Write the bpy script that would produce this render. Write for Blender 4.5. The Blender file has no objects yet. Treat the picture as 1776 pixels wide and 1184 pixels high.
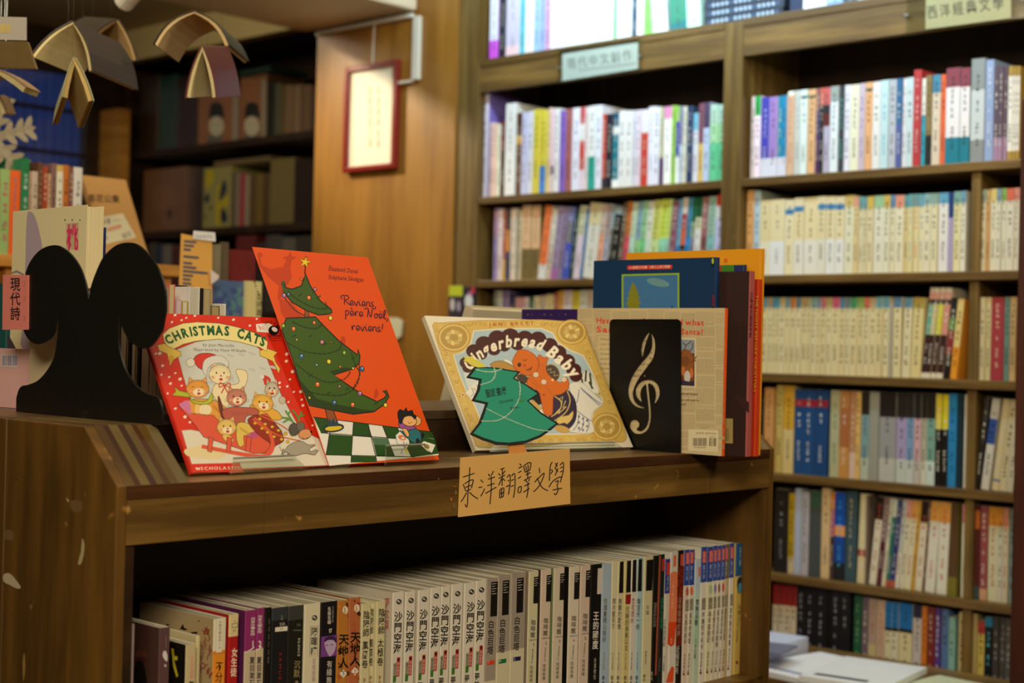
import bpy, math, random
import numpy as np
from mathutils import Vector, Matrix
from mathutils.geometry import tessellate_polygon
random.seed(7)
PI = math.pi
scene = bpy.context.scene
COL = scene.collection

# ---------------------------------------------------------------- camera
FPX, CX, CY = 2630.0, 888.0, 592.0
_A = np.array([3350 - CX, 663 - CY, FPX]); _A /= np.linalg.norm(_A)
_B = np.array([-1890 - CX, 540 - CY, FPX]); _B -= _A * (_A @ _B); _B /= np.linalg.norm(_B)
AX = np.stack([-_B, _A, np.cross(-_B, _A)])      # rows: the room's x, y, z axes seen from the camera
CAMP = np.array([0, 0, 1.30])
cam = bpy.data.cameras.new('camera')
cam.sensor_width = 36; cam.lens = FPX / 1776 * 36; cam.clip_start = 0.05
camo = bpy.data.objects.new('camera', cam); COL.objects.link(camo)
mw = Matrix.Identity(4)
for i in range(3):
    mw[i][0] = AX[i][0]; mw[i][1] = -AX[i][1]; mw[i][2] = -AX[i][2]; mw[i][3] = CAMP[i]
camo.matrix_world = mw
cam.dof.use_dof = True; cam.dof.focus_distance = 1.98; cam.dof.aperture_fstop = 4.8
scene.camera = camo

# ---------------------------------------------------------------- world, lights, exposure
w = bpy.data.worlds.new('world'); scene.world = w; w.use_nodes = True
w.node_tree.nodes['Background'].inputs[0].default_value = (0.5, 0.6, 1.0, 1)
w.node_tree.nodes['Background'].inputs[1].default_value = 0.17
vs = scene.view_settings
scene.display_settings.display_device = 'sRGB'
vs.view_transform = 'Standard'; vs.look = 'None'; vs.gamma = 1; vs.use_curve_mapping = False
vs.exposure = 0.75
scene.cycles.use_denoising = True
scene.cycles.max_bounces = 6
scene.cycles.transparent_max_bounces = 12
scene.cycles.caustics_reflective = False; scene.cycles.caustics_refractive = False

def light(name, kind, loc, target, energy, color, size=0.3, size_y=None, spot=60, blend=0.5):
    l = bpy.data.lights.new(name, kind); l.energy = energy; l.color = color
    if kind == 'AREA':
        l.shape = 'RECTANGLE'; l.size = size; l.size_y = size_y or size
    else:
        l.shadow_soft_size = size
    if kind == 'SPOT':
        l.spot_size = math.radians(spot); l.spot_blend = blend
    o = bpy.data.objects.new(name, l); COL.objects.link(o)
    o.location = loc
    o.rotation_euler = (Vector(target) - Vector(loc)).to_track_quat('-Z', 'Y').to_euler()
    return o
WARM = (1.0, 0.86, 0.62)
COOL = (0.62, 0.86, 1.0)
light('warm_area_light', 'AREA', (0.40, -0.45, 2.50), (-1.4, 1.3, 1.0), 41, WARM, 1.0, 0.6)
light('warm_area_light', 'AREA', (-0.7, 2.2, 2.62), (-1.4, 3.2, 1.2), 12, WARM, 1.0, 0.4)
light('warm_area_light', 'AREA', (-2.3, 0.9, 2.62), (-2.9, 1.7, 1.2), 7, WARM, 0.9, 0.3)
light('warm_area_light', 'AREA', (-4.9, 2.5, 2.62), (-5.1, 3.9, 1.8), 3.6, WARM, 0.7, 0.2)  # added fill to brighten the dark bookcase, stands for no ceiling fixture
light('shelf_tube_light', 'AREA', (-2.35, 2.82, 2.62), (-2.3, 3.33, 2.2), 12.0, COOL, 1.7, 0.06)
light('picture_spotlight', 'SPOT', (-4.55, 2.45, 2.60), (-3.72, 3.28, 1.90), 64, (1.0, 0.84, 0.58), 0.03, spot=40, blend=1.0)

# ---------------------------------------------------------------- helpers
def ray(px, py):
    return AX @ np.array([(px - CX) / FPX, (py - CY) / FPX, 1.0])
def on(px, py, ax, v):
    """The point where the line of sight through a photo pixel meets the room plane axis = v."""
    d = ray(px, py); t = (v - CAMP[ax]) / d[ax]
    return Vector(CAMP + d * t)
def onp(px, py, P, N):
    d = Vector(ray(px, py)); c = Vector(CAMP)
    return c + d * ((P - c).dot(N) / d.dot(N))
def atd(px, py, depth):
    return Vector(CAMP + ray(px, py) * depth)
def proj(P):
    c = AX.T @ (np.array(P) - CAMP); return c[0] / c[2] * FPX + CX, c[1] / c[2] * FPX + CY
def lin(c):
    return tuple(((x / 255) / 12.92 if x / 255 <= 0.04045 else ((x / 255 + 0.055) / 1.055) ** 2.4) for x in c)
def hx(s):
    if isinstance(s, tuple): return s
    if len(s) == 3: s = ''.join(ch * 2 for ch in s)
    return tuple(int(s[i:i + 2], 16) for i in (0, 2, 4))

_mats = {}
def mat(name, rough=0.5, color=None, attr=False, grain=None, coat=0.0, metal=0.0, bump=0.0, spec=0.5):
    if name in _mats: return _mats[name]
    m = bpy.data.materials.new(name); m.use_nodes = True
    nt = m.node_tree; N = nt.nodes; L = nt.links; b = N['Principled BSDF']
    b.inputs['Roughness'].default_value = rough; b.inputs['Metallic'].default_value = metal
    b.inputs['Coat Weight'].default_value = coat; b.inputs['Coat Roughness'].default_value = 0.12
    b.inputs['Specular IOR Level'].default_value = spec
    src = None
    if attr:
        a = N.new('ShaderNodeAttribute'); a.attribute_name = 'Col'; src = a.outputs['Color']
    elif color is not None:
        b.inputs['Base Color'].default_value = (*lin(color), 1)
        r = N.new('ShaderNodeRGB'); r.outputs[0].default_value = (*lin(color), 1); src = r.outputs[0]
    if grain:
        sx, sy, sz, amt = grain
        tc = N.new('ShaderNodeTexCoord'); mp = N.new('ShaderNodeMapping'); mp.inputs['Scale'].default_value = (sx, sy, sz)
        nz = N.new('ShaderNodeTexNoise'); nz.inputs['Scale'].default_value = 1; nz.inputs['Detail'].default_value = 3
        L.new(tc.outputs['Object'], mp.inputs[0]); L.new(mp.outputs[0], nz.inputs[0])
        mr = N.new('ShaderNodeMapRange'); mr.inputs[1].default_value = 0.3; mr.inputs[2].default_value = 0.7
        mr.inputs[3].default_value = 1 - amt; mr.inputs[4].default_value = 1 + amt * 0.35
        L.new(nz.outputs[0], mr.inputs[0])
        mx = N.new('ShaderNodeVectorMath'); mx.operation = 'SCALE'
        L.new(src, mx.inputs[0]); L.new(mr.outputs[0], mx.inputs['Scale']); src = mx.outputs[0]
        if bump:
            bp = N.new('ShaderNodeBump'); bp.inputs['Strength'].default_value = bump; bp.inputs['Distance'].default_value = 0.001
            L.new(nz.outputs[0], bp.inputs['Height']); L.new(bp.outputs[0], b.inputs['Normal'])
    if src is not None: L.new(src, b.inputs['Base Color'])
    _mats[name] = m
    return m

def wood(name, dark, light_, scale=(30, 2.2, 2.2), rough=0.42, wear=0.25, seams=None):
    """Oiled wood: long fibres over broad bands, with pale worn specks."""
    if name in _mats: return _mats[name]
    m = bpy.data.materials.new(name); m.use_nodes = True
    nt = m.node_tree; N = nt.nodes; L = nt.links; b = N['Principled BSDF']
    tc = N.new('ShaderNodeTexCoord'); mp = N.new('ShaderNodeMapping'); mp.inputs['Scale'].default_value = scale
    L.new(tc.outputs['Object'], mp.inputs[0])
    n1 = N.new('ShaderNodeTexNoise'); n1.inputs['Scale'].default_value = 1.2; n1.inputs['Detail'].default_value = 6; n1.inputs['Distortion'].default_value = 0.5
    L.new(mp.outputs[0], n1.inputs[0])
    mp2 = N.new('ShaderNodeMapping'); mp2.inputs['Scale'].default_value = tuple(s * 9 for s in scale)
    L.new(tc.outputs['Object'], mp2.inputs[0])
    n2 = N.new('ShaderNodeTexNoise'); n2.inputs['Scale'].default_value = 1.0; n2.inputs['Detail'].default_value = 4
    L.new(mp2.outputs[0], n2.inputs[0])
    ad = N.new('ShaderNodeMath'); ad.operation = 'MULTIPLY_ADD'; ad.inputs[1].default_value = 0.17
    L.new(n2.outputs[0], ad.inputs[0]); L.new(n1.outputs[0], ad.inputs[2])
    cr = N.new('ShaderNodeValToRGB'); e = cr.color_ramp.elements
    e[0].position = 0.48; e[0].color = (*lin(dark), 1); e[1].position = 0.85; e[1].color = (*lin(light_), 1)
    L.new(ad.outputs[0], cr.inputs[0]); src = cr.outputs[0]
    if wear:
        n3 = N.new('ShaderNodeTexNoise'); n3.inputs['Scale'].default_value = 45; n3.inputs['Detail'].default_value = 5
        L.new(tc.outputs['Object'], n3.inputs[0])
        r3 = N.new('ShaderNodeValToRGB'); r3.color_ramp.elements[0].position = 0.68; r3.color_ramp.elements[1].position = 0.76
        L.new(n3.outputs[0], r3.inputs[0])
        ml = N.new('ShaderNodeMath'); ml.operation = 'MULTIPLY'; ml.inputs[1].default_value = wear; L.new(r3.outputs[0], ml.inputs[0])
        mx = N.new('ShaderNodeMix'); mx.data_type = 'RGBA'
        L.new(ml.outputs[0], mx.inputs[0]); L.new(src, mx.inputs[6]); mx.inputs[7].default_value = (*lin(tuple(min(255, c * 1.7 + 25) for c in light_)), 1)
        src = mx.outputs[2]
    L.new(src, b.inputs['Base Color'])
    b.inputs['Roughness'].default_value = rough
    bp = N.new('ShaderNodeBump'); bp.inputs['Strength'].default_value = 0.25; bp.inputs['Distance'].default_value = 0.0008
    L.new(n2.outputs[0], bp.inputs['Height']); L.new(bp.outputs[0], b.inputs['Normal'])
    _mats[name] = m
    return m

def clear_plastic(name, tint=(0.93, 0.96, 0.93), gloss=0.10):
    if name in _mats: return _mats[name]
    m = bpy.data.materials.new(name); m.use_nodes = True
    nt = m.node_tree; N = nt.nodes; L = nt.links
    N.remove(N['Principled BSDF']); out = N['Material Output']
    t = N.new('ShaderNodeBsdfTransparent'); t.inputs[0].default_value = (*tint, 1)
    g = N.new('ShaderNodeBsdfGlossy'); g.inputs['Roughness'].default_value = 0.08
    lw = N.new('ShaderNodeLayerWeight'); lw.inputs['Blend'].default_value = 0.5
    fr = N.new('ShaderNodeMapRange'); fr.inputs[1].default_value = 0.17; fr.inputs[2].default_value = 1.0; fr.inputs[3].default_value = 0.05; fr.inputs[4].default_value = 0.45
    L.new(lw.outputs['Facing'], fr.inputs[0])
    mx = N.new('ShaderNodeMixShader')
    L.new(fr.outputs[0], mx.inputs[0]); L.new(t.outputs[0], mx.inputs[1]); L.new(g.outputs[0], mx.inputs[2]); L.new(mx.outputs[0], out.inputs[0])
    _mats[name] = m
    return m

M_PRINT = mat('printed_paper', 0.42, attr=True)
M_GLOSS = mat('laminated_cover', 0.45, attr=True, coat=0.03, spec=0.16)
M_PAPER = mat('matt_paper', 0.75, attr=True)
M_PAGES = mat('page_edges', 0.8, attr=True, grain=(900, 6, 6, 0.22))
M_FORE = mat('page_edges_flat', 0.8, attr=True, grain=(40, 40, 40, 0.08))
M_BLACK = mat('black_painted_steel', 0.38, color=(20, 19, 18))
M_CLEAR = clear_plastic('clear_acrylic')
W_FRONT = wood('front_unit_wood', (76, 52, 18), (126, 90, 36), (16, 16, 1.6), 0.45, 0.3)
W_FRONTH = wood('front_unit_apron_wood', (84, 60, 24), (136, 102, 48), (5, 1.5, 30), 0.42, 0.35)
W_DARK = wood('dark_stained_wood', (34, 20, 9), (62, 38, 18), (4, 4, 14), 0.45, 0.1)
W_CASE = wood('bookcase_wood', (92, 68, 32), (140, 108, 56), (2.0, 30, 30), 0.42, 0.1)
W_CASEV = wood('bookcase_upright_wood', (92, 70, 33), (134, 106, 54), (30, 30, 2.0), 0.42, 0.1)
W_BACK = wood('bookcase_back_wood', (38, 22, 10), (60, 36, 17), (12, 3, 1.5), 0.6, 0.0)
W_PANEL = wood('veneer_wall_panel', (140, 94, 32), (186, 134, 54), (7, 3, 0.7), 0.40, 0.0)
W_YELLOW = wood('pale_yellow_wood', (176, 120, 48), (214, 158, 76), (3, 2, 24), 0.45, 0.1)

FACE = {}       # the part of a thing that carries its print
class MB:
    """Collects faces with flat colours; build() links them as ONE mesh object."""
    def __init__(s): s.v = []; s.f = []; s.c = []
    def face(s, pts, col=(200, 200, 200)):
        i = len(s.v); s.v += [tuple(p) for p in pts]; s.f.append(tuple(range(i, i + len(pts)))); s.c.append(col)
    def box(s, x0, x1, y0, y1, z0, z1, col=(200, 200, 200), bev=0.0):
        P = [(x, y, z) for z in (z0, z1) for y in (y0, y1) for x in (x0, x1)]
        i = len(s.v); s.v += P
        for q in ((0, 2, 3, 1), (4, 5, 7, 6), (0, 1, 5, 4), (2, 6, 7, 3), (0, 4, 6, 2), (1, 3, 7, 5)):
            s.f.append(tuple(i + k for k in q)); s.c.append(col)
    def prism(s, poly, vec, col=(200, 200, 200), endcol=None):
        """Extrude the 3-D polygon by vec, closed."""
        n = len(poly); i = len(s.v); vec = Vector(vec)
        s.v += [tuple(p) for p in poly] + [tuple(Vector(p) + vec) for p in poly]
        for t in tessellate_polygon([[Vector(p) for p in poly]]):
            s.f.append((i + t[2], i + t[1], i + t[0])); s.c.append(endcol or col)
            s.f.append((i + n + t[0], i + n + t[1], i + n + t[2])); s.c.append(endcol or col)
        for k in range(n):
            j = (k + 1) % n; s.f.append((i + k, i + j, i + n + j, i + n + k)); s.c.append(col)
    def tube(s, pts, r, col=(200, 200, 200), n=8):
        pts = [Vector(p) for p in pts]; rings = []
        for a, p in enumerate(pts):
            d = (pts[min(a + 1, len(pts) - 1)] - pts[max(a - 1, 0)]).normalized()
            u = d.orthogonal().normalized() if a == 0 else (rings_u - d * rings_u.dot(d)).normalized()
            rings_u = u; v = d.cross(u); base = len(s.v)
            s.v += [tuple(p + (u * math.cos(2 * PI * k / n) + v * math.sin(2 * PI * k / n)) * r) for k in range(n)]
            rings.append(base)
        for a in range(len(pts) - 1):
            for k in range(n):
                j = (k + 1) % n; s.f.append((rings[a] + k, rings[a] + j, rings[a + 1] + j, rings[a + 1] + k)); s.c.append(col)
        s.f.append(tuple(rings[0] + k for k in reversed(range(n)))); s.c.append(col)
        s.f.append(tuple(rings[-1] + k for k in range(n))); s.c.append(col)
    def build(s, name, m, parent=None, bevel=0.0, matrix=None, smooth=False):
        me = bpy.data.meshes.new(name)
        V = s.v
        if matrix is not None: V = [tuple(matrix @ Vector(p)) for p in V]
        me.from_pydata(V, [], s.f)
        ca = me.color_attributes.new('Col', 'FLOAT_COLOR', 'CORNER')
        cols = []
        cc = {}
        for f, c in zip(s.f, s.c):
            if c not in cc: cc[c] = (*lin(c), 1.0)
            cols += list(cc[c]) * len(f)
        ca.data.foreach_set('color', cols)
        me.materials.append(m)
        if smooth: me.polygons.foreach_set('use_smooth', [True] * len(me.polygons))
        o = bpy.data.objects.new(name, me); COL.objects.link(o)
        if parent:
            o.parent = parent
            if name in ('cover', 'board', 'card', 'plate', 'sheet', 'holder', 'mount_sheet', 'end_panel') and parent.name not in FACE: FACE[parent.name] = o
        if bevel:
            b = o.modifiers.new('bevel', 'BEVEL'); b.width = bevel; b.segments = 2; b.limit_method = 'ANGLE'
        me.update()
        return o

def tag(o, label=None, cat=None, group=None, kind=None):
    if label: o['label'] = label
    if cat: o['category'] = cat
    if group: o['group'] = group
    if kind: o['kind'] = kind
    return o
def empty(name, loc=(0, 0, 0), rot=None, matrix=None):
    o = bpy.data.objects.new(name, None); COL.objects.link(o); o.empty_display_size = 0.02
    if matrix is not None: o.matrix_basis = matrix
    else:
        o.location = loc
        if rot: o.rotation_euler = rot
    return o
def bx(name, m, x0, x1, y0, y1, z0, z1, parent=None, bevel=0.0, col=(200, 200, 200)):
    b = MB(); ox = oy = oz = 0
    if parent: ox, oy, oz = parent.location
    b.box(x0 - ox, x1 - ox, y0 - oy, y1 - oy, z0 - oz, z1 - oz, col)
    return b.build(name, m, parent, bevel)

# glyphs: every letter is filled once from Blender's own font and reused
_gl = {}
def glyph(ch, bold=0.0, res=2):
    k = (ch, bold)
    if k in _gl: return _gl[k]
    cu = bpy.data.curves.new('t', 'FONT'); cu.body = ch; cu.size = 1; cu.resolution_u = res; cu.offset = bold; cu.dimensions = '2D'; cu.fill_mode = 'FRONT'
    o = bpy.data.objects.new('t', cu); COL.objects.link(o)
    bpy.context.view_layer.update()
    me = bpy.data.meshes.new_from_object(o.evaluated_get(bpy.context.evaluated_depsgraph_get()))
    V = [(v.co.x, v.co.y) for v in me.vertices]; F = [tuple(p.vertices) for p in me.polygons]
    bpy.data.objects.remove(o); bpy.data.curves.remove(cu); bpy.data.meshes.remove(me)
    if ord(ch) > 0x2e80: adv = 1.0
    elif V: adv = max(v[0] for v in V) + 0.07
    else: adv = 0.28
    _gl[k] = (V, F, adv)
    return _gl[k]

def smooth(pts, n=5, closed=True):
    """Catmull-Rom through the points."""
    P = [tuple(p) for p in pts]; m = len(P); out = []
    rng = range(m) if closed else range(m - 1)
    for i in rng:
        p0 = P[(i - 1) % m] if closed or i > 0 else P[i]
        p1 = P[i]; p2 = P[(i + 1) % m]
        p3 = P[(i + 2) % m] if closed or i + 2 < m else P[(i + 1) % m]
        for k in range(n):
            t = k / n
            out.append(tuple(0.5 * ((2 * b) + (-a + c) * t + (2 * a - 5 * b + 4 * c - d) * t * t + (-a + 3 * b - 3 * c + d) * t ** 3) for a, b, c, d in zip(p0, p1, p2, p3)))
    if not closed: out.append(P[-1])
    return out

INK = (28, 24, 20)
class Art:
    """Flat print on a real surface: coloured shapes laid one over the other on the plane (P, N), a hundredth of a millimetre apart.
    Shapes are given in the coordinates of a zoomed crop with origin (ox, oy) and scale s, projected onto that plane."""
    EPS = 8.0e-6
    def __init__(s, P, N, frame=(0, 0, 1), base=2e-4, bound=None):
        s.P = Vector(P); s.N = Vector(N).normalized()
        if s.N.dot(Vector(CAMP) - s.P) < 0: s.N = -s.N
        s.fr = frame; s.k = 0; s.base = base; s.v = []; s.f = []; s.c = []; s.bb = []
    def lay(s, pts, m=1.0):
        """The lowest level above every earlier shape this one touches."""
        x0 = min(p[0] for p in pts) - m; x1 = max(p[0] for p in pts) + m; y0 = min(p[1] for p in pts) - m; y1 = max(p[1] for p in pts) + m
        k = 0
        for a, b, c, d, l in s.bb:
            if l >= k and a < x1 and b > x0 and c < y1 and d > y0: k = l + 1
        s.bb.append((x0, x1, y0, y1, k)); s.k = k
    def pt(s, x, y, lift=None):
        ox, oy, sc = s.fr
        p = onp(ox + x / sc, oy + y / sc, s.P, s.N)
        return p + s.N * (s.base + s.EPS * s.k)
    def tri(s, pts3, tris, col):
        i = len(s.v); s.v += [tuple(p) for p in pts3]
        for t in tris: s.f.append(tuple(i + k for k in t)); s.c.append(hx(col))
    def poly(s, pts, col, sm=0, line=0, lcol=INK, closed=True):
        if sm: pts = smooth(pts, sm)
        s.lay(pts); P = [s.pt(*p) for p in pts]
        s.tri(P, tessellate_polygon([[Vector((p[0], p[1], 0)) for p in pts]]), col)
        if line: s.stroke(list(pts) + [pts[0]], line, lcol)
    def ell(s, cx, cy, rx, ry, col, rot=0, n=18, line=0, lcol=INK, a0=0, a1=360):
        r = math.radians(rot); pts = []
        for k in range(n):
            a = math.radians(a0 + (a1 - a0) * k / (n if a1 - a0 == 360 else n - 1)); x = rx * math.cos(a); y = ry * math.sin(a)
            pts.append((cx + x * math.cos(r) - y * math.sin(r), cy + x * math.sin(r) + y * math.cos(r)))
        s.poly(pts, col, line=line, lcol=lcol)
    def stroke(s, pts, w, col=INK, sm=0, taper=False):
        if sm: pts = smooth(pts, sm, closed=False)
        n = len(pts); L = []; R = []; s.lay(pts, w / 2 + 1)
        for i, p in enumerate(pts):
            a = pts[max(i - 1, 0)]; b = pts[min(i + 1, n - 1)]
            dx, dy = b[0] - a[0], b[1] - a[1]; d = math.hypot(dx, dy) or 1
            ww = (p[2] if len(p) > 2 else w) / 2
            if taper: ww *= 0.35 + 0.65 * math.sin(PI * (i + 0.6) / (n + 0.2))
            L.append((p[0] - dy / d * ww, p[1] + dx / d * ww)); R.append((p[0] + dy / d * ww, p[1] - dx / d * ww))
        P = [s.pt(*q) for q in L + R]
        s.tri(P, [(i, i + 1, n + i + 1, n + i) for i in range(n - 1)], col)
    def text(s, st, A, B, h, col, bold=0.0, up=None, gap=0.0):
        """Letters along the baseline A-B, h tall."""
        G = [glyph(c, bold) for c in st]; tot = sum(g[2] + gap for g in G) - gap
        s.lay([A, B], h + 1)
        a = s.pt(*A); b = s.pt(*B); bx_, by_ = B[0] - A[0], B[1] - A[1]
        if up is None:
            l = math.hypot(bx_, by_); up = (by_ / l, -bx_ / l)
        u = s.pt(A[0] + up[0] * h, A[1] + up[1] * h) - a; e = (b - a) / tot; x = 0
        for V, F, adv in G:
            if V: s.tri([a + e * (x + p[0]) + u * (p[1] / 0.73) for p in V], F, col)
            x += adv + gap
    def arc(s, st, path, h, col, bold=0.0, gap=0.02, shear=0.0):
        """Letters along a curved baseline."""
        path = smooth(path, 8, closed=False); d = [0]; s.lay(path, h + 2)
        for p, q in zip(path, path[1:]): d.append(d[-1] + math.hypot(q[0] - p[0], q[1] - p[1]))
        def along(t):
            t = max(0, min(t, d[-1]))
            for i in range(len(d) - 1):
                if d[i + 1] >= t: break
            f = (t - d[i]) / ((d[i + 1] - d[i]) or 1); p, q = path[i], path[i + 1]
            return (p[0] + (q[0] - p[0]) * f, p[1] + (q[1] - p[1]) * f)
        G = [glyph(c, bold) for c in st]; tot = sum(g[2] + gap for g in G); x = 0
        for V, F, adv in G:
            if V:
                A = along(d[-1] * x / tot); B = along(d[-1] * (x + adv) / tot)
                dx, dy = B[0] - A[0], B[1] - A[1]; l = math.hypot(dx, dy) or 1
                a = s.pt(*A); e = (s.pt(*B) - a) / adv; u = s.pt(A[0] + dy / l * h + dx / l * shear * h, A[1] - dx / l * h + dy / l * shear * h) - a
                s.tri([a + e * p[0] + u * (p[1] / 0.73) for p in V], F, col)
            x += adv + gap
    def vtext(s, st, top, bot, wd, col, bold=0.0, hgt=None):
        """Characters one below the other from top to bottom (centres of the column's ends)."""
        s.lay([top, bot], wd * .6)
        n = len(st); T = s.pt(*top); Bm = s.pt(*bot); dn = (Bm - T) / n
        e = (s.pt(top[0] + wd, top[1]) - T)
        for i, ch in enumerate(st):
            V, F, adv = glyph(ch, bold)
            if not V: continue
            if ord(ch) < 0x2e80:
                mx = (max(v[0] for v in V) + min(v[0] for v in V)) / 2; o0 = (mx, 0.36)
            else: o0 = (0.5, 0.38)
            c = T + dn * (i + 0.5)
            s.tri([c + e * ((p[0] - o0[0])) - dn * ((p[1] - o0[1]) * 0.98) for p in V], F, col)
    def build(s, name, parent, m=None):
        b = MB(); inv = parent.matrix_basis.inverted(); b.v = [tuple(inv @ Vector(p)) for p in s.v]; b.f = s.f; b.c = s.c
        return b.build(name, m or M_PRINT, FACE.get(parent.name, parent))

NAMED = dict(white=(238, 238, 236), cream=(228, 214, 170), beige=(205, 185, 150), tan=(190, 145, 90), yellow=(235, 205, 50), orange=(240, 125, 40),
    red=(195, 40, 40), maroon=(105, 35, 35), pink=(230, 150, 155), mauve=(140, 100, 120), purple=(110, 65, 150), lavender=(190, 175, 220), blue=(40, 90, 185),
    navy=(25, 40, 85), teal=(35, 130, 140), green=(45, 130, 65), olive=(120, 115, 45), black=(25, 25, 25), charcoal=(65, 60, 58), grey=(150, 150, 148),
    brown=(100, 65, 40))
NAMED['pale blue'] = (165, 205, 230); NAMED['pale green'] = (170, 215, 170); NAMED['bright blue'] = (40, 140, 215); NAMED['lime'] = (195, 215, 80); NAMED['slate blue'] = (80, 100, 125); NAMED['salmon'] = (238, 160, 125)
NAMED['sage'] = (140, 165, 145); NAMED['pale grey'] = (200, 203, 208); NAMED['dark green'] = (25, 75, 45)
def cname(c):
    c = hx(c); return min(NAMED, key=lambda k: sum((a - b) ** 2 for a, b in zip(NAMED[k], c)))
ORD = ['first', 'second', 'third', 'fourth', 'fifth', 'sixth', 'seventh', 'eighth', 'ninth', 'tenth', 'eleventh', 'twelfth', 'thirteenth', 'fourteenth', 'fifteenth', 'sixteenth', 'seventeenth', 'eighteenth', 'nineteenth', 'twentieth']
TENS = {2: 'twenty', 3: 'thirty', 4: 'forty', 5: 'fifty'}
TENTH = {2: 'twentieth', 3: 'thirtieth', 4: 'fortieth', 5: 'fiftieth'}
def nth(i):
    if i <= 20: return ORD[i - 1]
    return TENTH[i // 10] if i % 10 == 0 else TENS[i // 10] + '-' + ORD[i % 10 - 1]

def book_parts(root, t, d, h, base, bands=(), side=None, page=(214, 200, 165), board=0.0007, inset=0.0, spine_e=0.0012, m=None):
    """Cover (spine at local y = 0, thickness along x) and page block as children of root."""
    b = MB(); e = min(spine_e, t * 0.25); k = min(board, t * 0.2); side = side or base
    out = [(0, d), (0, e), (e, 0), (t - e, 0), (t, e), (t, d)]
    inn = [(t - k, d), (t - k, k + e * 0.3), (k, k + e * 0.3), (k, d)]
    zs = [0] + [f * h for f, c in bands] + [h]; cs = [base] + [hx(c) for f, c in bands]
    for z0, z1, c in zip(zs, zs[1:], cs):
        for a in range(5):
            p, q = out[a], out[a + 1]
            b.face([(p[0], p[1], z0), (q[0], q[1], z0), (q[0], q[1], z1), (p[0], p[1], z1)], c if a in (1, 2, 3) else side)
    for a in range(3):
        p, q = inn[a], inn[a + 1]; b.face([(p[0], p[1], 0), (q[0], q[1], 0), (q[0], q[1], h), (p[0], p[1], h)], (225, 220, 205))
    for z, c in ((0, base), (h, cs[-1])):
        L = out + inn
        ring = [(0, 1, 8, 9), (1, 2, 8), (2, 3, 7, 8), (3, 4, 7), (4, 5, 6, 7)]
        for r in ring: b.face([(L[i][0], L[i][1], z) for i in (r if z else reversed(r))], c)
        b.face([(p[0], p[1], z) for p in ()] or [(out[0][0], out[0][1], z), (inn[3][0], inn[3][1], z), (inn[3][0], d - 1e-4, z)], c)
    b.build('cover', m or M_PRINT, root)
    g = MB(); g.box(k * 1.05, t - k * 1.05, k + e * 0.3, d - inset - 0.0006, inset + 0.0003, h - inset - 0.0008, page)
    g.build('pages', M_PAGES, root)

# columns of small unreadable marks for the far, out-of-focus spines
_mk = {}
def marks(seed, col):
    k = (seed, col)
    if k in _mk: return _mk[k]
    r = random.Random(seed * 17 + 3); b = MB(); z = 0.90
    while z > 0.14:
        s_ = 0.055 if z > 0.4 else 0.034
        if r.random() < 0.86:
            for _ in range(4):
                if r.random() < 0.5: x0, x1, dz, th = r.uniform(-.36, -.1), r.uniform(.1, .36), r.uniform(.1, .9) * s_, 0.008
                else: x0 = r.uniform(-.34, .22); x1 = x0 + 0.11; dz, th = r.uniform(.5, .9) * s_, s_ * 0.6
                b.face([(x0, 0, z - dz), (x1, 0, z - dz), (x1, 0, z - dz + th), (x0, 0, z - dz + th)], col)
        z -= s_ * 1.18
        if 0.40 < z < 0.46 and s_ > 0.04: z -= 0.08
    o = b.build('lettering', M_PRINT); me = o.data; bpy.data.objects.remove(o)
    _mk[k] = me
    return me
def lum(c): c = hx(c); return 0.3 * c[0] + 0.6 * c[1] + 0.1 * c[2]
def add_marks(root, t, h, base, seed, wide=1.0, col=None):
    c = hx(col) if col else ((50, 42, 38) if lum(base) > 110 else (225, 220, 205))
    o = bpy.data.objects.new('lettering', marks(seed % 9, c)); COL.objects.link(o); o.parent = FACE.get(root.name, root)
    wd = min(t * 0.62, 0.011) * wide
    o.location = (t / 2, -0.0003, h * 0.02); o.scale = (wd, 1, h)
# ================================================================ the room
def struct(name, m, *b, **k):
    o = bx(name, m, *b, **k); tag(o, kind='structure'); return o
M_PLASTER = mat('cream_plaster', 0.8, color=(196, 176, 120), grain=(2, 2, 2, 0.06))
M_SOFFIT = mat('white_soffit_paint', 0.7, color=(232, 218, 190))
M_FLOOR = wood('floor_wood', (60, 40, 22), (96, 66, 38), (2, 12, 12), 0.35, 0.05)
struct('floor', M_FLOOR, -6.3, 1.8, -2.4, 4.6, -0.1, 0.0)
struct('ceiling', M_PLASTER, -6.3, 1.8, -2.4, 4.6, 2.70, 2.80)
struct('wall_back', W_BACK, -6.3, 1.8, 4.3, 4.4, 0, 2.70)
struct('wall_right', M_PLASTER, 1.6, 1.7, -2.4, 4.3, 0, 2.70)
struct('wall_front', M_PLASTER, -6.3, 1.6, -2.3, -2.2, 0, 2.70)
# wood-clad pier with the framed picture
struct('wall_pier', W_PANEL, -4.044, -3.365, 3.31, 4.3, 0, 2.70)
struct('trim_1', W_CASEV, -3.365, -3.278, 3.318, 4.3, 0, 2.70)
struct('ceiling_soffit', M_SOFFIT, -4.10, -3.545, 1.2, 3.309, 2.372, 2.70, bevel=0.01)
struct('wall_bulkhead', M_PLASTER, -6.15, -4.05, 3.80, 3.86, 2.56, 2.70)
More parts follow.
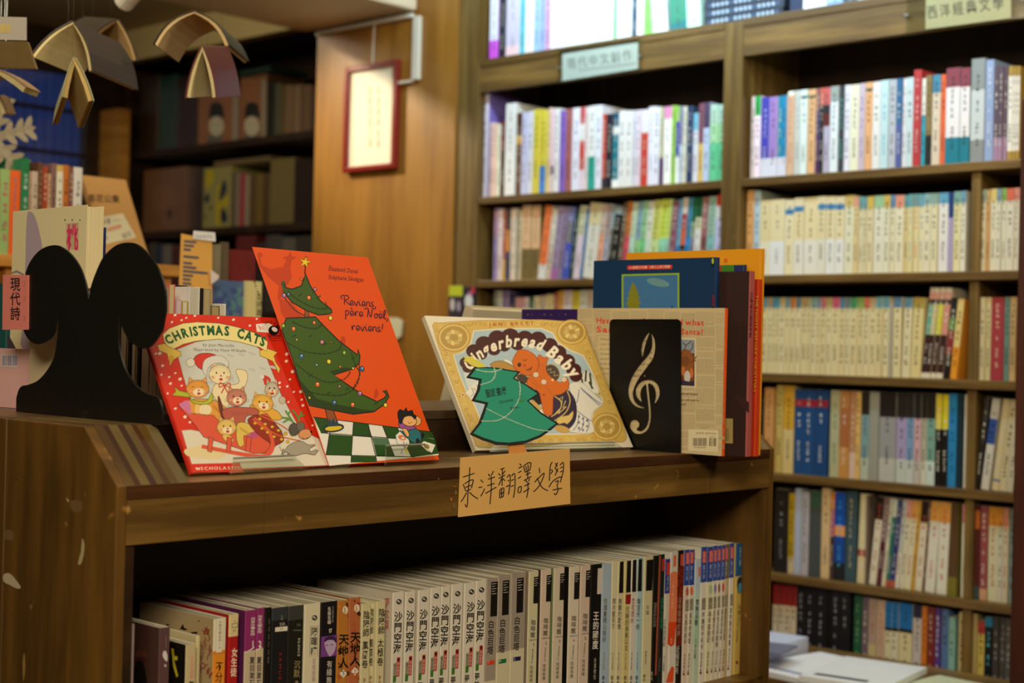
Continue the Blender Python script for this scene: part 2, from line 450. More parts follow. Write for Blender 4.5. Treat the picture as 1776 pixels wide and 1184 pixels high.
# left wall with the dusk-blue window
XL = -6.20
wy0, wy1 = on(-60, 200, 0, XL)[1], on(158, 200, 0, XL)[1]
wz0, wz1 = 1.75, on(60, 108, 0, XL)[2]
struct('wall_left', W_DARK, XL - 0.1, XL, -2.2, wy0, 0, 2.70)
struct('wall_left', W_DARK, XL - 0.1, XL, wy1, 4.3, 0, 2.70)
struct('wall_left', W_DARK, XL - 0.1, XL, wy0, wy1, 0, wz0)
struct('wall_left', W_DARK, XL - 0.1, XL, wy0, wy1, wz1, 2.70)
win = empty('window_1', (XL, (wy0 + wy1) / 2, wz0)); tag(win, kind='structure')
M_BLIND = mat('blue_fabric', 0.8, color=(70, 86, 150), grain=(2, 30, 2, 0.35))
_nt = M_BLIND.node_tree; _tr = _nt.nodes.new('ShaderNodeBsdfTranslucent'); _tr.inputs[0].default_value = (*lin((112, 130, 190)), 1)
_mx = _nt.nodes.new('ShaderNodeMixShader'); _mx.inputs[0].default_value = 0.7
_nt.links.new(_nt.nodes['Principled BSDF'].outputs[0], _mx.inputs[1]); _nt.links.new(_tr.outputs[0], _mx.inputs[2]); _nt.links.new(_mx.outputs[0], _nt.nodes['Material Output'].inputs[0])
b = MB(); n = 60
for i in range(n):
    ya = wy0 + (wy1 - wy0) * i / n; yb = wy0 + (wy1 - wy0) * (i + 1) / n
    xa = -0.05 + 0.012 * math.sin(i * 1.3); xb = -0.05 + 0.012 * math.sin((i + 1) * 1.3)
    b.face([(xa, ya - win.location.y, 0), (xb, yb - win.location.y, 0), (xb, yb - win.location.y, wz1 - wz0), (xa, ya - win.location.y, wz1 - wz0)])
b.build('curtain', M_BLIND, win)
fr = MB(); L_ = (wy1 - wy0) / 2; H_ = wz1 - wz0
for a in ((-L_, -L_ + .03, 0, H_), (L_ - .03, L_, 0, H_), (-L_ + .03, L_ - .03, 0, .03), (-L_ + .03, L_ - .03, H_ - .03, H_)):
    fr.box(-0.03, 0.01, *a)
fr.build('window_frame', W_DARK, win)
pn = MB(); pn.box(-0.012, -0.008, -L_ + .03, L_ - .03, .03, H_ - .03); pn.build('pane', M_CLEAR, win)
for k in range(1, 4):
    mb = MB(); mb.box(-0.02, 0.0, -L_ + .03, L_ - .03, H_ * k / 4 - .008, H_ * k / 4 + .008); mb.build('glazing_bar', W_DARK, win)
y_a = on(168, 200, 1, 3.80)[0]; y_b = on(206, 200, 1, 3.80)[0]
struct('trim_2', W_YELLOW, y_a, y_b, 3.80, 3.86, 0, on(190, 190, 1, 3.80)[2])

# ================================================================ bookcase on the far wall
SZ = [1.762, 1.507, 1.253, 0.998, 0.742, 0.487, 0.232]       # tops of the shelves
YF = 3.310                                                    # shelf fronts
def bookcase(x0, x1, sides, label, divider=None):
    r = empty('bookcase', (x0, YF, 0)); tag(r, label, 'bookcase', None)
    for a, c in sides: bx('upright', W_CASEV, a, c, YF - .004, YF + .29, 0, 2.178, r, 0.002)
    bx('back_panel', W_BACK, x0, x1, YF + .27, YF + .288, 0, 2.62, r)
    for z in SZ: bx('shelf', W_CASE, x0, x1, YF, YF + .27, z - .021, z, r, 0.0015)
    bx('header', W_CASE, x0, x1, YF - .003, YF + .02, 2.083, 2.172, r, 0.0015)
    bx('top_shelf', W_CASE, x0, x1, YF - .006, YF + .27, 2.160, 2.182, r, 0.0015)
    bx('plinth', W_CASE, x0, x1, YF + .01, YF + .03, 0, 0.211, r)
    if divider:
        for a, c in zip([1.741] + [z - .021 for z in SZ[1:]], SZ[1:] + [0]):
            if c > 0: bx('divider', W_CASEV, divider, divider + .022, YF + .012, YF + .27, c, a, r, 0.001)
    return r
XL0, XM, XM2, XR0 = -3.245, -2.350, -2.320, -2.290
bookcase(-3.258, XM, [(-3.277, -3.258), (XM, XM2 - .001)], 'left wooden wall bookcase beside the wood-clad pier, full of paperbacks')
XD = on(1687, 400, 1, YF)[0]
bookcase(XR0, -1.20, [(XM2, XR0), (-1.20, -1.17)], 'right wooden wall bookcase holding long runs of cream paperbacks', XD - .011)

# ================================================================ dark bookcase in the recess on the left
YD = 3.90
r = empty('dark_bookcase', (-6.0, YD, 0)); tag(r, 'dark stained bookcase in the recess behind the hanging books', 'bookcase')
xd0 = on(222, 250, 1, YD)[0]; xd1 = -4.06
SD = [2.165, 1.795, 1.43, 1.07, .7, .33]
bx('upright', W_DARK, xd0 - .03, xd0, YD, YD + .32, 0, 2.62, r)
bx('upright', W_DARK, xd1 - .03, xd1, YD, YD + .32, 0, 2.62, r)
bx('back_panel', W_DARK, xd0, xd1 - .03, YD + .30, YD + .32, 0, 2.62, r)
bx('top_board', W_DARK, xd0, xd1 - .03, YD, YD + .30, 2.58, 2.62, r)
for z in SD: bx('shelf', W_BACK, xd0, xd1 - .03, YD, YD + .30, z - .03, z, r)

# ================================================================ the front display bookcase
XF, Y0, Y1, ZL, ZR = -1.3526, 0.8587, 2.065, 1.150, 1.209
XB, XBB, XR = -1.580, -2.12, -1.87
unit = empty('display_bookcase', (XF, Y0, 0)); tag(unit, 'worn brown wooden display bookcase in front, books shown on its ledge', 'bookcase')
def ub(name, m, *a, **k): return bx(name, m, *a, parent=unit, **k)
def endp(ya, yb):
    for nm, poly in (('end_panel', [(XF, 0), (XF, ZL), (-1.419, ZR - .0005), (XB + .001, ZR - .0005), (XB + .001, 0)]), ('rear_end_panel', [(XB - .001, 0), (XB - .001, ZR - .0005), (XR + .001, ZR - .0005), (XR - .06, ZL), (XBB, ZL), (XBB, 0)])):
        b = MB(); b.prism([(x - XF, ya - Y0, z) for x, z in poly], (0, yb - ya, 0)); b.build(nm, W_FRONT, unit, 0.0015)
endp(Y0, Y0 + .012); endp(Y1 - .012, Y1)
# the thick sloped end blocks are laminated: each lamination is a piece
tones = [((74, 52, 22), (118, 92, 44)), ((58, 30, 16), (84, 48, 28)), ((96, 78, 38), (134, 112, 62)), ((52, 28, 18), (78, 46, 30)), ((88, 70, 36), (122, 100, 56)), ((70, 40, 22), (98, 66, 36)), ((84, 62, 24), (126, 98, 46)), ((98, 82, 50), (132, 114, 74))]
def block(ya, yb):
    n = len(tones); ws = [1.1, .7, 1.2, .8, 1.0, .7, 1.1, 1.4]; tot = sum(ws); y = ya
    for i, (d, l) in enumerate(tones):
        y2 = y + (yb - ya) * ws[i] / tot
        dz = 0.0004 * (i % 2)
        b = MB(); b.prism([(x - XF, y - Y0, z) for x, z in [(XF, ZL), (-1.419 - dz, ZR - dz), (XB + .001, ZR - dz), (XB + .001, ZL)]], (0, y2 - y, 0))
        b.build('lamination', wood('lamination_%d' % i, d, l, (3, 3, 3), 0.42, 0.1), unit, 0.0004)
        y = y2
block(Y0 + .012, 0.947); block(Y1 - .10, Y1 - .012)
IY0, IY1 = Y0 + .0125, Y1 - .0125
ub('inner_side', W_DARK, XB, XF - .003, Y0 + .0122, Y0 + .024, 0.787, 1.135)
ub('inner_side', W_FRONT, XB, XF - .003, Y1 - .026, Y1 - .0122, 0.787, 1.135)
ub('ledge_board', wood('ledge_wood', (86, 64, 32), (146, 118, 70), (4, 1.2, 10), 0.38, 0.3), XB, XF - .0025, IY0, IY1, 1.136, ZL - .0003, bevel=0.0006)
ub('ledge_edging', wood('edging_wood', (52, 26, 12), (96, 58, 26), (5, 1.5, 30), 0.4, 0.3), XF - .002, XF + .0005, IY0, IY1, 1.1355, ZL, bevel=0.0005)
ys = [IY0, on(459, 880, 0, XF)[1], on(1040, 830, 0, XF)[1], on(1228, 830, 0, XF)[1], IY1]
for i in range(4): ub('apron_board', W_FRONTH, XF - .012, XF, ys[i] + .0003, ys[i + 1] - .0003, 1.0885, 1.1352, bevel=0.0006)
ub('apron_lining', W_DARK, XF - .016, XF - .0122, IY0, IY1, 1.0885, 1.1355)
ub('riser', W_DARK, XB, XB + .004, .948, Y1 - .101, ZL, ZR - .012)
ub('raised_top', wood('raised_top_wood', (50, 36, 22), (84, 64, 42), (4, 1.2, 10), 0.35, 0.3), XR, XB + .006, .948, Y1 - .101, ZR - .012, ZR)
ub('raised_top', W_FRONT, XR, XB - .002, Y0 + .0125, .9478, ZR - .012, ZR)
ub('raised_top', W_FRONT, XR, XB - .002, Y1 - .1005, Y1 - .0125, ZR - .012, ZR)
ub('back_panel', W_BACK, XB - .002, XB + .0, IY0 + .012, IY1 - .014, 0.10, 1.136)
ub('rear_panel', W_FRONT, XBB - .01, XBB, Y0, Y1, 0.0, ZL)
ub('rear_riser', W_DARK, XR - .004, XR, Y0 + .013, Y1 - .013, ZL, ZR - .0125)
ub('rear_ledge', W_FRONT, XBB, XR - .0002, Y0 + .0125, Y1 - .0125, ZL - .015, ZL)
for z in (0.787, 0.45, 0.10): ub('shelf', W_FRONT, XB, XF - .006, IY0, IY1, z - .02, z, bevel=0.001)
ub('plinth', W_FRONT, XF - .03, XF - .01, IY0, IY1, 0, 0.08)
# chipped paint and old tape marks on the end panel
EP = FACE.get(unit.name)
def scuffs(P, N, fr, base, shapes, par):
    for q in shapes:
        a = Art(P, N, fr, base=base)
        if isinstance(q[0], list): a.poly(q[0], q[1], sm=2)
        else: a.ell(*q[:4], q[4], n=9)
        FACE.pop(unit.name, None); o = a.build('scuff_mark', unit, M_PAPER); o.parent = par
scuffs((0, Y0, 0), (0, -1, 0), (0, 680, 2.35), 1e-4, [([(15, 742), (40, 738), (66, 765), (86, 795), (70, 800), (40, 785), (14, 770)], (176, 164, 136)), ([(335, 595), (345, 620), (340, 670), (328, 702), (318, 695), (330, 650)], (170, 154, 114)),
    ([(270, 430), (282, 440), (276, 448)], (170, 150, 105)), ([(24, 562), (52, 566), (54, 602), (22, 598)], (104, 80, 44)), ([(285, 442), (335, 446), (330, 486), (296, 486)], (102, 78, 42)), ([(92, 1100), (100, 1060), (104, 1120), (96, 1180)], (140, 110, 58)),
    (120, 272, 3, 3, (50, 30, 12)), (68, 355, 3, 3, (50, 30, 12)), (235, 370, 3, 3, (50, 30, 12)), (420, 408, 3, 3, (50, 30, 12))], EP)
AP = [o for o in bpy.data.objects if o.name.startswith('apron_board')][1]
scuffs((XF, 0, 0), (1, 0, 0), (760, 760, 6.83), 7e-4, [(150, 720, 12, 22, (196, 96, 30)), (190, 568, 26, 8, (150, 84, 34)), (0, 480, 8, 5, (170, 150, 120)), (205, 640, 14, 30, (124, 98, 52)), (180, 800, 20, 40, (110, 84, 40))], AP)

# ================================================================ yellow wooden shelf unit behind, on the left
XU, ZU = -3.0, 1.477
yl = empty('pale_shelf_unit', (XU, 1.2, 0)); tag(yl, 'pale yellow wooden shelf unit behind the black bookend, holding upright books', 'shelf unit')
yE = on(312, 466, 0, XU)[1]
bx('top_board', W_YELLOW, XU - .34, XU, 1.2, yE, ZU - .026, ZU, yl, 0.002)
for ya in (1.2, (1.2 + yE) / 2, yE - .03): bx('upright', W_YELLOW, XU - .33, XU - .02, ya, ya + .02, 0, ZU - .027, yl)
bx('shelf', W_YELLOW, XU - .33, XU - .02, 1.2, yE, 1.10, 1.12, yl); bx('back_panel', W_DARK, XU - .36, XU - .345, 1.2, yE, 0, ZU - .03, yl)
XT, ZT = -2.50, 1.16
tb = empty('display_table', (XT, 1.3, 0)); tag(tb, 'low wooden display table behind the red cat book, mostly hidden', 'table')
bx('tabletop', W_YELLOW, XT - .42, XT + .12, 1.25, 2.35, ZT - .03, ZT, tb, 0.002)
for xx in (XT - .40, XT + .06):
    for yy in (1.28, 2.28): bx('leg', W_YELLOW, xx, xx + .04, yy, yy + .04, 0, ZT - .03, tb)

# low bench with magazines in front of the right bookcase
ZB = 0.585
xb0, xb1 = -2.28, -1.34
bn = empty('low_bench', (xb0, 2.86, 0)); tag(bn, 'low bench in front of the right bookcase under spread magazines', 'bench')
bx('bench_top', W_CASE, xb0, xb1, 2.86, 3.26, ZB - .03, ZB, bn, 0.002)
for xx in (xb0 + .02, xb1 - .06):
    for yy in (2.88, 3.20): bx('leg', W_CASE, xx, xx + .04, yy, yy + .04, 0, ZB - .03, bn)

# dark reddish post at the right edge of the view
bx_ = on(1762, 600, 1, 2.88)[0]
b = bx('wooden_post', wood('red_brown_post', (58, 26, 18), (84, 40, 26), (20, 20, 2), 0.5, 0.0), bx_, bx_ + .06, 2.88, 2.94, 0.0, on(1770, 170, 1, 2.88)[2], bevel=0.004)
tag(b, 'dark reddish wooden post standing before the right bookcase', 'post')

# cable trunking and picture on the pier
YP = 3.3088
M_PVC = mat('white_trunking', 0.35, color=(226, 222, 208))
ct = empty('cable_trunking', tuple(on(726, 90, 1, YP))); tag(ct, 'white plastic cable trunking bent around the framed picture', 'trunking')
def seg(x0, y0, x1, y1, name='trunking_run'):
    p = on(x0, y0, 1, YP); q = on(x1, y1, 1, YP)
    bx(name, M_PVC, min(p[0], q[0]), max(p[0], q[0]), YP - .016, YP, min(p[2], q[2]), max(p[2], q[2]), ct, 0.0015)
seg(719.5, 140, 732.5, 28); seg(690, 148, 719, 139)
p = on(552, 58, 1, YP); bx('trunking_run', M_PVC, p[0], on(719, 29, 1, YP)[0], YP - .014, YP, 2.352, 2.366, ct, 0.0015)

fp = [on(x, y, 1, 3.285) for x, y in ((597, 116), (688, 103), (690, 292), (600, 298))]
x0, x1 = fp[0][0], fp[1][0]; z1 = (fp[0][2] + fp[1][2]) / 2; z0 = (fp[2][2] + fp[3][2]) / 2
pic = empty('framed_picture', (x0, 3.285, z0)); tag(pic, 'framed calligraphy sheet in red wooden frame hanging on the wood-clad pier', 'picture')
M_RED = mat('red_lacquer', 0.3, color=(128, 26, 16), coat=0.3)
fw = .019
for nm, A in (('frame_side', (x0, x0 + fw, z0, z1)), ('frame_side', (x1 - fw, x1, z0, z1)), ('frame_rail', (x0 + fw, x1 - fw, z0, z0 + fw)), ('frame_rail', (x0 + fw, x1 - fw, z1 - fw, z1))):
    bx(nm, M_RED, A[0], A[1], 3.285, 3.307, A[2], A[3], pic, 0.003)
bx('mount_sheet', mat('ivory_paper', 0.7, color=(246, 238, 214)), x0 + fw, x1 - fw, 3.296, 3.306, z0 + fw, z1 - fw, pic)
a = Art((0, 3.296, 0), (0, -1, 0), (540, 0, 3.289), base=1e-4)
a.poly([(232, 412), (238, 408), (238, 950), (232, 952)], (190, 172, 130)); a.vtext('詩書禮樂易春', (383, 490), (383, 850), 24, (190, 160, 120)); a.vtext('風雅頌賦比興', (333, 490), (336, 850), 24, (190, 160, 120))
for x in (275, 425): 
    for k in range(6): a.ell(x, 560 + k * 22 - (40 if x > 300 else 0), 4, 6, (222, 206, 172), n=6)
a.build('lettering', pic, M_PAPER)
p = on(650, 60, 1, 3.30); t = MB()
t.tube([(p[0] - x0, .008, z1 - z0 - .002), (p[0] - x0, .010, p[2] - z0 - .03), (p[0] - x0, .014, 2.372 - z0)], 0.002, n=6)
t.build('hanging_cord', M_PVC, pic)

# leaflets in a clear holder by the left bookcase
hp = [on(776, 560, 1, 3.30), on(825, 497, 1, 3.30)]
lh = empty('leaflet_holder', tuple(hp[0])); tag(lh, 'clear leaflet holder on the strip between pier and left bookcase', 'holder')
bx('back_plate', M_CLEAR, hp[0][0], hp[1][0], 3.306, 3.3095, hp[0][2] - .12, hp[1][2], lh); bx('base_lip', M_CLEAR, hp[0][0], hp[1][0], 3.28, 3.306, hp[0][2] - .12, hp[0][2] - .117, lh)
for i, (xa, xb, yt, c, c2, lb) in enumerate(((778, 802, 495, (60, 50, 62), (190, 200, 50), 'leaflet with a lime green top in the clear holder'), (803, 824, 498, (44, 36, 58), (220, 222, 228), 'dark leaflet with a pale figure in the clear holder'))):
    A_ = on(xa, yt, 1, 3.29); B_ = on(xb, yt, 1, 3.29); zb = hp[0][2] - .115
    lf = bx('leaflet', M_PRINT, A_[0], B_[0], 3.292 + 0 * i, 3.296, zb, A_[2], col=c); tag(lf, lb, 'leaflet')
    a = Art((0, 3.292, 0), (0, -1, 0), (640, 420, 3.7), base=1e-4)
    if i == 0: a.poly([(515, 278), (602, 278), (600, 345), (512, 345)], c2); a.ell(535, 400, 14, 40, (205, 200, 200)); a.ell(575, 410, 12, 34, (170, 160, 180))
    else: a.ell(640, 380, 26, 48, c2); a.ell(650, 330, 14, 14, (180, 120, 160)); a.poly([(655, 290), (678, 290), (678, 325), (660, 325)], (200, 50, 60))
    a.build('cover_print', lf)
# ================================================================ picture books leaning on the ledge
Zl = ZL + .004
def slab(name, BL, BR, up, t, m=M_GLOSS, cols=((220, 80, 20), (230, 228, 220)), board=.0022, inset=.003, label='', group=None):
    """A book leaning back: front cover BL-BR, edge vector up; spine on the BL side, thickness t behind."""
    n = (BR - BL).cross(up).normalized()
    if n.dot(Vector(CAMP) - BL) < 0: n = -n
    r = empty(name, tuple(BL)); tag(r, label, 'book', group)
    e = (BR - BL); T = Matrix.Translation(-BL)
    ex = e.normalized(); eu = up.normalized(); W = e.length; H = up.length
    def P(u, v, d): return BL + ex * u + eu * v - n * d
    b = MB()
    for d0, d1 in ((0, board), (t - board, t)):
        b.prism([P(0, 0, d0), P(W, 0, d0), P(W, H, d0), P(0, H, d0)], -n * (d1 - d0), cols[0] if d0 == 0 else cols[0])
    b.prism([P(-.0008, 0, .0004), P(.0012, 0, .0004), P(.0012, H, .0004), P(-.0008, H, .0004)], -n * (t - .0008), cols[1])
    b.build('cover', m, r, matrix=T)
    g = MB(); g.prism([P(.0013, inset, board), P(W - inset, inset, board), P(W - inset, H - inset, board), P(.0013, H - inset, board)], -n * (t - 2 * board), (222, 214, 196)); g.build('pages', M_FORE, r, matrix=T)
    return r, n, P
def stand(name, BL, BR, up, t, lip_h, label, u0=.25, u1=.75, side=0.0):
    """Clear bent stand: foot under the book, back plate behind it, turned-up front lip."""
    ex = (BR - BL).normalized(); eu = up.normalized(); n = ex.cross(eu).normalized()
    if n.dot(Vector(CAMP) - BL) < 0: n = -n
    W = (BR - BL).length; z = ZL + .0004
    fwd = Vector((n.x, n.y, 0)).normalized()
    a = BL + ex * W * u0; c = BL + ex * W * u1
    r = empty(name, tuple((a + c) / 2)); r.location.z = z; T = Matrix.Translation(-r.location); tag(r, label, 'book stand')
    def zz(p, h=0): return Vector((p.x, p.y, z + h))
    f = MB(); f.prism([zz(a + fwd * .012), zz(c + fwd * .012), zz(c - fwd * (t + .07)), zz(a - fwd * (t + .07))], (0, 0, .0022)); f.build('foot_plate', M_CLEAR, r, matrix=T)
    k = MB(); p0 = a - n * (t + .001); p1 = c - n * (t + .001); q = up * .55
    k.prism([p0, p1, p1 + q - ex * .02, p0 + q + ex * .02], -n * .0022); k.build('back_plate', M_CLEAR, r, matrix=T)
    l = MB(); p0 = zz(a + fwd * .012, .002); p1 = zz(c + fwd * .012, .002); q = eu * lip_h
    l.prism([p0, p1, p1 + q - ex * .012, p0 + q + ex * .012], fwd * .0024); l.build('front_lip', M_CLEAR, r, matrix=T)
    ed = MB(); e0 = p0 + q + ex * .012; e1 = p1 + q - ex * .012
    ed.tube([e0 + fwd * .0012, e1 + fwd * .0012], .0012, n=6); ed.build('lip_edge', mat('polished_acrylic_edge', 0.15, color=(150, 152, 150), spec=0.8), r, matrix=T)
    return r

# ---- red book of cats
BL = on(334, 820, 2, Zl); BR = on(578, 805.5, 2, Zl); up = on(481, 551, 1, BR.y) - BR
r, n, P = slab('picture_book', BL, BR, up, .006, cols=((205, 46, 26), (212, 52, 34)), board=.0006, inset=.0008, label='red softcover picture book of kittens riding a sled')
a = Art(BL, n, (250, 520, 3.7))
a.poly([(-33, 88), (854, 117), (1208, 1063), (312, 1108)], (214, 46, 24))
for x, y in ((198, 97), (178, 143), (240, 130), (325, 102), (270, 115), (475, 115), (573, 127), (678, 165), (722, 122), (75, 345), (100, 343), (118, 422), (160, 495), (200, 470), (230, 508), (168, 537), (200, 697), (262, 750), (293, 785), (240, 550), (60, 150), (90, 210), (20, 250), (915, 348), (912, 393), (952, 460), (935, 510), (918, 555), (868, 532), (870, 560), (960, 590), (1005, 588), (1010, 640), (1018, 677), (925, 655), (1080, 805), (110, 480), (150, 600)):
    q = (x * 7 + y * 3) % 5; a.ell(x, y, 6 + q, 8 + q, (232, 222, 208), rot=60, n=9)
a.poly([(205, 320), (330, 270), (460, 250), (600, 262), (720, 300), (775, 345), (880, 610), (1000, 830), (1150, 905), (1205, 1060), (640, 1083), (318, 1100), (303, 1050), (240, 838), (300, 832), (385, 850), (300, 650), (250, 490)], (206, 208, 202), line=2)
a.poly([(242, 842), (300, 836), (385, 854), (700, 900), (1000, 845), (1148, 907), (1203, 1058), (640, 1081), (318, 1098), (303, 1048)], (222, 214, 198))
a.poly([(260, 960), (420, 930), (520, 990), (470, 1020), (300, 1010)], (226, 208, 160), sm=3)
for k in range(14): a.ell(350 + (k * 137) % 480, 330 + (k * 89) % 260, 26, 9, (192, 196, 194), rot=20, n=10)
a.poly([(303, 1052), (612, 1045), (638, 1104), (317, 1107)], (212, 44, 26))
a.text('SCHOLASTIC', (362, 1091), (622, 1086), 21, (240, 220, 205), 0.01, gap=.12)
a.poly([(330, 1073), (343, 1078), (344, 1092), (331, 1087)], (240, 220, 205)); a.poly([(346, 1078), (357, 1073), (358, 1087), (346, 1092)], (240, 220, 205))
Y1c = (230, 196, 84); Y2c = (236, 222, 150)
a.poly([(83, 290), (130, 280), (190, 312), (237, 335), (235, 360), (215, 368), (190, 385), (165, 425), (158, 385), (145, 345), (95, 325)], Y1c, line=3)
a.poly([(740, 325), (790, 312), (855, 335), (832, 360), (845, 400), (872, 440), (862, 474), (845, 435), (825, 395), (790, 378), (742, 358)], Y1c, line=3)
a.poly([(150, 372), (172, 352), (196, 372), (170, 412)], (214, 168, 50)); a.poly([(118, 222), (160, 183), (250, 150), (340, 142), (480, 150), (600, 175), (720, 215), (793, 268), (785, 330), (740, 305), (600, 268), (480, 252), (330, 265), (250, 285), (190, 315), (150, 298), (128, 268)], Y2c, line=3)
a.arc('CHRISTMAS  CATS', [(152, 288), (250, 243), (360, 226), (470, 224), (560, 232), (660, 258), (775, 302)], 60, (16, 88, 46), 0.045, gap=.04, shear=-.1)
a.text('by Jean Marzollo', (375, 297), (578, 303), 20, (70, 68, 72)); a.text('Illustrated by Hans Wilhelm', (315, 326), (655, 336), 20, (70, 68, 72))
# the sled and its riders
SL = (220, 88, 62); CR = (234, 220, 178); OR_ = (224, 156, 66)
def cat_head(cx, cy, rx, ry, c, tilt=0, ear=1, eyes=1):
    for sx in (-1, 1):
        a.poly([(cx + sx * rx * .85, cy - ry * .35), (cx + sx * rx * .72, cy - ry * 1.35), (cx + sx * rx * .18, cy - ry * .8)], c, line=3, lcol=(90, 60, 35))
    for sx in (-1, 1): a.poly([(cx + sx * rx * .74, cy - ry * .5), (cx + sx * rx * .66, cy - ry * 1.12), (cx + sx * rx * .36, cy - ry * .76)], (226, 160, 130))
    a.ell(cx, cy, rx, ry, c, rot=tilt, line=3, lcol=(100, 70, 42))
    dk = tuple(int(v * .78) for v in c)
    for q in range(12):
        an = math.radians(200 + q * 13); a.stroke([(cx + rx * .97 * math.cos(an), cy + ry * .97 * math.sin(an)), (cx + rx * .74 * math.cos(an + .1), cy + ry * .74 * math.sin(an + .1))], 3, dk)
    for sx in (-.62, .7): a.ell(cx + rx * sx, cy + ry * .28, rx * .16, ry * .13, tuple(min(255, int(v * 1.02)) for v in (236, 168, 130)), n=10)
    a.ell(cx + rx * .1, cy + ry * .35, rx * .5, ry * .42, (240, 224, 188), rot=tilt)
    if eyes:
        for sx in (-.32, .38): a.ell(cx + rx * sx, cy - ry * .15, 5, 7, (40, 28, 24), n=8)
    a.ell(cx + rx * .1, cy + ry * .15, 8, 6, (180, 90, 80), n=8); a.ell(cx + rx * .1, cy + ry * .52, 12, 9, (190, 60, 45), n=10)
    for sx in (-1, 1):
        for dy in (0, 8): a.stroke([(cx + sx * rx * .5, cy + ry * .3 + dy), (cx + sx * rx * 1.25, cy + ry * .2 + dy * 1.6)], 1.6, (120, 90, 60))
a.poly([(440, 570), (470, 535), (560, 545), (610, 525), (588, 462), (602, 445), (650, 455), (664, 495), (642, 565), (600, 600), (520, 690), (445, 620)], CR, sm=4, line=3, lcol=(120, 90, 60))
a.poly([(318, 385), (345, 350), (415, 342), (462, 360), (410, 385), (385, 445), (345, 432)], (208, 52, 42), sm=4, line=3)
cat_head(485, 478, 70, 62, CR)
a.poly([(373, 430), (388, 385), (440, 360), (500, 362), (540, 400), (530, 432), (500, 408), (445, 410), (408, 442), (398, 488), (378, 462)], (214, 214, 210), sm=4, line=2)
a.ell(297, 403, 28, 28, (226, 222, 210), line=2)
for s_ in (-1, 1): a.stroke([(516, 550), (516 + s_ * 30, 532), (516 + s_ * 34, 560), (516, 552), (516 + s_ * 22, 600)], 7, (200, 44, 34), sm=4)
a.poly([(195, 553), (222, 582), (292, 596), (300, 640), (285, 625), (178, 612), (202, 590)], (176, 188, 46), line=3)
a.poly([(298, 640), (430, 640), (505, 675), (530, 720), (490, 782), (380, 742), (335, 755), (297, 730), (283, 680)], OR_, sm=4, line=3)
a.ell(390, 705, 42, 36, CR)
for q in range(9): a.stroke([(440 + q * 8, 668 + q * 7), (448 + q * 8, 700 + q * 6)], 4, (190, 120, 50))
for q in range(8): a.stroke([(545 + q * 18, 600 - (q % 3) * 14), (552 + q * 15, 622 - (q % 3) * 14)], 3, (206, 188, 140))
a.ell(340, 700, 16, 34, (236, 196, 120))
cat_head(342, 572, 74, 58, OR_, eyes=0)
for sx in (312, 372): a.stroke([(sx - 10, 562), (sx, 555), (sx + 10, 562)], 3, (70, 40, 20))
a.poly([(288, 622), (330, 650), (400, 648), (432, 600), (440, 640), (410, 668), (320, 664)], (182, 192, 52), sm=3, line=3)
a.poly([(745, 490), (765, 482), (800, 495), (812, 520), (775, 548), (765, 520)], (208, 52, 42), sm=3); a.ell(757, 494, 13, 14, (226, 222, 210)); cat_head(818, 575, 44, 50, (196, 184, 164)); a.ell(885, 643, 22, 24, (200, 186, 166), line=2)
a.poly([(680, 680), (740, 660), (830, 700), (870, 730), (880, 765), (820, 770), (760, 745), (690, 720)], (228, 172, 62), sm=4, line=3)
cat_head(760, 662, 68, 54, (230, 178, 70), tilt=15)
a.poly([(470, 630), (482, 620), (508, 700), (512, 760), (496, 760), (478, 700)], (110, 48, 36), sm=3)
a.poly([(215, 672), (290, 728), (445, 742), (470, 770), (650, 850), (690, 748), (785, 728), (880, 840), (895, 905), (845, 935), (800, 985), (700, 985), (380, 880), (330, 810)], SL, line=3)
a.poly([(222, 676), (240, 660), (285, 645), (300, 735), (270, 715)], (206, 120, 170), sm=2)
a.poly([(500, 712), (560, 688), (640, 690), (725, 700), (728, 738), (660, 745), (640, 800), (622, 815), (575, 800), (520, 770)], (184, 92, 76), sm=4, line=3)
cat_head(592, 628, 64, 56, (196, 126, 108))
a.poly([(600, 790), (680, 800), (720, 850), (700, 885), (640, 870), (640, 930), (608, 940), (590, 880)], (222, 190, 92), sm=4, line=3); a.poly([(650, 870), (720, 840), (728, 878), (690, 890)], (190, 80, 130), sm=2)
for q in range(7): a.stroke([(612 + q * 9, 812 + q * 6), (622 + q * 9, 838 + q * 6)], 4, (186, 150, 60))
for q in range(8): a.stroke([(560 + q * 16, 716), (566 + q * 15, 742)], 3, (150, 70, 56))
cat_head(528, 818, 62, 52, (226, 192, 104)); a.poly([(500, 870), (540, 865), (572, 895), (560, 915), (520, 905)], (226, 192, 104), sm=3, line=2)
a.poly([(662, 775), (710, 742), (790, 752), (870, 835), (894, 900), (842, 932), (790, 908), (715, 850)], (150, 46, 26), sm=4, line=3)
a.stroke([(700, 760), (775, 820), (815, 880), (820, 960), (765, 1003), (640, 992), (480, 962), (368, 940)], 24, SL, sm=5); a.stroke([(690, 752), (765, 812), (800, 880), (800, 950), (755, 990)], 3, (120, 40, 25), sm=5)
for x in (425, 545, 670): a.poly([(x - 14, 880), (x + 18, 886), (x + 6, 980), (x - 20, 972)], SL, line=3)
for x, y in ((740, 765), (710, 792), (775, 798), (755, 825), (820, 815), (790, 850), (832, 878), (860, 838), (880, 895), (920, 910), (905, 858), (948, 866)): a.ell(x, y, 12, 10, (226, 176, 40), n=10, line=2)
a.stroke([(735, 740), (850, 790), (960, 860)], 7, (214, 104, 40), sm=4); a.stroke([(720, 790), (860, 870), (1000, 905)], 7, (214, 104, 40), sm=4)
G_ = (92, 140, 60)
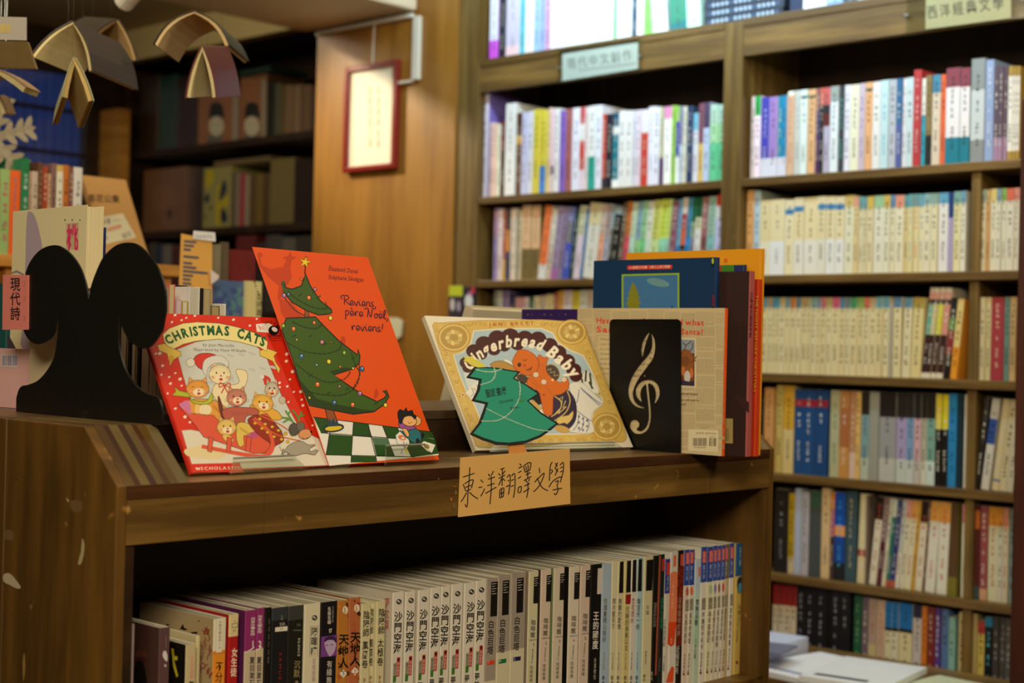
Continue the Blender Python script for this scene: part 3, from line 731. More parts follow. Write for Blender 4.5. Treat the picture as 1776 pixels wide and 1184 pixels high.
for s_ in ([(985, 820), (950, 780), (920, 760), (880, 755)], [(950, 780), (905, 710)], [(925, 765), (890, 788)], [(995, 815), (990, 760), (1010, 715)], [(992, 765), (950, 705)], [(1000, 745), (1028, 740)], [(920, 740), (935, 715)]): a.stroke(s_, 11, G_)
a.ell(960, 832, 34, 40, (86, 80, 72), line=3); a.ell(1003, 812, 26, 30, (110, 100, 90), line=2)
a.stroke([(905, 985), (880, 968), (868, 940)], 4, (120, 110, 100), sm=3); a.stroke([(1050, 975), (1090, 985), (1118, 965)], 10, (150, 142, 128), sm=3); a.stroke([(930, 985), (905, 1000), (880, 985)], 10, (110, 100, 90), sm=3)
a.poly([(900, 965), (930, 930), (1000, 905), (1050, 930), (1100, 930), (1060, 955), (1070, 975), (1105, 960), (1095, 995), (1030, 985), (960, 1002), (905, 975), (885, 985), (890, 955)], (164, 156, 142), sm=3, line=3)
a.ell(1030, 862, 42, 32, (216, 150, 98), rot=-15, line=3); a.ell(1070, 848, 8, 7, (30, 20, 20), n=8); a.stroke([(1010, 880), (1030, 895), (1050, 885)], 3)
a.poly([(716, 156), (795, 148), (848, 176), (842, 214), (722, 204)], (234, 226, 216)); a.stroke([(730, 165), (750, 195), (742, 170), (772, 196), (760, 168)], 4, (200, 60, 50))
a.ell(830, 196, 34, 32, (22, 20, 22)); a.ell(836, 190, 20, 14, (230, 226, 220), rot=30); a.arc('WITH ME', [(775, 160), (820, 152), (868, 190)], 16, (40, 20, 20), .02)
a.text('Cartwheel', (788, 240), (878, 236), 20, (24, 20, 22), .03); a.text('BOOKS', (798, 254), (872, 250), 11, (24, 20, 22), .02, gap=.1); a.text('PAPERBACKS', (798, 265), (882, 264), 7, (60, 20, 20))
a.build('cover_print', r, M_GLOSS)
stand('book_stand', BL, BR, up, .006, .019, 'clear acrylic stand holding up the red kitten book', .20, .74)

# ---- orange book of the leaning tree
BR = on(762, 797, 2, Zl); BL = Vector((BR.x - .002, 1.228, Zl)); up = on(638, 446, 1, BR.y) - BR
r, n, P = slab('picture_book', BL, BR, up, .0105, cols=((226, 80, 12), (226, 220, 205)), label='tall orange hardback with a leaning decorated tree on checkered floor')
a = Art(BL, n, (400, 400, 2.82))
inv_tl = (103, 80)
a.poly([(104, 79), (664, 130), (1016, 1098), (480, 1150)], (226, 80, 8))
SH = (194, 60, 10)
a.poly([(130, 112), (145, 105), (160, 120), (146, 135), (152, 168), (195, 188), (255, 178), (272, 142), (250, 132), (282, 122), (290, 100), (300, 125), (325, 130), (298, 145), (292, 185), (300, 230), (262, 290), (238, 345), (228, 330), (235, 270), (180, 225), (140, 170)], SH)
a.poly([(235, 330), (300, 350), (350, 420), (265, 432), (245, 400)], SH); a.poly([(540, 520), (558, 520), (560, 560), (535, 575)], SH, sm=2); a.poly([(705, 780), (718, 775), (722, 805), (700, 825)], SH, sm=2)
a.poly([(404, 911), (985, 984), (1018, 1097), (482, 1149)], (228, 226, 222)); GT = (36, 76, 22)
for q in ([(404, 911), (497, 923), (474, 990), (440, 986)], [(600, 936), (672, 944), (692, 1011), (595, 1004)], [(742, 953), (818, 962), (840, 1019), (768, 1016)], [(480, 995), (594, 1003), (590, 1100), (466, 1094)], [(692, 1011), (770, 1017), (802, 1106), (712, 1101)], [(590, 1101), (708, 1104), (712, 1131), (590, 1134)], [(842, 1019), (905, 1003), (1000, 1020), (1016, 1090), (900, 1106), (880, 1104)], [(880, 970), (985, 984), (998, 1018), (900, 1004)]):
    a.poly(q, GT)
for s_ in ([(404, 911), (985, 984)], [(440, 988), (840, 1019)], [(466, 1096), (900, 1106)], [(600, 936), (588, 1134)], [(672, 944), (715, 1130)], [(742, 953), (802, 1106)], [(497, 923), (466, 1096)]): a.stroke(s_, 4)
a.poly([(690, 1011), (768, 1016), (780, 1050), (700, 1046)], (78, 112, 86))
GR = (58, 90, 20); GD = (36, 60, 14)
a.poly([(458, 850), (492, 846), (516, 920), (524, 950), (478, 950), (466, 890)], (142, 78, 32), line=4); a.ell(503, 964, 50, 20, (36, 66, 84), rot=-6, line=4); a.ell(503, 966, 42, 12, (220, 190, 40), rot=-6); a.poly([(474, 958), (480, 915), (492, 935), (502, 915), (512, 938), (522, 925), (530, 955)], (36, 66, 84))
a.poly([(363, 385), (380, 385), (384, 422), (362, 422)], (142, 78, 32), line=3)
a.poly([(272, 428), (415, 422), (445, 455), (530, 540), (620, 608), (622, 580), (632, 615), (628, 650), (590, 678), (505, 706), (560, 745), (640, 800), (715, 836), (752, 818), (762, 800), (744, 784), (760, 780), (774, 812), (750, 850), (700, 885), (600, 897), (500, 878), (385, 855), (330, 720), (300, 620), (250, 485)], GR, line=6)
a.poly([(330, 720), (385, 853), (500, 876), (600, 894), (700, 882), (640, 872), (520, 850), (420, 820)], GD); a.poly([(505, 704), (590, 676), (560, 668), (480, 690)], GD)
a.poly([(252, 252), (262, 250), (268, 278), (300, 286), (345, 270), (358, 235), (366, 212), (386, 262), (400, 288), (440, 345), (492, 384), (496, 400), (480, 408), (430, 412), (370, 390), (300, 350), (258, 300)], GR, line=6)
a.stroke([(262, 258), (256, 248), (250, 262), (262, 300)], 7, GR, sm=3)
a.stroke([(365, 168), (363, 215)], 6)
for g_ in ([(282, 300), (345, 348), (420, 380), (468, 378), (464, 350)], [(302, 445), (360, 472), (420, 478), (448, 455)], [(272, 545), (360, 590), (460, 602), (530, 580), (542, 545)], [(322, 655), (400, 712), (480, 742), (556, 725), (584, 690)], [(362, 782), (450, 802), (560, 800), (622, 742), (628, 655)], [(265, 330), (310, 385), (360, 415)], [(590, 600), (610, 660), (632, 700), (600, 770)]):
    a.stroke(g_, 3.5, (30, 34, 16), sm=5)
    S_ = smooth(g_, 4, closed=False)
    for x, y in S_[::1]: a.stroke([(x - 2, y - 8), (x + 2, y + 8)], 2, (30, 34, 16))
for x, y in ((450, 560), (380, 520), (560, 780), (470, 800), (700, 850), (590, 630), (300, 520), (380, 715), (330, 320), (420, 330)): a.stroke([(x, y), (x + 20, y - 12)], 7, GD)
BB = dict(o=(230, 110, 40), y=(232, 208, 40), p=(206, 110, 150), b=(50, 110, 170), g=(140, 190, 50), t=(80, 160, 150), m=(160, 110, 170))
for x, y, q, c in ((282, 312, 9, 'b'), (260, 317, 12, 'm'), (382, 328, 12, 'o'), (412, 287, 9, 'p'), (488, 427, 12, 'y'), (307, 480, 12, 'o'), (323, 533, 6, 'y'), (446, 545, 11, 'p'), (408, 450, 10, 'o'), (490, 545, 5, 'o'), (345, 614, 13, 'b'), (480, 640, 12, 'y'), (555, 597, 10, 'g'), (420, 657, 8, 't'), (535, 665, 7, 'o'), (424, 752, 13, 'o'), (532, 762, 7, 'p'), (631, 796, 12, 'm'), (641, 676, 13, 'b'), (598, 673, 7, 'y'), (385, 817, 7, 'y'), (506, 841, 12, 'b'), (596, 851, 12, 'o'), (757, 853, 11, 'y'), (257, 465, 10, 'g'), (345, 237, 7, 'o')):
    a.ell(x, y, q * .85, q, BB[c], rot=-20, n=14, line=3); a.ell(x + q * .2, y - q * .3, q * .25, q * .25, (244, 236, 210), n=8)
st = []
for k in range(10):
    q = 31 if k % 2 == 0 else 11; an = math.radians(-78 + 36 * k); st.append((364 + q * math.cos(an), 154 + q * math.sin(an)))
a.poly(st, (232, 206, 40), line=3)
TX = (86, 22, 34)
a.text('Élisabeth Duval', (478, 195), (622, 209), 22, TX, .02); a.text('Stéphane Sénégas', (478, 236), (650, 250), 22, TX, .02)
# handwritten title, letter by letter
HW = {'R': [[(4, 0), (4, -38), (-4, -46), (-14, -36), (-4, -26)], [(4, -46), (22, -44), (24, -30), (6, -22), (16, -14), (30, 0)]],
      'e': [[(0, -6), (12, -10), (13, -20), (5, -22), (0, -12), (4, 0), (14, -3), (20, -8)]],
      'v': [[(-2, -20), (6, -2), (10, 0), (16, -20), (22, -16)]], 'i': [[(0, -20), (3, -2), (10, -4)], [(2, -32), (4, -29)]],
      'n': [[(0, 0), (0, -22)], [(0, -14), (8, -22), (14, -18), (15, -3), (22, -4)]], 's': [[(12, -22), (3, -20), (4, -12), (12, -6), (8, 0), (-2, -1)]],
      ',': [[(2, -2), (3, 4), (-3, 13)]], 'p': [[(0, -22), (0, 22)], [(0, -18), (10, -22), (15, -12), (8, 0), (0, -3)]],
      'è': [[(0, -6), (12, -10), (13, -20), (5, -22), (0, -12), (4, 0), (14, -3), (20, -8)], [(2, -36), (10, -30)]],
      'r': [[(0, -20), (3, 0), (5, -16), (10, -22), (16, -18)]], 'N': [[(0, 0), (4, -38), (-6, -42), (-14, -34)], [(4, -38), (17, 0), (24, -42), (32, -41)]],
      'o': [[(8, -20), (0, -14), (3, -1), (12, -2), (14, -14), (8, -20), (20, -16)]], 'ë': [[(0, -6), (12, -10), (13, -20), (5, -22), (0, -12), (4, 0), (14, -3), (20, -8)], [(2, -34), (4, -31)], [(12, -34), (14, -31)]],
      'l': [[(0, -4), (10, -36), (4, -40), (0, -20), (4, 0), (12, -4)]], '!': [[(6, -38), (2, -12)], [(0, -2), (2, 1)]]}
ADV = {'R': 32, 'N': 34, 'i': 14, ',': 12, ' ': 16, '!': 12, 'l': 16, 's': 19}
def hand(word, x, y, slope, sc=1.0):
    for ch in word:
        for s_ in HW.get(ch, []): a.stroke([(x + px * sc, y + py * sc + px * slope) for px, py in s_], 5.2, (62, 20, 52), sm=4)
        dx = ADV.get(ch, 22) * sc; x += dx; y += dx * slope
hand('Reviens,', 552, 362, .07, 1.0); hand('père Noël,', 562, 412, .10, 1.02); hand('reviens!', 592, 486, .06, 1.02)
# crouching child and drawings on the floor
a.poly([(806, 1000), (830, 978), (868, 990), (874, 1040), (862, 1062), (812, 1040)], (226, 224, 218), line=2); a.ell(838, 1012, 20, 12, (214, 120, 80), rot=20); a.ell(842, 1014, 8, 6, (228, 214, 190)); a.poly([(926, 1045), (945, 1028), (1002, 1046), (985, 1086), (960, 1078)], (230, 228, 222), line=2); a.ell(958, 1054, 16, 10, (150, 130, 60), rot=30)
a.poly([(846, 1062), (866, 1068), (864, 1098)], (230, 214, 50))
for q in ((845, 1030, 850, 1062), (860, 1035, 856, 1062), (832, 1090, 840, 1072), (878, 1088, 868, 1078), (884, 1094, 890, 1082)): a.stroke([(q[0], q[1]), (q[2], q[3])], 3, (130, 60, 40))
a.poly([(826, 975), (850, 985), (905, 968), (930, 990), (935, 1005), (925, 1030), (900, 1040), (870, 1020), (842, 995)], (40, 108, 122), sm=3, line=3)
a.poly([(820, 935), (845, 930), (890, 955), (908, 965), (870, 975), (845, 968), (828, 965)], (150, 80, 150), sm=3, line=3)
a.poly([(905, 905), (930, 920), (928, 945), (910, 955), (900, 940)], (228, 172, 110), sm=3, line=3); a.poly([(838, 968), (860, 970), (874, 1000), (862, 1008), (850, 990)], (228, 172, 110), sm=3, line=3)
a.ell(872, 928, 38, 28, (232, 176, 116), rot=15, line=3)
a.poly([(815, 890), (828, 872), (846, 880), (858, 862), (866, 882), (888, 876), (896, 898), (910, 905), (900, 925), (885, 908), (860, 908), (846, 918), (838, 940), (826, 945), (818, 920)], (20, 18, 22), sm=2)
for q in ((868, 938, 876, 944), (880, 940, 886, 934)): a.stroke([(q[0], q[1]), (q[2], q[3])], 3)
a.ell(938, 1002, 9, 16, (22, 24, 30)); a.ell(914, 1030, 9, 16, (22, 24, 30)); a.build('cover_print', r, M_GLOSS)
a = Art(P(-.0008, 0, 0), (0, -1, 0), (400, 400, 2.82), base=1e-4)
a.text('Élisabeth Duval / Stéphane Sénégas', (178, 408), (83, 140), 15, (60, 52, 46), up=(-.95, .32))
a.build('lettering', r, M_GLOSS)
stand('book_stand', BL, BR, up, .0105, .026, 'clear acrylic stand under the tall orange book', .30, .90)

# ---- landscape book with the gold border
BL = on(826, 781, 2, Zl); BR = on(1098, 775, 2, Zl)
u1 = on(734, 556, 1, BL.y) - BL; u2 = on(1009, 549, 1, BR.y) - BR; up = (u1 + u2) / 2
r, n, P = slab('picture_book', BL, BR, up, .0095, cols=((226, 218, 198), (224, 214, 190)), label='wide cream picture book with gold border and a gingerbread figure')
a = Art(BL, n, (720, 520, 3.9475))
GO = (206, 174, 92); GOD = (162, 124, 50); GOL = (226, 202, 128)
outer = [(118, 175), (165, 158), (300, 150), (440, 140), (650, 138), (860, 135), (1010, 145), (1120, 150), (1158, 185), (1195, 290), (1240, 400), (1330, 620), (1400, 790), (1442, 900), (1440, 962), (1380, 975), (1200, 968), (1000, 985), (850, 1000), (650, 1008), (440, 1010), (405, 965), (330, 780), (240, 540), (180, 380)]
a.poly(outer, GO, sm=2, line=3, lcol=GOD)
inner = [(400, 212), (560, 200), (700, 195), (860, 195), (940, 225), (975, 290), (1060, 345), (1150, 380), (1200, 470), (1250, 590), (1287, 700), (1275, 722), (1222, 762), (1208, 822), (1226, 900), (1190, 916), (900, 920), (600, 915), (455, 905), (440, 800), (400, 705), (360, 650), (300, 500), (262, 377), (330, 355), (380, 300)]
a.poly(inner, (168, 192, 204), line=6, lcol=(234, 224, 196))
rr = random.Random(5)
for k in range(len(outer)):
    p, q = outer[k], outer[(k + 1) % len(outer)]; m_ = max(1, int(math.hypot(q[0] - p[0], q[1] - p[1]) / 34))
    cxm, cym = 760, 570
    for j in range(m_):
        x = p[0] + (q[0] - p[0]) * (j + .5) / m_; y = p[1] + (q[1] - p[1]) * (j + .5) / m_
        dx, dy = cxm - x, cym - y; d = math.hypot(dx, dy); x += dx / d * 34; y += dy / d * 30; an = rr.uniform(0, 6.28)
        a.stroke([(x + 18 * math.cos(an + t * .9) * (1 - t * .13), y + 16 * math.sin(an + t * .9) * (1 - t * .13)) for t in range(7)], 3.2, GOD if rr.random() < .7 else GOL, sm=3)
for cx, cy, rx, ry in ((265, 258, 98, 84), (1072, 220, 88, 74), (1312, 868, 92, 82), (560, 960, 0, 0)):
    if not rx: continue
    a.ell(cx, cy, rx + 12, ry + 11, GO, n=28, line=4, lcol=GOD); a.ell(cx, cy, rx, ry, (196, 166, 90), n=28, line=5, lcol=GOL)
    a.ell(cx, cy, rx - 12, ry - 10, (180, 148, 74), n=28, line=3, lcol=GOD)
    for k in range(9):
        an = k * .7 + cx; a.ell(cx + rx * .45 * math.cos(an), cy + ry * .45 * math.sin(an), 22, 16, GOL if k % 2 else (200, 176, 110), rot=k * 40, n=10, line=2, lcol=GOD)
for x, y in ((325, 650), (1195, 400), (1262, 640)): 
    for k in range(6): a.ell(x + 13 * math.cos(k * 1.05), y + 13 * math.sin(k * 1.05), 8, 8, GOL, n=8, line=2, lcol=GOD)
    a.ell(x, y, 7, 7, GOD, n=8)
a.text('JAN  BRETT', (508, 181), (815, 172), 26, (176, 66, 38), .01, gap=.22)
W_ = (226, 224, 216); WG = (150, 150, 142)
a.poly([(340, 640), (380, 590), (440, 555), (450, 620), (430, 700), (400, 700), (362, 655)], W_, line=2, lcol=WG); a.poly([(330, 500), (400, 470), (430, 560), (360, 610)], (206, 214, 214))
for q in ([(385, 600), (400, 640), (380, 660)], [(420, 580), (430, 620), (410, 650)], [(400, 600), (415, 625)]): a.stroke(q, 6, WG, sm=3)
a.poly([(585, 440), (615, 405), (640, 410), (672, 440), (690, 480), (600, 470)], W_, line=2, lcol=WG)
a.poly([(1100, 560), (1140, 520), (1170, 470), (1210, 520), (1250, 600), (1260, 640), (1180, 640)], W_, line=2, lcol=WG)
for q in ([(1170, 480), (1165, 560)], [(1195, 500), (1205, 580)], [(1140, 540), (1150, 600)], [(1190, 560), (1215, 610)]): a.stroke(q, 13, (60, 70, 44))
a.poly([(1050, 585), (1140, 565), (1200, 620), (1285, 705), (1222, 760), (1208, 822), (1222, 905), (1110, 912), (1040, 880), (1100, 740)], (222, 220, 212), sm=3, line=3, lcol=WG)
BE = (84, 100, 140)
for q in ([(1130, 600), (1200, 660), (1275, 715)], [(1122, 615), (1110, 690), (1100, 700)], [(1140, 612), (1205, 672), (1262, 724)], [(1110, 760), (1160, 800), (1205, 830)], [(1120, 780), (1110, 850), (1080, 895)], [(1150, 800), (1150, 860), (1120, 900)], [(1180, 815), (1190, 860), (1170, 905)]): a.stroke(q, 5, BE, sm=4)
for k in range(8): a.ell(1120 + (k % 3) * 28, 800 + k * 13, 7, 9, BE, n=8)
a.poly([(515, 440), (560, 418), (620, 425), (700, 475), (680, 500), (600, 470), (530, 462)], (178, 138, 66), sm=3, line=3)
a.ell(935, 500, 52, 62, (74, 62, 58), rot=-30, line=5, lcol=(190, 160, 90)); a.stroke([(905, 480), (930, 470), (925, 500), (955, 490), (950, 520), (980, 515)], 5, (196, 168, 98))
a.poly([(690, 530), (720, 505), (775, 530), (770, 565), (730, 575)], (70, 58, 54), sm=2, line=5, lcol=(190, 160, 90))
a.poly([(950, 655), (1040, 618), (1098, 700), (1098, 820), (1040, 890), (985, 880), (915, 800), (935, 720)], (52, 40, 66), sm=4, line=3)
a.stroke([(955, 660), (1000, 700), (985, 760), (930, 800)], 7, (206, 178, 100), sm=4); a.stroke([(1040, 625), (1060, 690), (1030, 770), (950, 830)], 7, (206, 178, 100), sm=4)
a.stroke([(985, 680), (1010, 660), (1000, 710), (1030, 690), (1010, 740), (1035, 730), (980, 780), (990, 745), (950, 790)], 5, (226, 200, 130))
a.poly([(965, 830), (1000, 800), (1050, 790), (1080, 760), (1075, 810), (1040, 850), (1020, 840), (985, 850)], (214, 186, 110), sm=2); a.ell(1005, 885, 55, 24, (196, 160, 84), rot=15)
a.ell(840, 665, 48, 55, (26, 18, 20)); a.stroke([(795, 690), (870, 760)], 26, (196, 164, 90)); a.ell(868, 765, 22, 20, (226, 216, 190), line=2)
GB = (206, 104, 26); GBD = (150, 66, 14)
a.poly([(790, 510), (848, 455), (838, 400), (850, 375), (880, 395), (912, 392), (900, 430), (898, 490), (950, 545), (1000, 565), (1015, 530), (1045, 540), (1050, 600), (1000, 645), (948, 660), (942, 730), (935, 785), (900, 790), (875, 760), (862, 690), (840, 625), (765, 580)], GB, sm=4, line=4, lcol=GBD)
a.poly([(700, 350), (712, 330), (728, 342), (760, 342), (820, 380), (846, 440), (820, 500), (760, 518), (690, 480), (665, 420)], GB, sm=4, line=4, lcol=GBD)
a.ell(712, 445, 13, 15, (60, 24, 10)); a.stroke([(735, 408), (750, 418), (765, 405)], 5, (70, 30, 12)); a.ell(748, 450, 10, 10, (190, 60, 30)); a.stroke([(758, 478), (785, 482), (800, 455)], 5, (80, 30, 14), sm=3); a.stroke([(770, 475), (792, 468)], 6, (130, 40, 20))
for q in ([(800, 530), (860, 600)], [(830, 500), (900, 570)], [(800, 560), (840, 600)], [(870, 440), (885, 540)], [(880, 580), (930, 640)], [(790, 545), (850, 480)]): 
    for j in range(7): a.ell(q[0][0] + (q[1][0] - q[0][0]) * j / 6, q[0][1] + (q[1][1] - q[0][1]) * j / 6, 3, 3, GBD, n=6)
for x, y in ((825, 512), (880, 562), (1018, 545)): a.ell(x, y, 19, 17, (226, 208, 180), line=3, lcol=(150, 120, 90)); a.stroke([(x - 12, y), (x + 12, y)], 3, (180, 140, 110))
a.ell(940, 548, 9, 9, (240, 190, 130)); a.ell(880, 650, 7, 7, (150, 66, 14))
CL = (70, 24, 20)
for x, y, q in ((345, 430, 42), (360, 465, 38), (400, 350, 52), (470, 300, 58), (560, 262, 60), (650, 250, 62), (750, 262, 58), (840, 268, 58), (920, 310, 55), (980, 360, 55), (1040, 420, 55), (1085, 480, 52), (1100, 520, 45), (450, 370, 45), (540, 340, 45), (700, 300, 50), (610, 318, 40)): a.ell(x, y, q, q * .9, CL, n=20)
a.arc('Gingerbread', [(378, 492), (432, 418), (510, 364), (600, 330), (700, 316), (790, 324), (868, 350)], 82, (238, 230, 208), .035, gap=.02, shear=.18)
a.arc('Baby', [(888, 372), (952, 418), (1022, 478), (1078, 548)], 86, (238, 230, 208), .04, gap=.03, shear=.15)
a.build('cover_print', r, M_GLOSS)
stand('book_stand', BL, BR, up, .0095, .012, 'clear acrylic stand holding up the gold-bordered gingerbread book', .05, .90)

# ---- green paper tree sign
tp = Vector((-1.362, 1.62, 1.12)); tn = Vector((1, 0, .22)).normalized()
FR7 = (720, 520, 3.9475)
a0 = Art(tp, tn, FR7)
OUT = [(412, 456), (485, 458), (560, 464), (722, 490), (682, 535), (762, 578), (854, 640), (780, 692), (862, 768), (982, 845), (935, 888), (860, 940), (760, 980), (640, 994), (560, 988), (465, 958), (380, 918), (440, 840), (486, 712), (392, 690), (428, 620), (443, 550), (355, 531)]
def cutout(name, label, cat, pts, N, pl, fr, th, col, m=M_PAPER):
    ar = Art(pl, N, fr, base=0); P3 = [ar.pt(*p) for p in pts]; o0 = P3[0]
    r = empty(name, tuple(o0)); tag(r, label, cat); b = MB(); b.prism([p - o0 for p in P3], -ar.N * th, col); b.build('board', m, r); return r, ar
r, ar = cutout('tree_sign', 'green card Christmas tree sign with yellow star before the gingerbread book', 'sign', OUT, tn, tp, FR7, .002, (22, 30, 34))
T0 = -Vector(r.location)
tk = MB(); tk.prism([ar.pt(*p) + T0 - ar.N * .0021 for p in ((650, 975), (745, 970), (790, 1075), (655, 1075))], -ar.N * .0015, (206, 136, 64)); tk.build('trunk', M_PAPER, r)
sp = [(326, 385), (345, 392), (392, 384), (405, 405), (436, 414), (448, 430), (478, 442), (466, 448), (484, 460), (430, 462), (402, 455), (375, 442), (362, 428), (334, 418), (344, 402)]
sk = MB(); sk.prism([ar.pt(*p) + T0 + ar.N * .0003 for p in sp], -ar.N * .0015, (232, 222, 92)); sk.build('star', M_PAPER, r)
a = Art(tp, tn, FR7, base=1.5e-4)
INN = [(422, 466), (485, 467), (560, 472), (700, 496), (668, 538), (756, 586), (836, 641), (764, 690), (852, 775), (962, 847), (922, 876), (852, 924), (755, 962), (640, 976), (560, 971), (470, 943), (398, 912), (452, 844), (502, 702), (410, 682), (442, 620), (456, 540), (375, 524)]
a.poly(INN, (42, 156, 130))
for s_ in ([(415, 475), (480, 490), (540, 490), (590, 472)], [(540, 465), (548, 510), (520, 555), (448, 580)], [(712, 560), (718, 620), (700, 700), (640, 780), (560, 825), (455, 828)], [(490, 745), (600, 800), (720, 850), (820, 885), (920, 898)]):
    S_ = smooth(s_, 8, closed=False); a.stroke(S_, 3.5, (190, 216, 196))
    for i, (x, y) in enumerate(S_): a.stroke([(x - 6, y - 5 + (i % 3) * 3), (x + 5, y + 4 - (i % 2) * 5)], 3, (196, 222, 202))
a.text('聖誕書展', (484, 664), (628, 640), 44, (24, 62, 62), .012); a.text('Christmas', (575, 712), (672, 690), 24, (24, 62, 62)); a.text('Books', (652, 752), (712, 738), 22, (24, 62, 62))
a.ell(725, 690, 12, 12, (70, 150, 60), n=8)
for k in range(6): a.ell(725 + 20 * math.cos(k), 675 + 18 * math.sin(k * 1.05 + .3), 4, 4, (30, 90, 60), n=6)
for q in ([(665, 1000), (670, 1040)], [(690, 1000), (685, 1035)], [(715, 998), (725, 1040)]): pass
a.build('sign_print', r, M_PAPER)

# ---- handwritten card on the ledge front
CP = Vector((XF + .0022, 0, 0))
FR5 = (760, 760, 6.83)
r, ar = cutout('shelf_sign', 'brown card with handwritten black characters on the display ledge front', 'sign', [(268, 228), (1558, 120), (1566, 775), (240, 932)], (1, 0, 0), CP, FR5, .0012, (222, 174, 100))
a = Art(CP, (1, 0, 0), FR5, base=1e-4); K = (24, 16, 12)
for s_ in ([(292, 458), (350, 440), (430, 412)], [(374, 340), (368, 470), (352, 640), (346, 780), (334, 812), (318, 778)], [(294, 540), (310, 580), (328, 625)], [(312, 540), (360, 505), (405, 490), (414, 505), (392, 590)], [(322, 580), (392, 552)], [(330, 628), (385, 600)], [(336, 640), (300, 705), (268, 752)], [(368, 636), (415, 680), (470, 715)],
           [(500, 488), (532, 522)], [(475, 582), (522, 574)], [(502, 686), (530, 640), (550, 594)], [(592, 418), (612, 452)], [(655, 385), (640, 415), (624, 442)], [(588, 484), (672, 456)], [(580, 560), (668, 532)], [(558, 652), (620, 615), (690, 576)], [(626, 450), (628, 600), (612, 780)],
           [(735, 368), (786, 350)], [(714, 412), (736, 440)], [(792, 382), (766, 420)], [(716, 475), (792, 432)], [(760, 366), (756, 560)], [(752, 475), (714, 556)], [(764, 474), (792, 502)], [(730, 608), (726, 704)], [(732, 606), (776, 588), (770, 690)], [(730, 655), (774, 640)], [(728, 706), (772, 686)], [(752, 600), (750, 696)],
           [(814, 462), (848, 430), (852, 520), (832, 666)], [(822, 506), (842, 494)], [(802, 574), (846, 552)], [(868, 446), (906, 420), (908, 590), (890, 702)], [(864, 500), (898, 484)], [(858, 572), (896, 556)],
           [(964, 298), (986, 324)], [(950, 352), (996, 332)], [(946, 408), (986, 386)], [(944, 476), (982, 450)], [(950, 580), (944, 640)], [(950, 582), (984, 570), (976, 634), (948, 642)],
           [(1008, 330), (1032, 404)], [(1010, 328), (1060, 292), (1098, 292), (1086, 370)], [(1036, 328), (1048, 382)], [(1064, 308), (1066, 372)], [(1030, 402), (1088, 372)], [(1036, 432), (1092, 404)], [(1060, 390), (1060, 478)], [(1014, 500), (1102, 450)], [(1036, 492), (1050, 520)], [(1082, 478), (1070, 505)], [(1018, 566), (1084, 532)], [(1008, 638), (1080, 592)], [(1062, 512), (1062, 620), (1046, 702)],
           [(1196, 348), (1204, 410)], [(1142, 518), (1180, 478), (1252, 410), (1240, 470), (1190, 570), (1128, 632)], [(1172, 468), (1225, 575), (1300, 620)],
           [(1352, 278), (1326, 335), (1316, 502)], [(1328, 372), (1356, 384), (1330, 420)], [(1384, 290), (1412, 334)], [(1416, 284), (1384, 352)], [(1384, 350), (1416, 398)], [(1418, 352), (1384, 440)], [(1440, 318), (1482, 286), (1478, 400), (1444, 522)], [(1444, 350), (1474, 338)], [(1444, 398), (1472, 384)], [(1310, 578), (1360, 505), (1440, 456), (1460, 470)], [(1384, 516), (1422, 502), (1404, 560)], [(1408, 560), (1418, 615), (1392, 665), (1370, 648)], [(1354, 612), (1410, 600), (1466, 590)]):
    a.stroke(s_, 12.5, K, sm=4)
a.build('lettering', r, M_PAPER)
# ================================================================ black tree-shaped bookend
DKI = (110, 104, 92)
YE = 0.942
BO = [(30.5, 712), (31, 690), (35, 676), (41, 669), (51, 667), (69, 659), (87, 638), (98, 613), (103, 577), (103.5, 556), (102, 539), (100, 558), (96, 577), (85, 591), (69, 597), (55, 591), (44, 574), (40, 545), (41, 512), (48, 470), (61, 445), (78, 430), (98, 425), (112, 430), (127, 442.5), (142, 465), (152, 493), (156.6, 518), (160, 498), (170, 470), (182.5, 445), (203, 426), (224, 420.5), (243, 425), (263.5, 445), (279, 470), (289, 503), (290.5, 538), (284, 574), (266, 599), (248, 604), (228, 592), (216, 571), (211.5, 556), (210, 544), (208.5, 562), (209, 600), (219, 638), (236.5, 665.6), (257, 682), (275, 688), (282, 701), (285, 720), (285, 737)]
pl = Vector((0, YE, 0))
a0 = Art(pl, (0, -1, 0), (0, 0, 1), base=0)
BO = [BO[0]] + smooth(BO[1:9], 4, closed=False) + smooth(BO[9:38], 4, closed=False) + smooth(BO[38:], 4, closed=False)
pts = [a0.pt(*p) for p in BO]
for p in pts: p.z = max(p.z, ZR + .0004)
pts[-1].z = ZR + .0004; pts[0].z = ZR + .0004
# the small notch in the foot
xn0, xn1 = a0.pt(143, 715).x, a0.pt(156, 718).x
pts += [Vector((xn1, YE, ZR + .0004)), Vector((xn1, YE, ZR + .009)), Vector((xn0, YE, ZR + .009)), Vector((xn0, YE, ZR + .0004))]
r = empty('bookend', tuple(pts[0])); tag(r, 'black tree-shaped steel bookend on top of the display bookcase', 'bookend')
b = MB(); b.prism([p - pts[0] for p in pts], (0, -.0022, 0)); b.build('plate', M_BLACK, r, 0.0004)
b = MB(); b.box(0.01, pts[-5].x - pts[0].x - .012, .0002, .014, .0001, .0012); b.build('foot', M_BLACK, r)
for p_ in ((192, 456, 2), ): 
    pass
a = Art((0, YE - .0022, 0), (0, -1, 0), (0, 0, 1), base=1e-4); a.ell(193, 457, 3, 4, (8, 8, 8), n=10); a.build('scratch_print', r, M_BLACK)
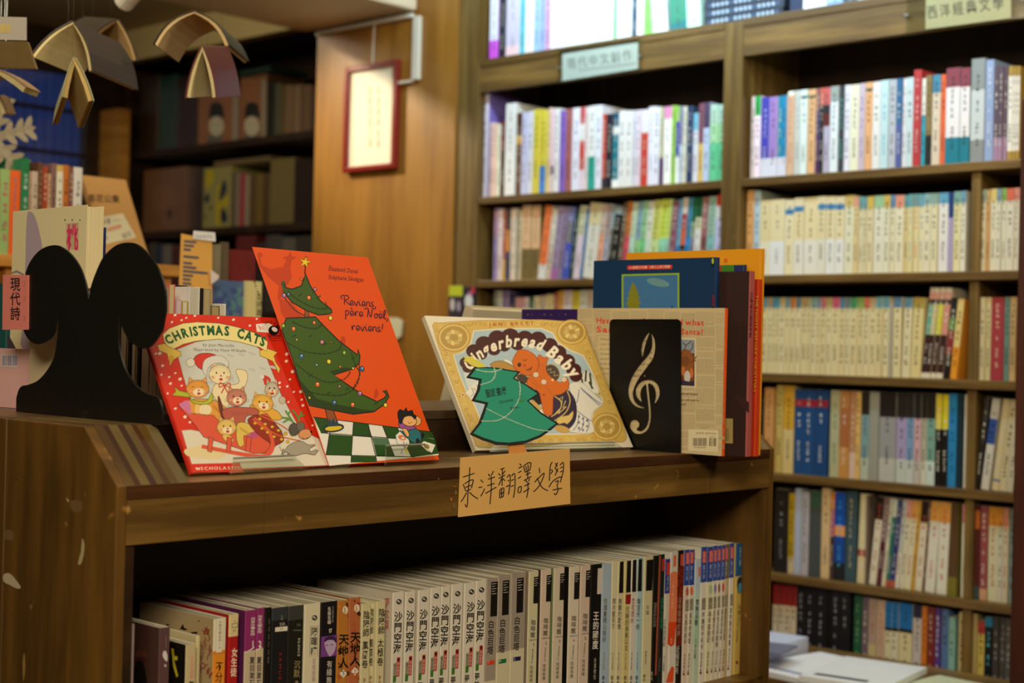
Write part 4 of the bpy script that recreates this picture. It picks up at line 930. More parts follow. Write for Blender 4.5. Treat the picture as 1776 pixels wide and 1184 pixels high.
# pink paper label on its left lobe
r, ar = cutout('shelf_label', 'pink paper label with three handwritten characters hanging at the black bookend', 'label', [(6, 476), (51, 477), (50, 571.5), (5, 571.5)], (0, -1, 0), Vector((0, YE - .0026, 0)), (0, 0, 1), -.0008, (226, 132, 122))
a = Art((0, YE - .0036, 0), (0, -1, 0), (0, 0, 1), base=1e-4)
a.vtext('現代詩', (26.5, 480), (26.5, 556), 18, (32, 22, 24), .012)
for y in (488, 514, 548):
    for k in range(3): a.ell(42 + (k % 2), y + k * 3.6, .8, 1.1, (150, 70, 66), n=6)
a.build('lettering', r, M_PAPER)

# ================================================================ black bookend with the cut-out clef
YC = 1.8345
cl = lambda x, y: (x, y)
W_, H_ = 368, 688                        # crop frame (980, 410), 2.96: plate from (228, 424) to (594, 1112)
STR = [[(431, 494, 5), (416, 520, 14), (404, 550, 18), (397, 585, 15), (396, 618, 4)], [(442, 498, 5), (452, 530, 14), (452, 575, 20), (436, 620, 30), (405, 660, 36), (372, 705, 36), (347, 752, 32), (335, 800, 25), (345, 842, 19), (370, 868, 13), (408, 880, 5)],
       [(392, 848, 4), (376, 818, 22), (376, 785, 28), (396, 756, 24), (424, 744, 18), (452, 752, 22), (470, 778, 24), (474, 815, 20), (462, 850, 8), (448, 864, 3)], [(418, 745, 12), (426, 820, 12), (433, 890, 12), (432, 945, 12), (418, 985, 14), (392, 1004, 14), (362, 1000, 22), (345, 975, 28)], [(408, 705, 2), (408, 716, 10)]]
SS = [smooth(s_, 6, closed=False) for s_ in STR]
def sdf(x, y):
    """> 0 inside the metal."""
    x0, x1, y0, y1, rr_ = 228, 594, 424, 1112, 24
    qx = max(x0 + rr_ - x, x - x1 + rr_, 0); qy = max(y0 + rr_ - y, y - (y1 + rr_ + 30) + rr_, 0)
    d = rr_ - math.hypot(qx, qy)
    d = min(d, y1 - y)
    for S_ in SS:
        for p, q in zip(S_, S_[1:]):
            if min(p[1], q[1]) - 30 > y or max(p[1], q[1]) + 30 < y: continue
            ax, ay = q[0] - p[0], q[1] - p[1]; t = ((x - p[0]) * ax + (y - p[1]) * ay) / (ax * ax + ay * ay + 1e-9); t = max(0, min(1, t))
            dd = math.hypot(x - p[0] - ax * t, y - p[1] - ay * t) - (p[2] + (q[2] - p[2]) * t) / 2
            if dd < d: d = dd
    dd = math.hypot(x - 357, y - 964) - 24
    return min(d, dd)
st_ = 5.0
nx, ny = int(380 / st_), int(702 / st_)
ac = Art((0, YC, 0), (0, -1, 0), (980, 410, 2.96), base=0)
gv = {}; F_ = []; V_ = []
vals = [[sdf(221 + i * st_, 417 + j * st_) for i in range(nx + 1)] for j in range(ny + 1)]
def gp(key, x, y):
    if key not in gv:
        gv[key] = len(V_); p = ac.pt(x, y); V_.append(p)
    return gv[key]
for j in range(ny):
    for i in range(nx):
        c4 = [(i, j), (i + 1, j), (i + 1, j + 1), (i, j + 1)]; f = []
        for k in range(4):
            A_, B_ = c4[k], c4[(k + 1) % 4]; va, vb = vals[A_[1]][A_[0]], vals[B_[1]][B_[0]]
            xa, ya, xb, yb = 221 + A_[0] * st_, 417 + A_[1] * st_, 221 + B_[0] * st_, 417 + B_[1] * st_
            if va > 0: f.append(gp(A_, xa, ya))
            if (va > 0) != (vb > 0):
                t = va / (va - vb); key = tuple(sorted((A_, B_))); f.append(gp(key, xa + (xb - xa) * t, ya + (yb - ya) * t))
        if len(f) >= 3: F_.append(tuple(f))
o0 = ac.pt(228, 1112)
r = empty('bookend', tuple(o0)); r.location.z = ZL + .0005; tag(r, 'black rectangular steel bookend with a music clef cut out of it', 'bookend')
b = MB(); b.v = [tuple(p - Vector(r.location)) for p in V_]; b.f = F_; b.c = [(20, 20, 20)] * len(F_)
pl_ = b.build('plate', mat('glossy_black_steel', 0.3, color=(9, 9, 10), spec=0.3), r); sm_ = pl_.modifiers.new('thickness', 'SOLIDIFY'); sm_.thickness = .0014; sm_.offset = 1
x1_ = ac.pt(594, 1112).x
bx('foot', M_BLACK, o0.x + .004, x1_ - .006, YC, YC + .05, ZL + .00002, ZL + .0003, r)

# ================================================================ upright picture books at the right end of the ledge
def face_book(xs, y0, t, d, h, z, base, label, name='picture_book', bands=(), side=None, m=M_GLOSS, page=(222, 212, 188), lean=0.0, board=.002, inset=.003, root_name=None):
    """Spine faces the camera side (+x), front cover looks along -y."""
    M = Matrix.Translation((xs, y0, z)) @ Matrix.Rotation(PI / 2, 4, 'Z') @ Matrix.Rotation(lean, 4, 'Y')
    r = empty(name, matrix=M); tag(r, label, 'book')
    book_parts(r, t, d, h, base, bands, side, page, board, inset, spine_e=.0018, m=m)
    return r
F8 = (980, 410, 2.96)
z0 = ZL + .0004
def X(px, y): return on(px, 600, 1, y)[0]
# newspaper-print back cover
y0 = 1.8365
xs = X(1257.5, y0); xl = on(1002, 533, 1, y0)[0]; h = on(1257, 534, 1, y0)[2] - z0
r = face_book(xs, y0, .0072, xs - xl, h, z0, (216, 84, 28), 'beige picture book with newspaper print and red question behind the clef bookend', side=(208, 192, 152), board=.001)
a = Art((0, y0, 0), (0, -1, 0), F8)
rr = random.Random(11)
a.lay([(60, 360), (820, 1110)]); a.bb[-1] = (60, 820, 360, 1110, 0)
def col_lines(x0, x1, y0_, y1_, c, dy=7, th=2.6, jit=.3, tilt=.02):
    y = y0_
    while y < y1_:
        if rr.random() > .08:
            x = x0
            while x < x1 - 4:
                w_ = rr.uniform(5, 16); w_ = min(w_, x1 - x)
                a.tri([a.pt(*q) for q in ((x, y + (x - 66) * tilt), (x + w_, y + (x - 66) * tilt), (x + w_, y + th + (x - 66) * tilt), (x, y + th + (x - 66) * tilt))], [(0, 1, 2, 3)], c)
                x += w_ + rr.uniform(2, 4)
        y += dy
for (cx0, cx1) in ((72, 140), (148, 232), (242, 330), (338, 420), (430, 505), (515, 590), (598, 668), (674, 768), (776, 818)):
    y = 366 + rr.uniform(0, 20)
    while y < 1085:
        hh = rr.uniform(30, 90); c = rr.choice([(176, 160, 126), (184, 168, 134), (166, 150, 118)])
        if rr.random() < .2: a.tri([a.pt(*q) for q in ((cx0, y), (cx1, y + 1), (cx1, y + 16), (cx0, y + 15))], [(0, 1, 2, 3)], (196, 178, 140)); y += 18
        col_lines(cx0, cx1, y, min(y + hh, 1085), c); y += hh + 10
RT = (222, 74, 44)
a.text('Have', (160, 444), (252, 447), 30, RT, .025); a.text('you heard', (262, 447), (584, 452), 30, RT, .02); a.text('d what', (583, 453), (716, 457), 30, RT, .025)
a.text('Santa asked', (160, 490), (500, 497), 30, RT, .025); a.text('Santa?', (596, 503), (712, 505), 30, RT, .025)
a.poly([(172, 512), (240, 513), (240, 750), (172, 748)], (208, 192, 152))
for k, tx in enumerate(('When', 'a job, ri', 'is a co', 'Christm', 'everyth', 'to be a', 'But the', 'next ye')): a.text(tx, (180, 532 + k * 25), (228, 533 + k * 25), 12, (74, 64, 56), 0)
for k, tx in enumerate(('jolly old', 'does the', 'and has', 'say but. It', 'out of ele', 'this year', 'able to')): a.text(tx, (330 + (k % 3) * 14, 540 + k * 30), (450, 541 + k * 30), 13, (74, 64, 56), 0)
a.poly([(590, 520), (674, 523), (674, 776), (590, 772)], (222, 210, 176)); a.poly([(594, 528), (666, 531), (665, 768), (594, 764)], (120, 74, 44))
a.poly([(594, 528), (666, 531), (666, 600), (594, 590)], (142, 158, 176)); a.poly([(594, 590), (640, 585), (662, 650), (640, 690), (594, 680)], (150, 92, 50), sm=3); a.ell(620, 640, 22, 26, (128, 78, 46)); a.ell(628, 720, 16, 32, (206, 204, 206)); a.poly([(594, 735), (640, 745), (664, 740), (664, 768), (594, 764)], (62, 48, 76)); a.ell(606, 690, 10, 24, (206, 120, 60)); a.ell(650, 700, 9, 26, (206, 120, 60))
for s_ in ([(610, 590), (620, 560), (640, 545), (648, 535)], [(622, 560), (606, 545)], [(640, 590), (656, 570), (655, 545)], [(650, 650), (664, 630), (676, 615)], [(664, 632), (672, 640)]): a.stroke(s_, 5, (96, 70, 44))
a.text('starred review!', (596, 812), (682, 815), 13, (50, 44, 40), .015); a.text('her will want to', (596, 843), (688, 846), 13, (50, 44, 40), .015); a.text('out!', (596, 866), (622, 867), 13, (50, 44, 40), .015)
a.text('SCHOLASTIC', (690, 985), (738, 986), 9, (170, 160, 134)); a.poly([(634, 988), (788, 994), (786, 1106), (632, 1100)], (226, 214, 180)); a.text('US $5.99 / $7.99 CAN', (672, 1012), (774, 1016), 9, (60, 54, 50), .01)
x = 657
while x < 776:
    w_ = rr.choice([1.6, 2.4, 3.6]); 
    if not 728 < x < 737: a.poly([(x, 1034), (x + w_, 1034), (x + w_, 1076 - (2 if x < 728 else 0)), (x, 1076)], (40, 34, 32))
    x += w_ + rr.choice([1.8, 2.6, 3.4])
a.text('9780439', (662, 1086), (724, 1087), 8, (60, 54, 50)); a.text('50599', (742, 1030), (770, 1030), 6, (60, 54, 50))
a.build('cover_print', r, M_GLOSS)
# dark blue hardback
y0 = 1.848
xs = X(1239, y0); xl = on(1030, 451, 1, y0)[0]; h = on(1238, 446, 1, y0)[2] - z0
r = face_book(xs, y0, .0105, xs - xl, h, z0, (22, 52, 96), 'dark blue hardback with green framed tree picture behind the newspaper-print book', side=(26, 58, 98))
a = Art((0, y0, 0), (0, -1, 0), F8)
a.poly([(320, 152), (328, 149), (545, 145), (552, 150), (550, 163), (542, 167), (326, 171), (319, 166)], (214, 66, 56)); a.text('3-6歲親子共讀', (328, 165), (422, 163), 11, (240, 214, 190), .01); a.text('6歲以上自己閱讀', (434, 162), (540, 160), 11, (240, 214, 190), .01)
a.poly([(291, 194), (587, 187), (587, 372), (291, 372)], (150, 186, 48)); a.poly([(300, 203), (578, 196), (578, 372), (300, 372)], (70, 122, 176))
a.poly([(348, 233), (360, 255), (372, 270), (364, 272), (382, 292), (370, 292), (388, 318), (372, 318), (392, 345), (378, 345), (385, 372), (320, 372), (322, 350), (312, 348), (328, 320), (316, 320), (334, 296), (322, 292), (338, 270), (334, 266)], (136, 138, 40)); a.ell(478, 236, 60, 20, (110, 158, 170), rot=12)
a.poly([(545, 372), (550, 350), (555, 372)], (30, 70, 60)); a.build('cover_print', r, M_GLOSS)
a = Art((xs, 0, 0), (1, 0, 0), F8); a.ell(758, 126, 6, 15, (180, 190, 50)); a.poly([(755, 300), (766, 300), (766, 358), (755, 358)], (120, 44, 60)); a.build('lettering', r, M_GLOSS)
# dark brown book and its neighbours
y0 = 1.8605
xs = X(1298.5, y0); h = on(1298, 470, 1, y0)[2] - z0
r = face_book(xs, y0, .0135, .215, h, z0, (168, 86, 84), 'dark brown picture book with pinkish spine in the right-hand group', side=(58, 42, 40), board=.0012)
a = Art((0, y0, 0), (0, -1, 0), F8); a.poly([(815, 933), (862, 934), (862, 1062), (812, 1060)], (176, 156, 96))
for x in (826, 831, 838): a.poly([(x, 985), (x + 2, 985), (x + 2, 1050), (x, 1050)], (60, 50, 40))
a.poly([(850, 800), (945, 850), (945, 905), (900, 870)], (66, 44, 44)); a.poly([(770, 190), (830, 190), (900, 400), (880, 480)], (60, 40, 40)); a.build('cover_print', r, M_GLOSS)
a = Art((xs, 0, 0), (1, 0, 0), F8); a.vtext('古強森的聖誕奇蹟', (957, 283), (951, 522), 15, (70, 40, 60), .01); a.build('lettering', r, M_GLOSS)
y0 = 1.8755
xs = X(1313, y0) ; h = on(1316, 484, 1, y0)[2] - z0
r = face_book(xs, y0, .012, .24, h, z0, (196, 62, 28), 'orange-red picture book with yellow spine title in the right-hand group', side=(176, 50, 24))
a = Art((xs, 0, 0), (1, 0, 0), F8); a.text('THE NIGHT BEFORE CHRISTMAS', (980, 300), (968, 800), 11, (216, 160, 40), .01, up=(1, .03)); a.build('lettering', r, M_GLOSS)
y0 = 1.889
xs = X(1288, y0); h = on(1280, 459, 1, y0)[2] - z0
r = face_book(xs, y0, .008, .19, h, z0, (30, 44, 96), 'picture book with red, green and blue top edge in the right-hand group', side=(70, 130, 50))
a = Art((0, y0, 0), (0, -1, 0), F8); a.poly([(770, 149), (802, 149), (802, 200), (770, 200)], (190, 66, 46)); a.poly([(868, 148), (914, 148), (914, 200), (868, 200)], (40, 50, 110)); a.build('cover_print', r, M_GLOSS)
y0 = 1.9
xs = X(1316, y0); xl = on(1087, 436, 1, y0)[0]; h = on(1314, 431, 1, y0)[2] - z0
r = face_book(xs, y0, .012, xs - xl, h, z0, (226, 152, 32), 'tall yellow-orange hardback at the back of the right-hand group', side=(232, 160, 36))
a = Art((0, y0, 0), (0, -1, 0), F8); a.ell(825, 124, 11, 12, (222, 106, 40)); a.build('cover_print', r, M_GLOSS)
y0 = 1.915
xl = on(905, 536, 1, y0)[0]; h = on(905, 536, 1, y0)[2] - z0
r = face_book(xl + .20, y0, .009, .20, h, z0, (52, 36, 98), 'deep purple picture book behind the gold-bordered book', side=(56, 36, 98))
a = Art((0, y0, 0), (0, -1, 0), (720, 520, 3.9475))
for k, x in enumerate((770, 800, 850, 885, 930, 985, 1030)): a.poly([(x, 96 + k % 3 * 3), (x + 6, 100), (x - 2, 104)], (200, 180, 90))
a.build('cover_print', r, M_GLOSS)

# books shown on the other side of the raised shelf, leaning towards us, seen from their spines
for (qb0, qb1, qt0, lb, c, w_, xq) in (((759, 709), (775, 709), (807, 529), 'pale grey book leaning from the rear ledge behind the gold-bordered book', (198, 188, 160), .20, -1.83), ((780, 709), (790, 709), (823, 560), 'tan book leaning behind the pale grey one on the rear ledge', (140, 118, 80), .16, -1.872)):
    T_ = on(*qt0, 0, xq); yq = T_.y; A_ = on(*qb0, 1, yq); tt = (on(*qb1, 1, yq).x - A_.x) * .97
    A_ = A_ + (A_ - T_) * ((A_.z - ZL - .0005) / (T_.z - A_.z))
    up_ = T_ - A_; nn_ = Vector((up_.z, 0, -up_.x)).normalized()
    r = empty('paperback_book', tuple(A_)); tag(r, lb, 'book')
    for nm, o_, t_, in_, c_ in (('cover', 0, .0012, 0, c), ('cover', tt - .0012, .0012, 0, c), ('spine', .0012, tt - .0024, 0, c)):
        b = MB(); yy = .001 if nm == 'spine' else w_
        b.prism([nn_ * o_, nn_ * (o_ + t_), nn_ * (o_ + t_) + up_, nn_ * o_ + up_], (0, yy, 0), c_); b.build(nm, M_PAPER, r)
    b = MB(); b.prism([q + Vector((0, .0011, 0)) for q in (nn_ * .0013, nn_ * (tt - .0013), nn_ * (tt - .0013) + up_ * .985, nn_ * .0013 + up_ * .985)], (0, w_ - .003, 0), (214, 204, 178)); b.build('pages', M_FORE, r)
    a = Art((0, yq, 0), (0, -1, 0), (640, 420, 3.7)); 
    if tt > .011: a.text('5', (622, 460), (632, 462), 12, DKI, up=(-1, .1)); a.text('B', (478, 1045), (492, 1046), 16, DKI)
    if a.v: a.build('lettering', r, M_PAPER)

# ================================================================ books on the raised shelf behind the black bookend
def back_row(px0, px1, ytop, c, lb, page=(206, 194, 160), xf=XB - .012, t_in=None, name='paperback_book', dx=0.0):
    """Fore-edges to us: pages between two boards."""
    p = on(px0, 620, 0, xf); q = on(px1, 620, 0, xf); h = on((px0 + px1) / 2, ytop, 0, xf)[2] - ZR
    r = empty(name, (xf, p.y + .0002, ZR + .0004)); tag(r, lb, 'book', 'books with page edges outward on the raised shelf'); t = q.y - p.y - .0004; d = .15
    b = MB(); k = .0009
    b.box(-d, 0, 0, k, 0, h, hx(c)); b.box(-d, 0, t - k, t, 0, h, hx(c)); b.box(-d, -d + k, k, t - k, 0, h, hx(c)); b.build('cover', M_PRINT, r)
    if t > .0035:
        g = MB(); g.box(-d + k, -.001, k, t - k, .0006, h - .0012, page); g.build('pages', mat('page_edges_side', 0.8, attr=True, grain=(6, 900, 6, 0.2)), r)
    return r
back_row(163, 178, 505, 'cb9', 'cream book edge seen in the slot of the black bookend')
back_row(178, 196, 500, '654', 'brown-covered book hidden behind the right lobe of the bookend')
back_row(196, 209, 520, '322', 'black-covered book left of the slim cream ones behind the bookend')
back_row(209, 222, 512, 'a98', 'slim cream book edge beside the bookend stem', page=(190, 178, 146))
back_row(222.5, 229, 505, '111', 'black slim book by the bookend stem', page=(40, 34, 30))
back_row(229, 238, 500, 'ba8', 'second slim cream book edge beside the bookend stem')
back_row(238, 246, 500, '110', 'black slim book under the right lobe of the bookend', page=(36, 30, 28))
back_row(246, 262, 495, 'ca9', 'wide cream book under the right lobe of the bookend', page=(176, 160, 126))
back_row(262, 276, 498, 'ba8', 'cream book with browned pages beside the red kitten book', page=(160, 144, 112))
back_row(276, 290, 498, '987', 'tan book half hidden by the right lobe of the bookend', page=(150, 134, 104))
back_row(290, 301, 493, 'c66', 'cream page block with a pink cover edge above the kitten book', page=(198, 182, 138))
back_row(303.5, 313, 520, 'cab', 'low pale pink book above the kitten book', page=(206, 190, 186))
back_row(313.5, 324, 522.5, 'a90', 'low white book next to the low pale pink one', page=(214, 206, 190))
back_row(326, 344, 497.5, 'ddd', 'tall grey-white page block above the kitten book', page=(196, 192, 178))
back_row(344.5, 350, 500, '111', 'thin black book beside the tall grey-white page block', page=(24, 22, 22))
back_row(350.5, 363.5, 501, '987', 'tan page block right of the thin black book', page=(178, 164, 122))
back_row(364, 379, 530.5, '654', 'low tan page block with brown top edge above the kitten book', page=(184, 166, 116))
back_row(379.5, 390, 527, 'ddc', 'low white book at the end of the raised row', page=(220, 214, 196))
# starry dark cover behind the two low books
xf = XB - .055; p = on(302, 500, 0, xf); q = on(326, 500, 0, xf)
r = empty('paperback_book', (xf, p.y, ZR + .0004)); tag(r, 'dark navy book with starry cover behind the two low books', 'book'); h = on(312, 495, 0, xf)[2] - ZR
b = MB(); b.box(-.1, 0, 0, q.y - p.y - .001, 0, h, (30, 32, 50)); b.build('cover', M_PRINT, r)
a = Art((xf, 0, 0), (1, 0, 0), (0, 250, 3.947))
for x, y in ((1220, 1000), (1240, 990), (1262, 1012), (1282, 992), (1230, 1040), (1256, 1050), (1275, 1030)): a.ell(x, y, 3, 3, (150, 160, 190), n=6)
a.build('cover_print', r)

# cream book with the purple mountain, pink notebook, teal book at far left
y0 = 1.03; F0 = (0, 340, 3.117)
xr = on(150, 420, 1, y0)[0]; xl = on(20, 480, 1, y0)[0]; h = on(88, 361, 1, y0)[2] - ZR
r = empty('paperback_book', (xr, y0, ZR + .0004)); tag(r, 'tall cream book with a pale purple shape and pink title behind the bookend', 'book'); t = .024; d = xr - xl
b = MB(); b.box(-d, 0, 0, .0008, 0, h, (226, 214, 172)); b.box(-d, 0, t - .0008, t, 0, h, (214, 200, 160)); b.box(-d, -d + .001, .0008, t - .0008, 0, h, (226, 214, 172)); b.build('cover', M_PAPER, r)
g = MB(); g.box(-d + .001, -.0015, .0009, t - .0009, .0005, h - .002, (220, 206, 164)); g.build('pages', mat('page_edges_side', 0.8, attr=True, grain=(6, 900, 6, 0.2)), r)
a = Art((0, y0, 0), (0, -1, 0), F0)
a.poly([(150, 92), (165, 84), (182, 96), (200, 140), (215, 200), (228, 270), (240, 420), (250, 780), (120, 820), (122, 700), (136, 400), (142, 180)], (176, 158, 176), sm=3); a.poly([(60, 414), (90, 400), (130, 420), (130, 430), (90, 412), (60, 420)], (150, 130, 140)); a.poly([(40, 740), (70, 790), (90, 830), (40, 830)], (70, 56, 76))
a.poly([(360, 148), (426, 143), (424, 290), (358, 284)], (196, 178, 140)); 
a.lay([(358, 143), (426, 290)]); V, F, adv = glyph('桃', .03); A_ = a.pt(360, 296); ex_ = (a.pt(424, 296) - A_); uy_ = (a.pt(360, 150) - A_)
a.tri([A_ + ex_ * (p[0]) + uy_ * ((p[1] + .12)) for p in V], F, (222, 56, 104))
for x in (352, 391, 432): a.ell(x, 129, 4, 5, (90, 80, 64), n=6)
for y in (720, 745): a.stroke([(296, y), (312, y - 2)], 7, (60, 50, 40))
a.build('cover_print', r, M_PAPER)
y0 = 0.985; xr = on(112, 640, 1, y0)[0]; h = on(50, 606, 1, y0)[2] - ZR
r = face_book(xr, y0, .012, .21, h, ZR + .0004, (226, 176, 178), 'pale pink book with a small barcode at the far left of the display bookcase', name='paperback_book', side=(230, 182, 182), board=.0008, inset=.001)
a = Art((0, y0, 0), (0, -1, 0), F0); a.poly([(5, 853), (98, 856), (95, 926), (6, 923)], (222, 212, 214)); x = 12
while x < 92:
    w_ = rr.choice([2, 3.4, 5]); 
    if not 58 < x < 64: a.poly([(x, 861), (x + w_, 861), (x + w_, 916), (x, 916)], (132, 120, 170))
    x += w_ + rr.choice([2, 3])
a.poly([(150, 832), (176, 834), (172, 916)], (196, 160, 162)); a.build('cover_print', r, M_PAPER)
y0 = 1.06; xr = on(12, 520, 1, y0)[0]; h = on(5, 492, 1, y0)[2] - ZR
r = face_book(xr, y0, .02, .12, h, ZR + .0004, (40, 92, 88), 'teal book at the far left behind the pink label', name='paperback_book', side=(36, 84, 84))
r = face_book(XB - .2, 1.085, .02, .2, .24, ZR + .0004, (44, 56, 120), 'blue book behind the teal one at the far left', name='paperback_book', side=(44, 56, 120))

# ================================================================ things on the pale shelf unit and the table behind
FU = (0, 250, 3.947)
def spine_book(px0, px1, ytop, c, lb, x=XU - .012, zb=ZU + .0004, bands=(), d=.15, tc=None, ink=None, wide=1.0, ymid=None):
    ym = ymid or 360
    p = on(px0, ym, 0, x); q = on(px1, ym, 0, x); h = on((px0 + px1) / 2, ytop, 0, x)[2] - zb
    M = Matrix.Translation((x, p.y + .0002, zb)) @ Matrix.Rotation(PI / 2, 4, 'Z')
    r = empty('paperback_book', matrix=M); tag(r, lb, 'book', 'books on the pale shelf unit')
    t = q.y - p.y - .0004; book_parts(r, t, d, h, hx(c), [(f, hx(k)) for f, k in bands])
    add_marks(r, t, h, hx(c), int(px0) + 3, wide, ink); return r
spine_book(-12, -1, 300, 'b96', 'tan book at the far end of the pale shelf unit')
spine_book(0, 16.6, 293, '9b7', 'thick sage green book with pink characters on the pale shelf unit', ink='c57', wide=1.6)
spine_book(17, 35, 295.5, 'e62', 'bright orange book on the pale shelf unit', ink='48a')
spine_book(36.5, 50, 275, '298255', 'tall green book with white lettering on the pale shelf unit', ink='dee', bands=((.86, '1f7a4a'),))
spine_book(50.5, 54.5, 297, 'b98', 'thin cream book beside the tall green one')
spine_book(54.7, 65, 297, 'cba', 'grey-cream book beside the thin cream one')
spine_book(65.3, 73.3, 281, '643', 'dark brown tall book on the pale shelf unit', ink='ca7')
spine_book(73.6, 82.3, 289, 'a42', 'brown book with a red lower half on the pale shelf unit')
spine_book(82.6, 88.5, 301, 'ca8', 'short tan book beside the red-brown one')
spine_book(88.8, 97.3, 283, '866', 'mauve tall book on the pale shelf unit')
spine_book(97.6, 108.6, 286, 'eed', 'white book with yellow top on the pale shelf unit', bands=((.93, 'db6'),))
spine_book(108.9, 118.5, 286, 'c73', 'orange-brown book with dark foot on the pale shelf unit', bands=())
spine_book(118.8, 126.6, 289, '854', 'rust brown book beside the last white one')
spine_book(126.9, 142, 290, 'eee', 'white book ending the upright row on the pale shelf unit')
# green cover rising behind the short books
p = on(0, 273, 0, XU - .17); q = on(50, 273, 0, XU - .17)
r = empty('picture_book', (XU - .17, p.y - .05, ZU + .0004)); tag(r, 'wide green picture book standing behind the spines of the pale shelf unit', 'book')
b = MB(); h = on(25, 271, 0, XU - .17)[2] - ZU; b.box(-.012, 0, 0, q.y - p.y + .05, 0, h, (30, 128, 84)); b.build('cover', M_PRINT, r)
a = Art((XU - .17, 0, 0), (1, 0, 0), FU); a.ell(178, 142, 20, 22, (214, 206, 170)); a.ell(178, 146, 8, 14, (60, 110, 80)); a.text('NEWS', (5, 165), (85, 158), 22, (206, 214, 190), .02); a.build('cover_print', r)

# tan book leaning back, with the price card
def leaner(name, label, TLp, TRp, BRp, x, z, t, c, m=M_PAPER, gr=None):
    BR = on(*BRp, 0, x - .012); BR.z = z; up = on(*TRp, 1, BR.y) - BR
    TL = onp(*TLp, BR + up, (1, 0, 0)); BL = Vector((BR.x, TL.y, z))
    return slab(name, BL, BR, up, t, m=m, cols=(c, c), label=label, board=.0015, inset=.002) + (BL,)
r, n, P, BLp = leaner('hardback_book', 'tan book leaning back on the pale shelf unit with a white price card', (143, 304), (218, 312), (262, 447), XU, ZU + .001, .016, (202, 154, 92))
a = Art(BLp, n, FU, base=4e-4); a.text('香花公集', (598, 392), (818, 398), 44, (66, 46, 30), .012); a.build('lettering', r, M_PAPER)
ar = Art(BLp, n, FU, base=.0005); P3 = [ar.pt(*q) for q in ((648, 508), (838, 476), (930, 640), (708, 690))]
r2 = empty('price_card', tuple(P3[0])); tag(r2, 'white handwritten price card on the leaning tan book', 'card'); b = MB(); b.prism([p - P3[0] for p in P3], n * .0012, (226, 218, 186)); b.build('card', M_PAPER, r2)
a = Art(BLp + n * .0017, n, FU, base=2e-4)
a.text('孤本書', (668, 552), (760, 540), 30, (80, 76, 80)); a.text('NT$', (680, 602), (738, 594), 16, (90, 84, 84)); a.text('5000', (742, 598), (836, 570), 26, (220, 70, 44), .03); a.text('初版', (695, 655), (740, 650), 20, (90, 84, 84)); a.text('簽名', (842, 648), (905, 620), 30, (90, 84, 84))
for k in range(5): a.stroke([(775 + k * 10, 528 - k), (782 + k * 10, 520 - k)], 3, (120, 112, 104))
a.build('lettering', r2, M_PAPER)
# yellow card with the blue lines
xk = XT - .02
P_ = [on(px, py, 0, xk) for px, py in ((315, 405), (368, 416), (372, 520), (307, 510))]
r = empty('text_card', (xk, P_[3].y, ZT)); tag(r, 'tall yellow card with lines of blue text standing behind the kitten book', 'card')
b = MB(); b.prism([Vector((0, p.y - P_[3].y, z - ZT)) for p, z in zip(P_, (P_[0].z, P_[1].z, ZT, ZT))], (-.002, 0, 0), (226, 172, 84)); b.build('card', M_PAPER, r)
a = Art((xk, 0, 0), (1, 0, 0), FU, base=3e-4)
for k in range(13):
    y = 655 + k * 28 + (20 if k > 2 else 0) + (16 if k > 3 else 0); w_ = (85, 70, 50, 105, 60, 90, 170, 70, 55, 60, 80, 150, 160)[k]
    a.poly([(1258 - k, y), (1258 - k + w_, y + w_ * .1), (1258 - k + w_, y + 16 + w_ * .1), (1258 - k, y + 16)], (70, 82, 110))
a.build('lettering', r, M_PAPER)
P_ = [on(px, py, 0, xk + .004) for px, py in ((336, 400), (373, 403), (374, 419), (335, 414))]
r = empty('paper_tag', tuple(P_[3])); tag(r, 'small white tag clipped to the top of the yellow text card', 'tag'); b = MB(); b.prism([p - P_[3] for p in P_], (-.001, 0, 0), (232, 232, 236)); b.build('card', M_PAPER, r)
a = Art((xk + .004, 0, 0), (1, 0, 0), FU, base=3e-4)
for k in range(9): a.stroke([(1340 + k * 13, 628 + (k % 3) * 6), (1348 + k * 13, 618 + k % 2 * 8), (1344 + k * 13, 640)], 3, (96, 92, 100))
a.build('lettering', r, M_PAPER)
def table_book(px0, px1, ytop, c, lb, x, t=.012, bands=None):
    p = on(px0, 500, 0, x); q = on(px1, 500, 0, x); h = on((px0 + px1) / 2, ytop, 0, x)[2] - ZT
    r = empty('hardback_book', (x, p.y, ZT + .0004)); tag(r, lb, 'book'); W = q.y - p.y
    b = MB(); b.box(-.002, 0, 0, W, 0, h, c); b.box(-t, -t + .002, 0, W, 0, h, c); b.box(-t + .002, -.002, 0, .002, 0, h, c); b.build('cover', M_PRINT, r)
    g = MB(); g.box(-t + .002, -.002, .002, W - .003, .002, h - .003, (220, 210, 180)); g.build('pages', M_FORE, r); return r
r = table_book(366, 427, 487, (78, 104, 150), 'blue watercolour book standing on the table behind the kitten book', XT - .06)
a = Art((XT - .06, 0, 0), (1, 0, 0), FU)
for k in range(16): a.ell(1480 + (k * 53) % 190, 960 + (k * 71) % 220, 22 + k % 4 * 8, 14 + k % 3 * 8, [(92, 118, 158), (64, 88, 140), (88, 132, 140), (70, 80, 150)][k % 4], rot=k * 30, n=12)
a.build('cover_print', r)
r = table_book(428, 454, 488, (216, 206, 148), 'cream book with black characters beside the blue watercolour book', XT - .05)
a = Art((XT - .05, 0, 0), (1, 0, 0), (400, 400, 2.82)); a.vtext('古詩選', (136, 300), (136, 420), 26, (50, 44, 34), .01); a.build('lettering', r)
table_book(398, 442, 434, (112, 30, 30), 'dark red book standing farther back behind the tan card', XT - .25)
table_book(372, 382, 424, (132, 124, 100), 'grey-olive book standing between the card and the dark red one', XT - .2)
table_book(384, 395, 420, (96, 84, 66), 'brown book standing beside the grey-olive one', XT - .2)
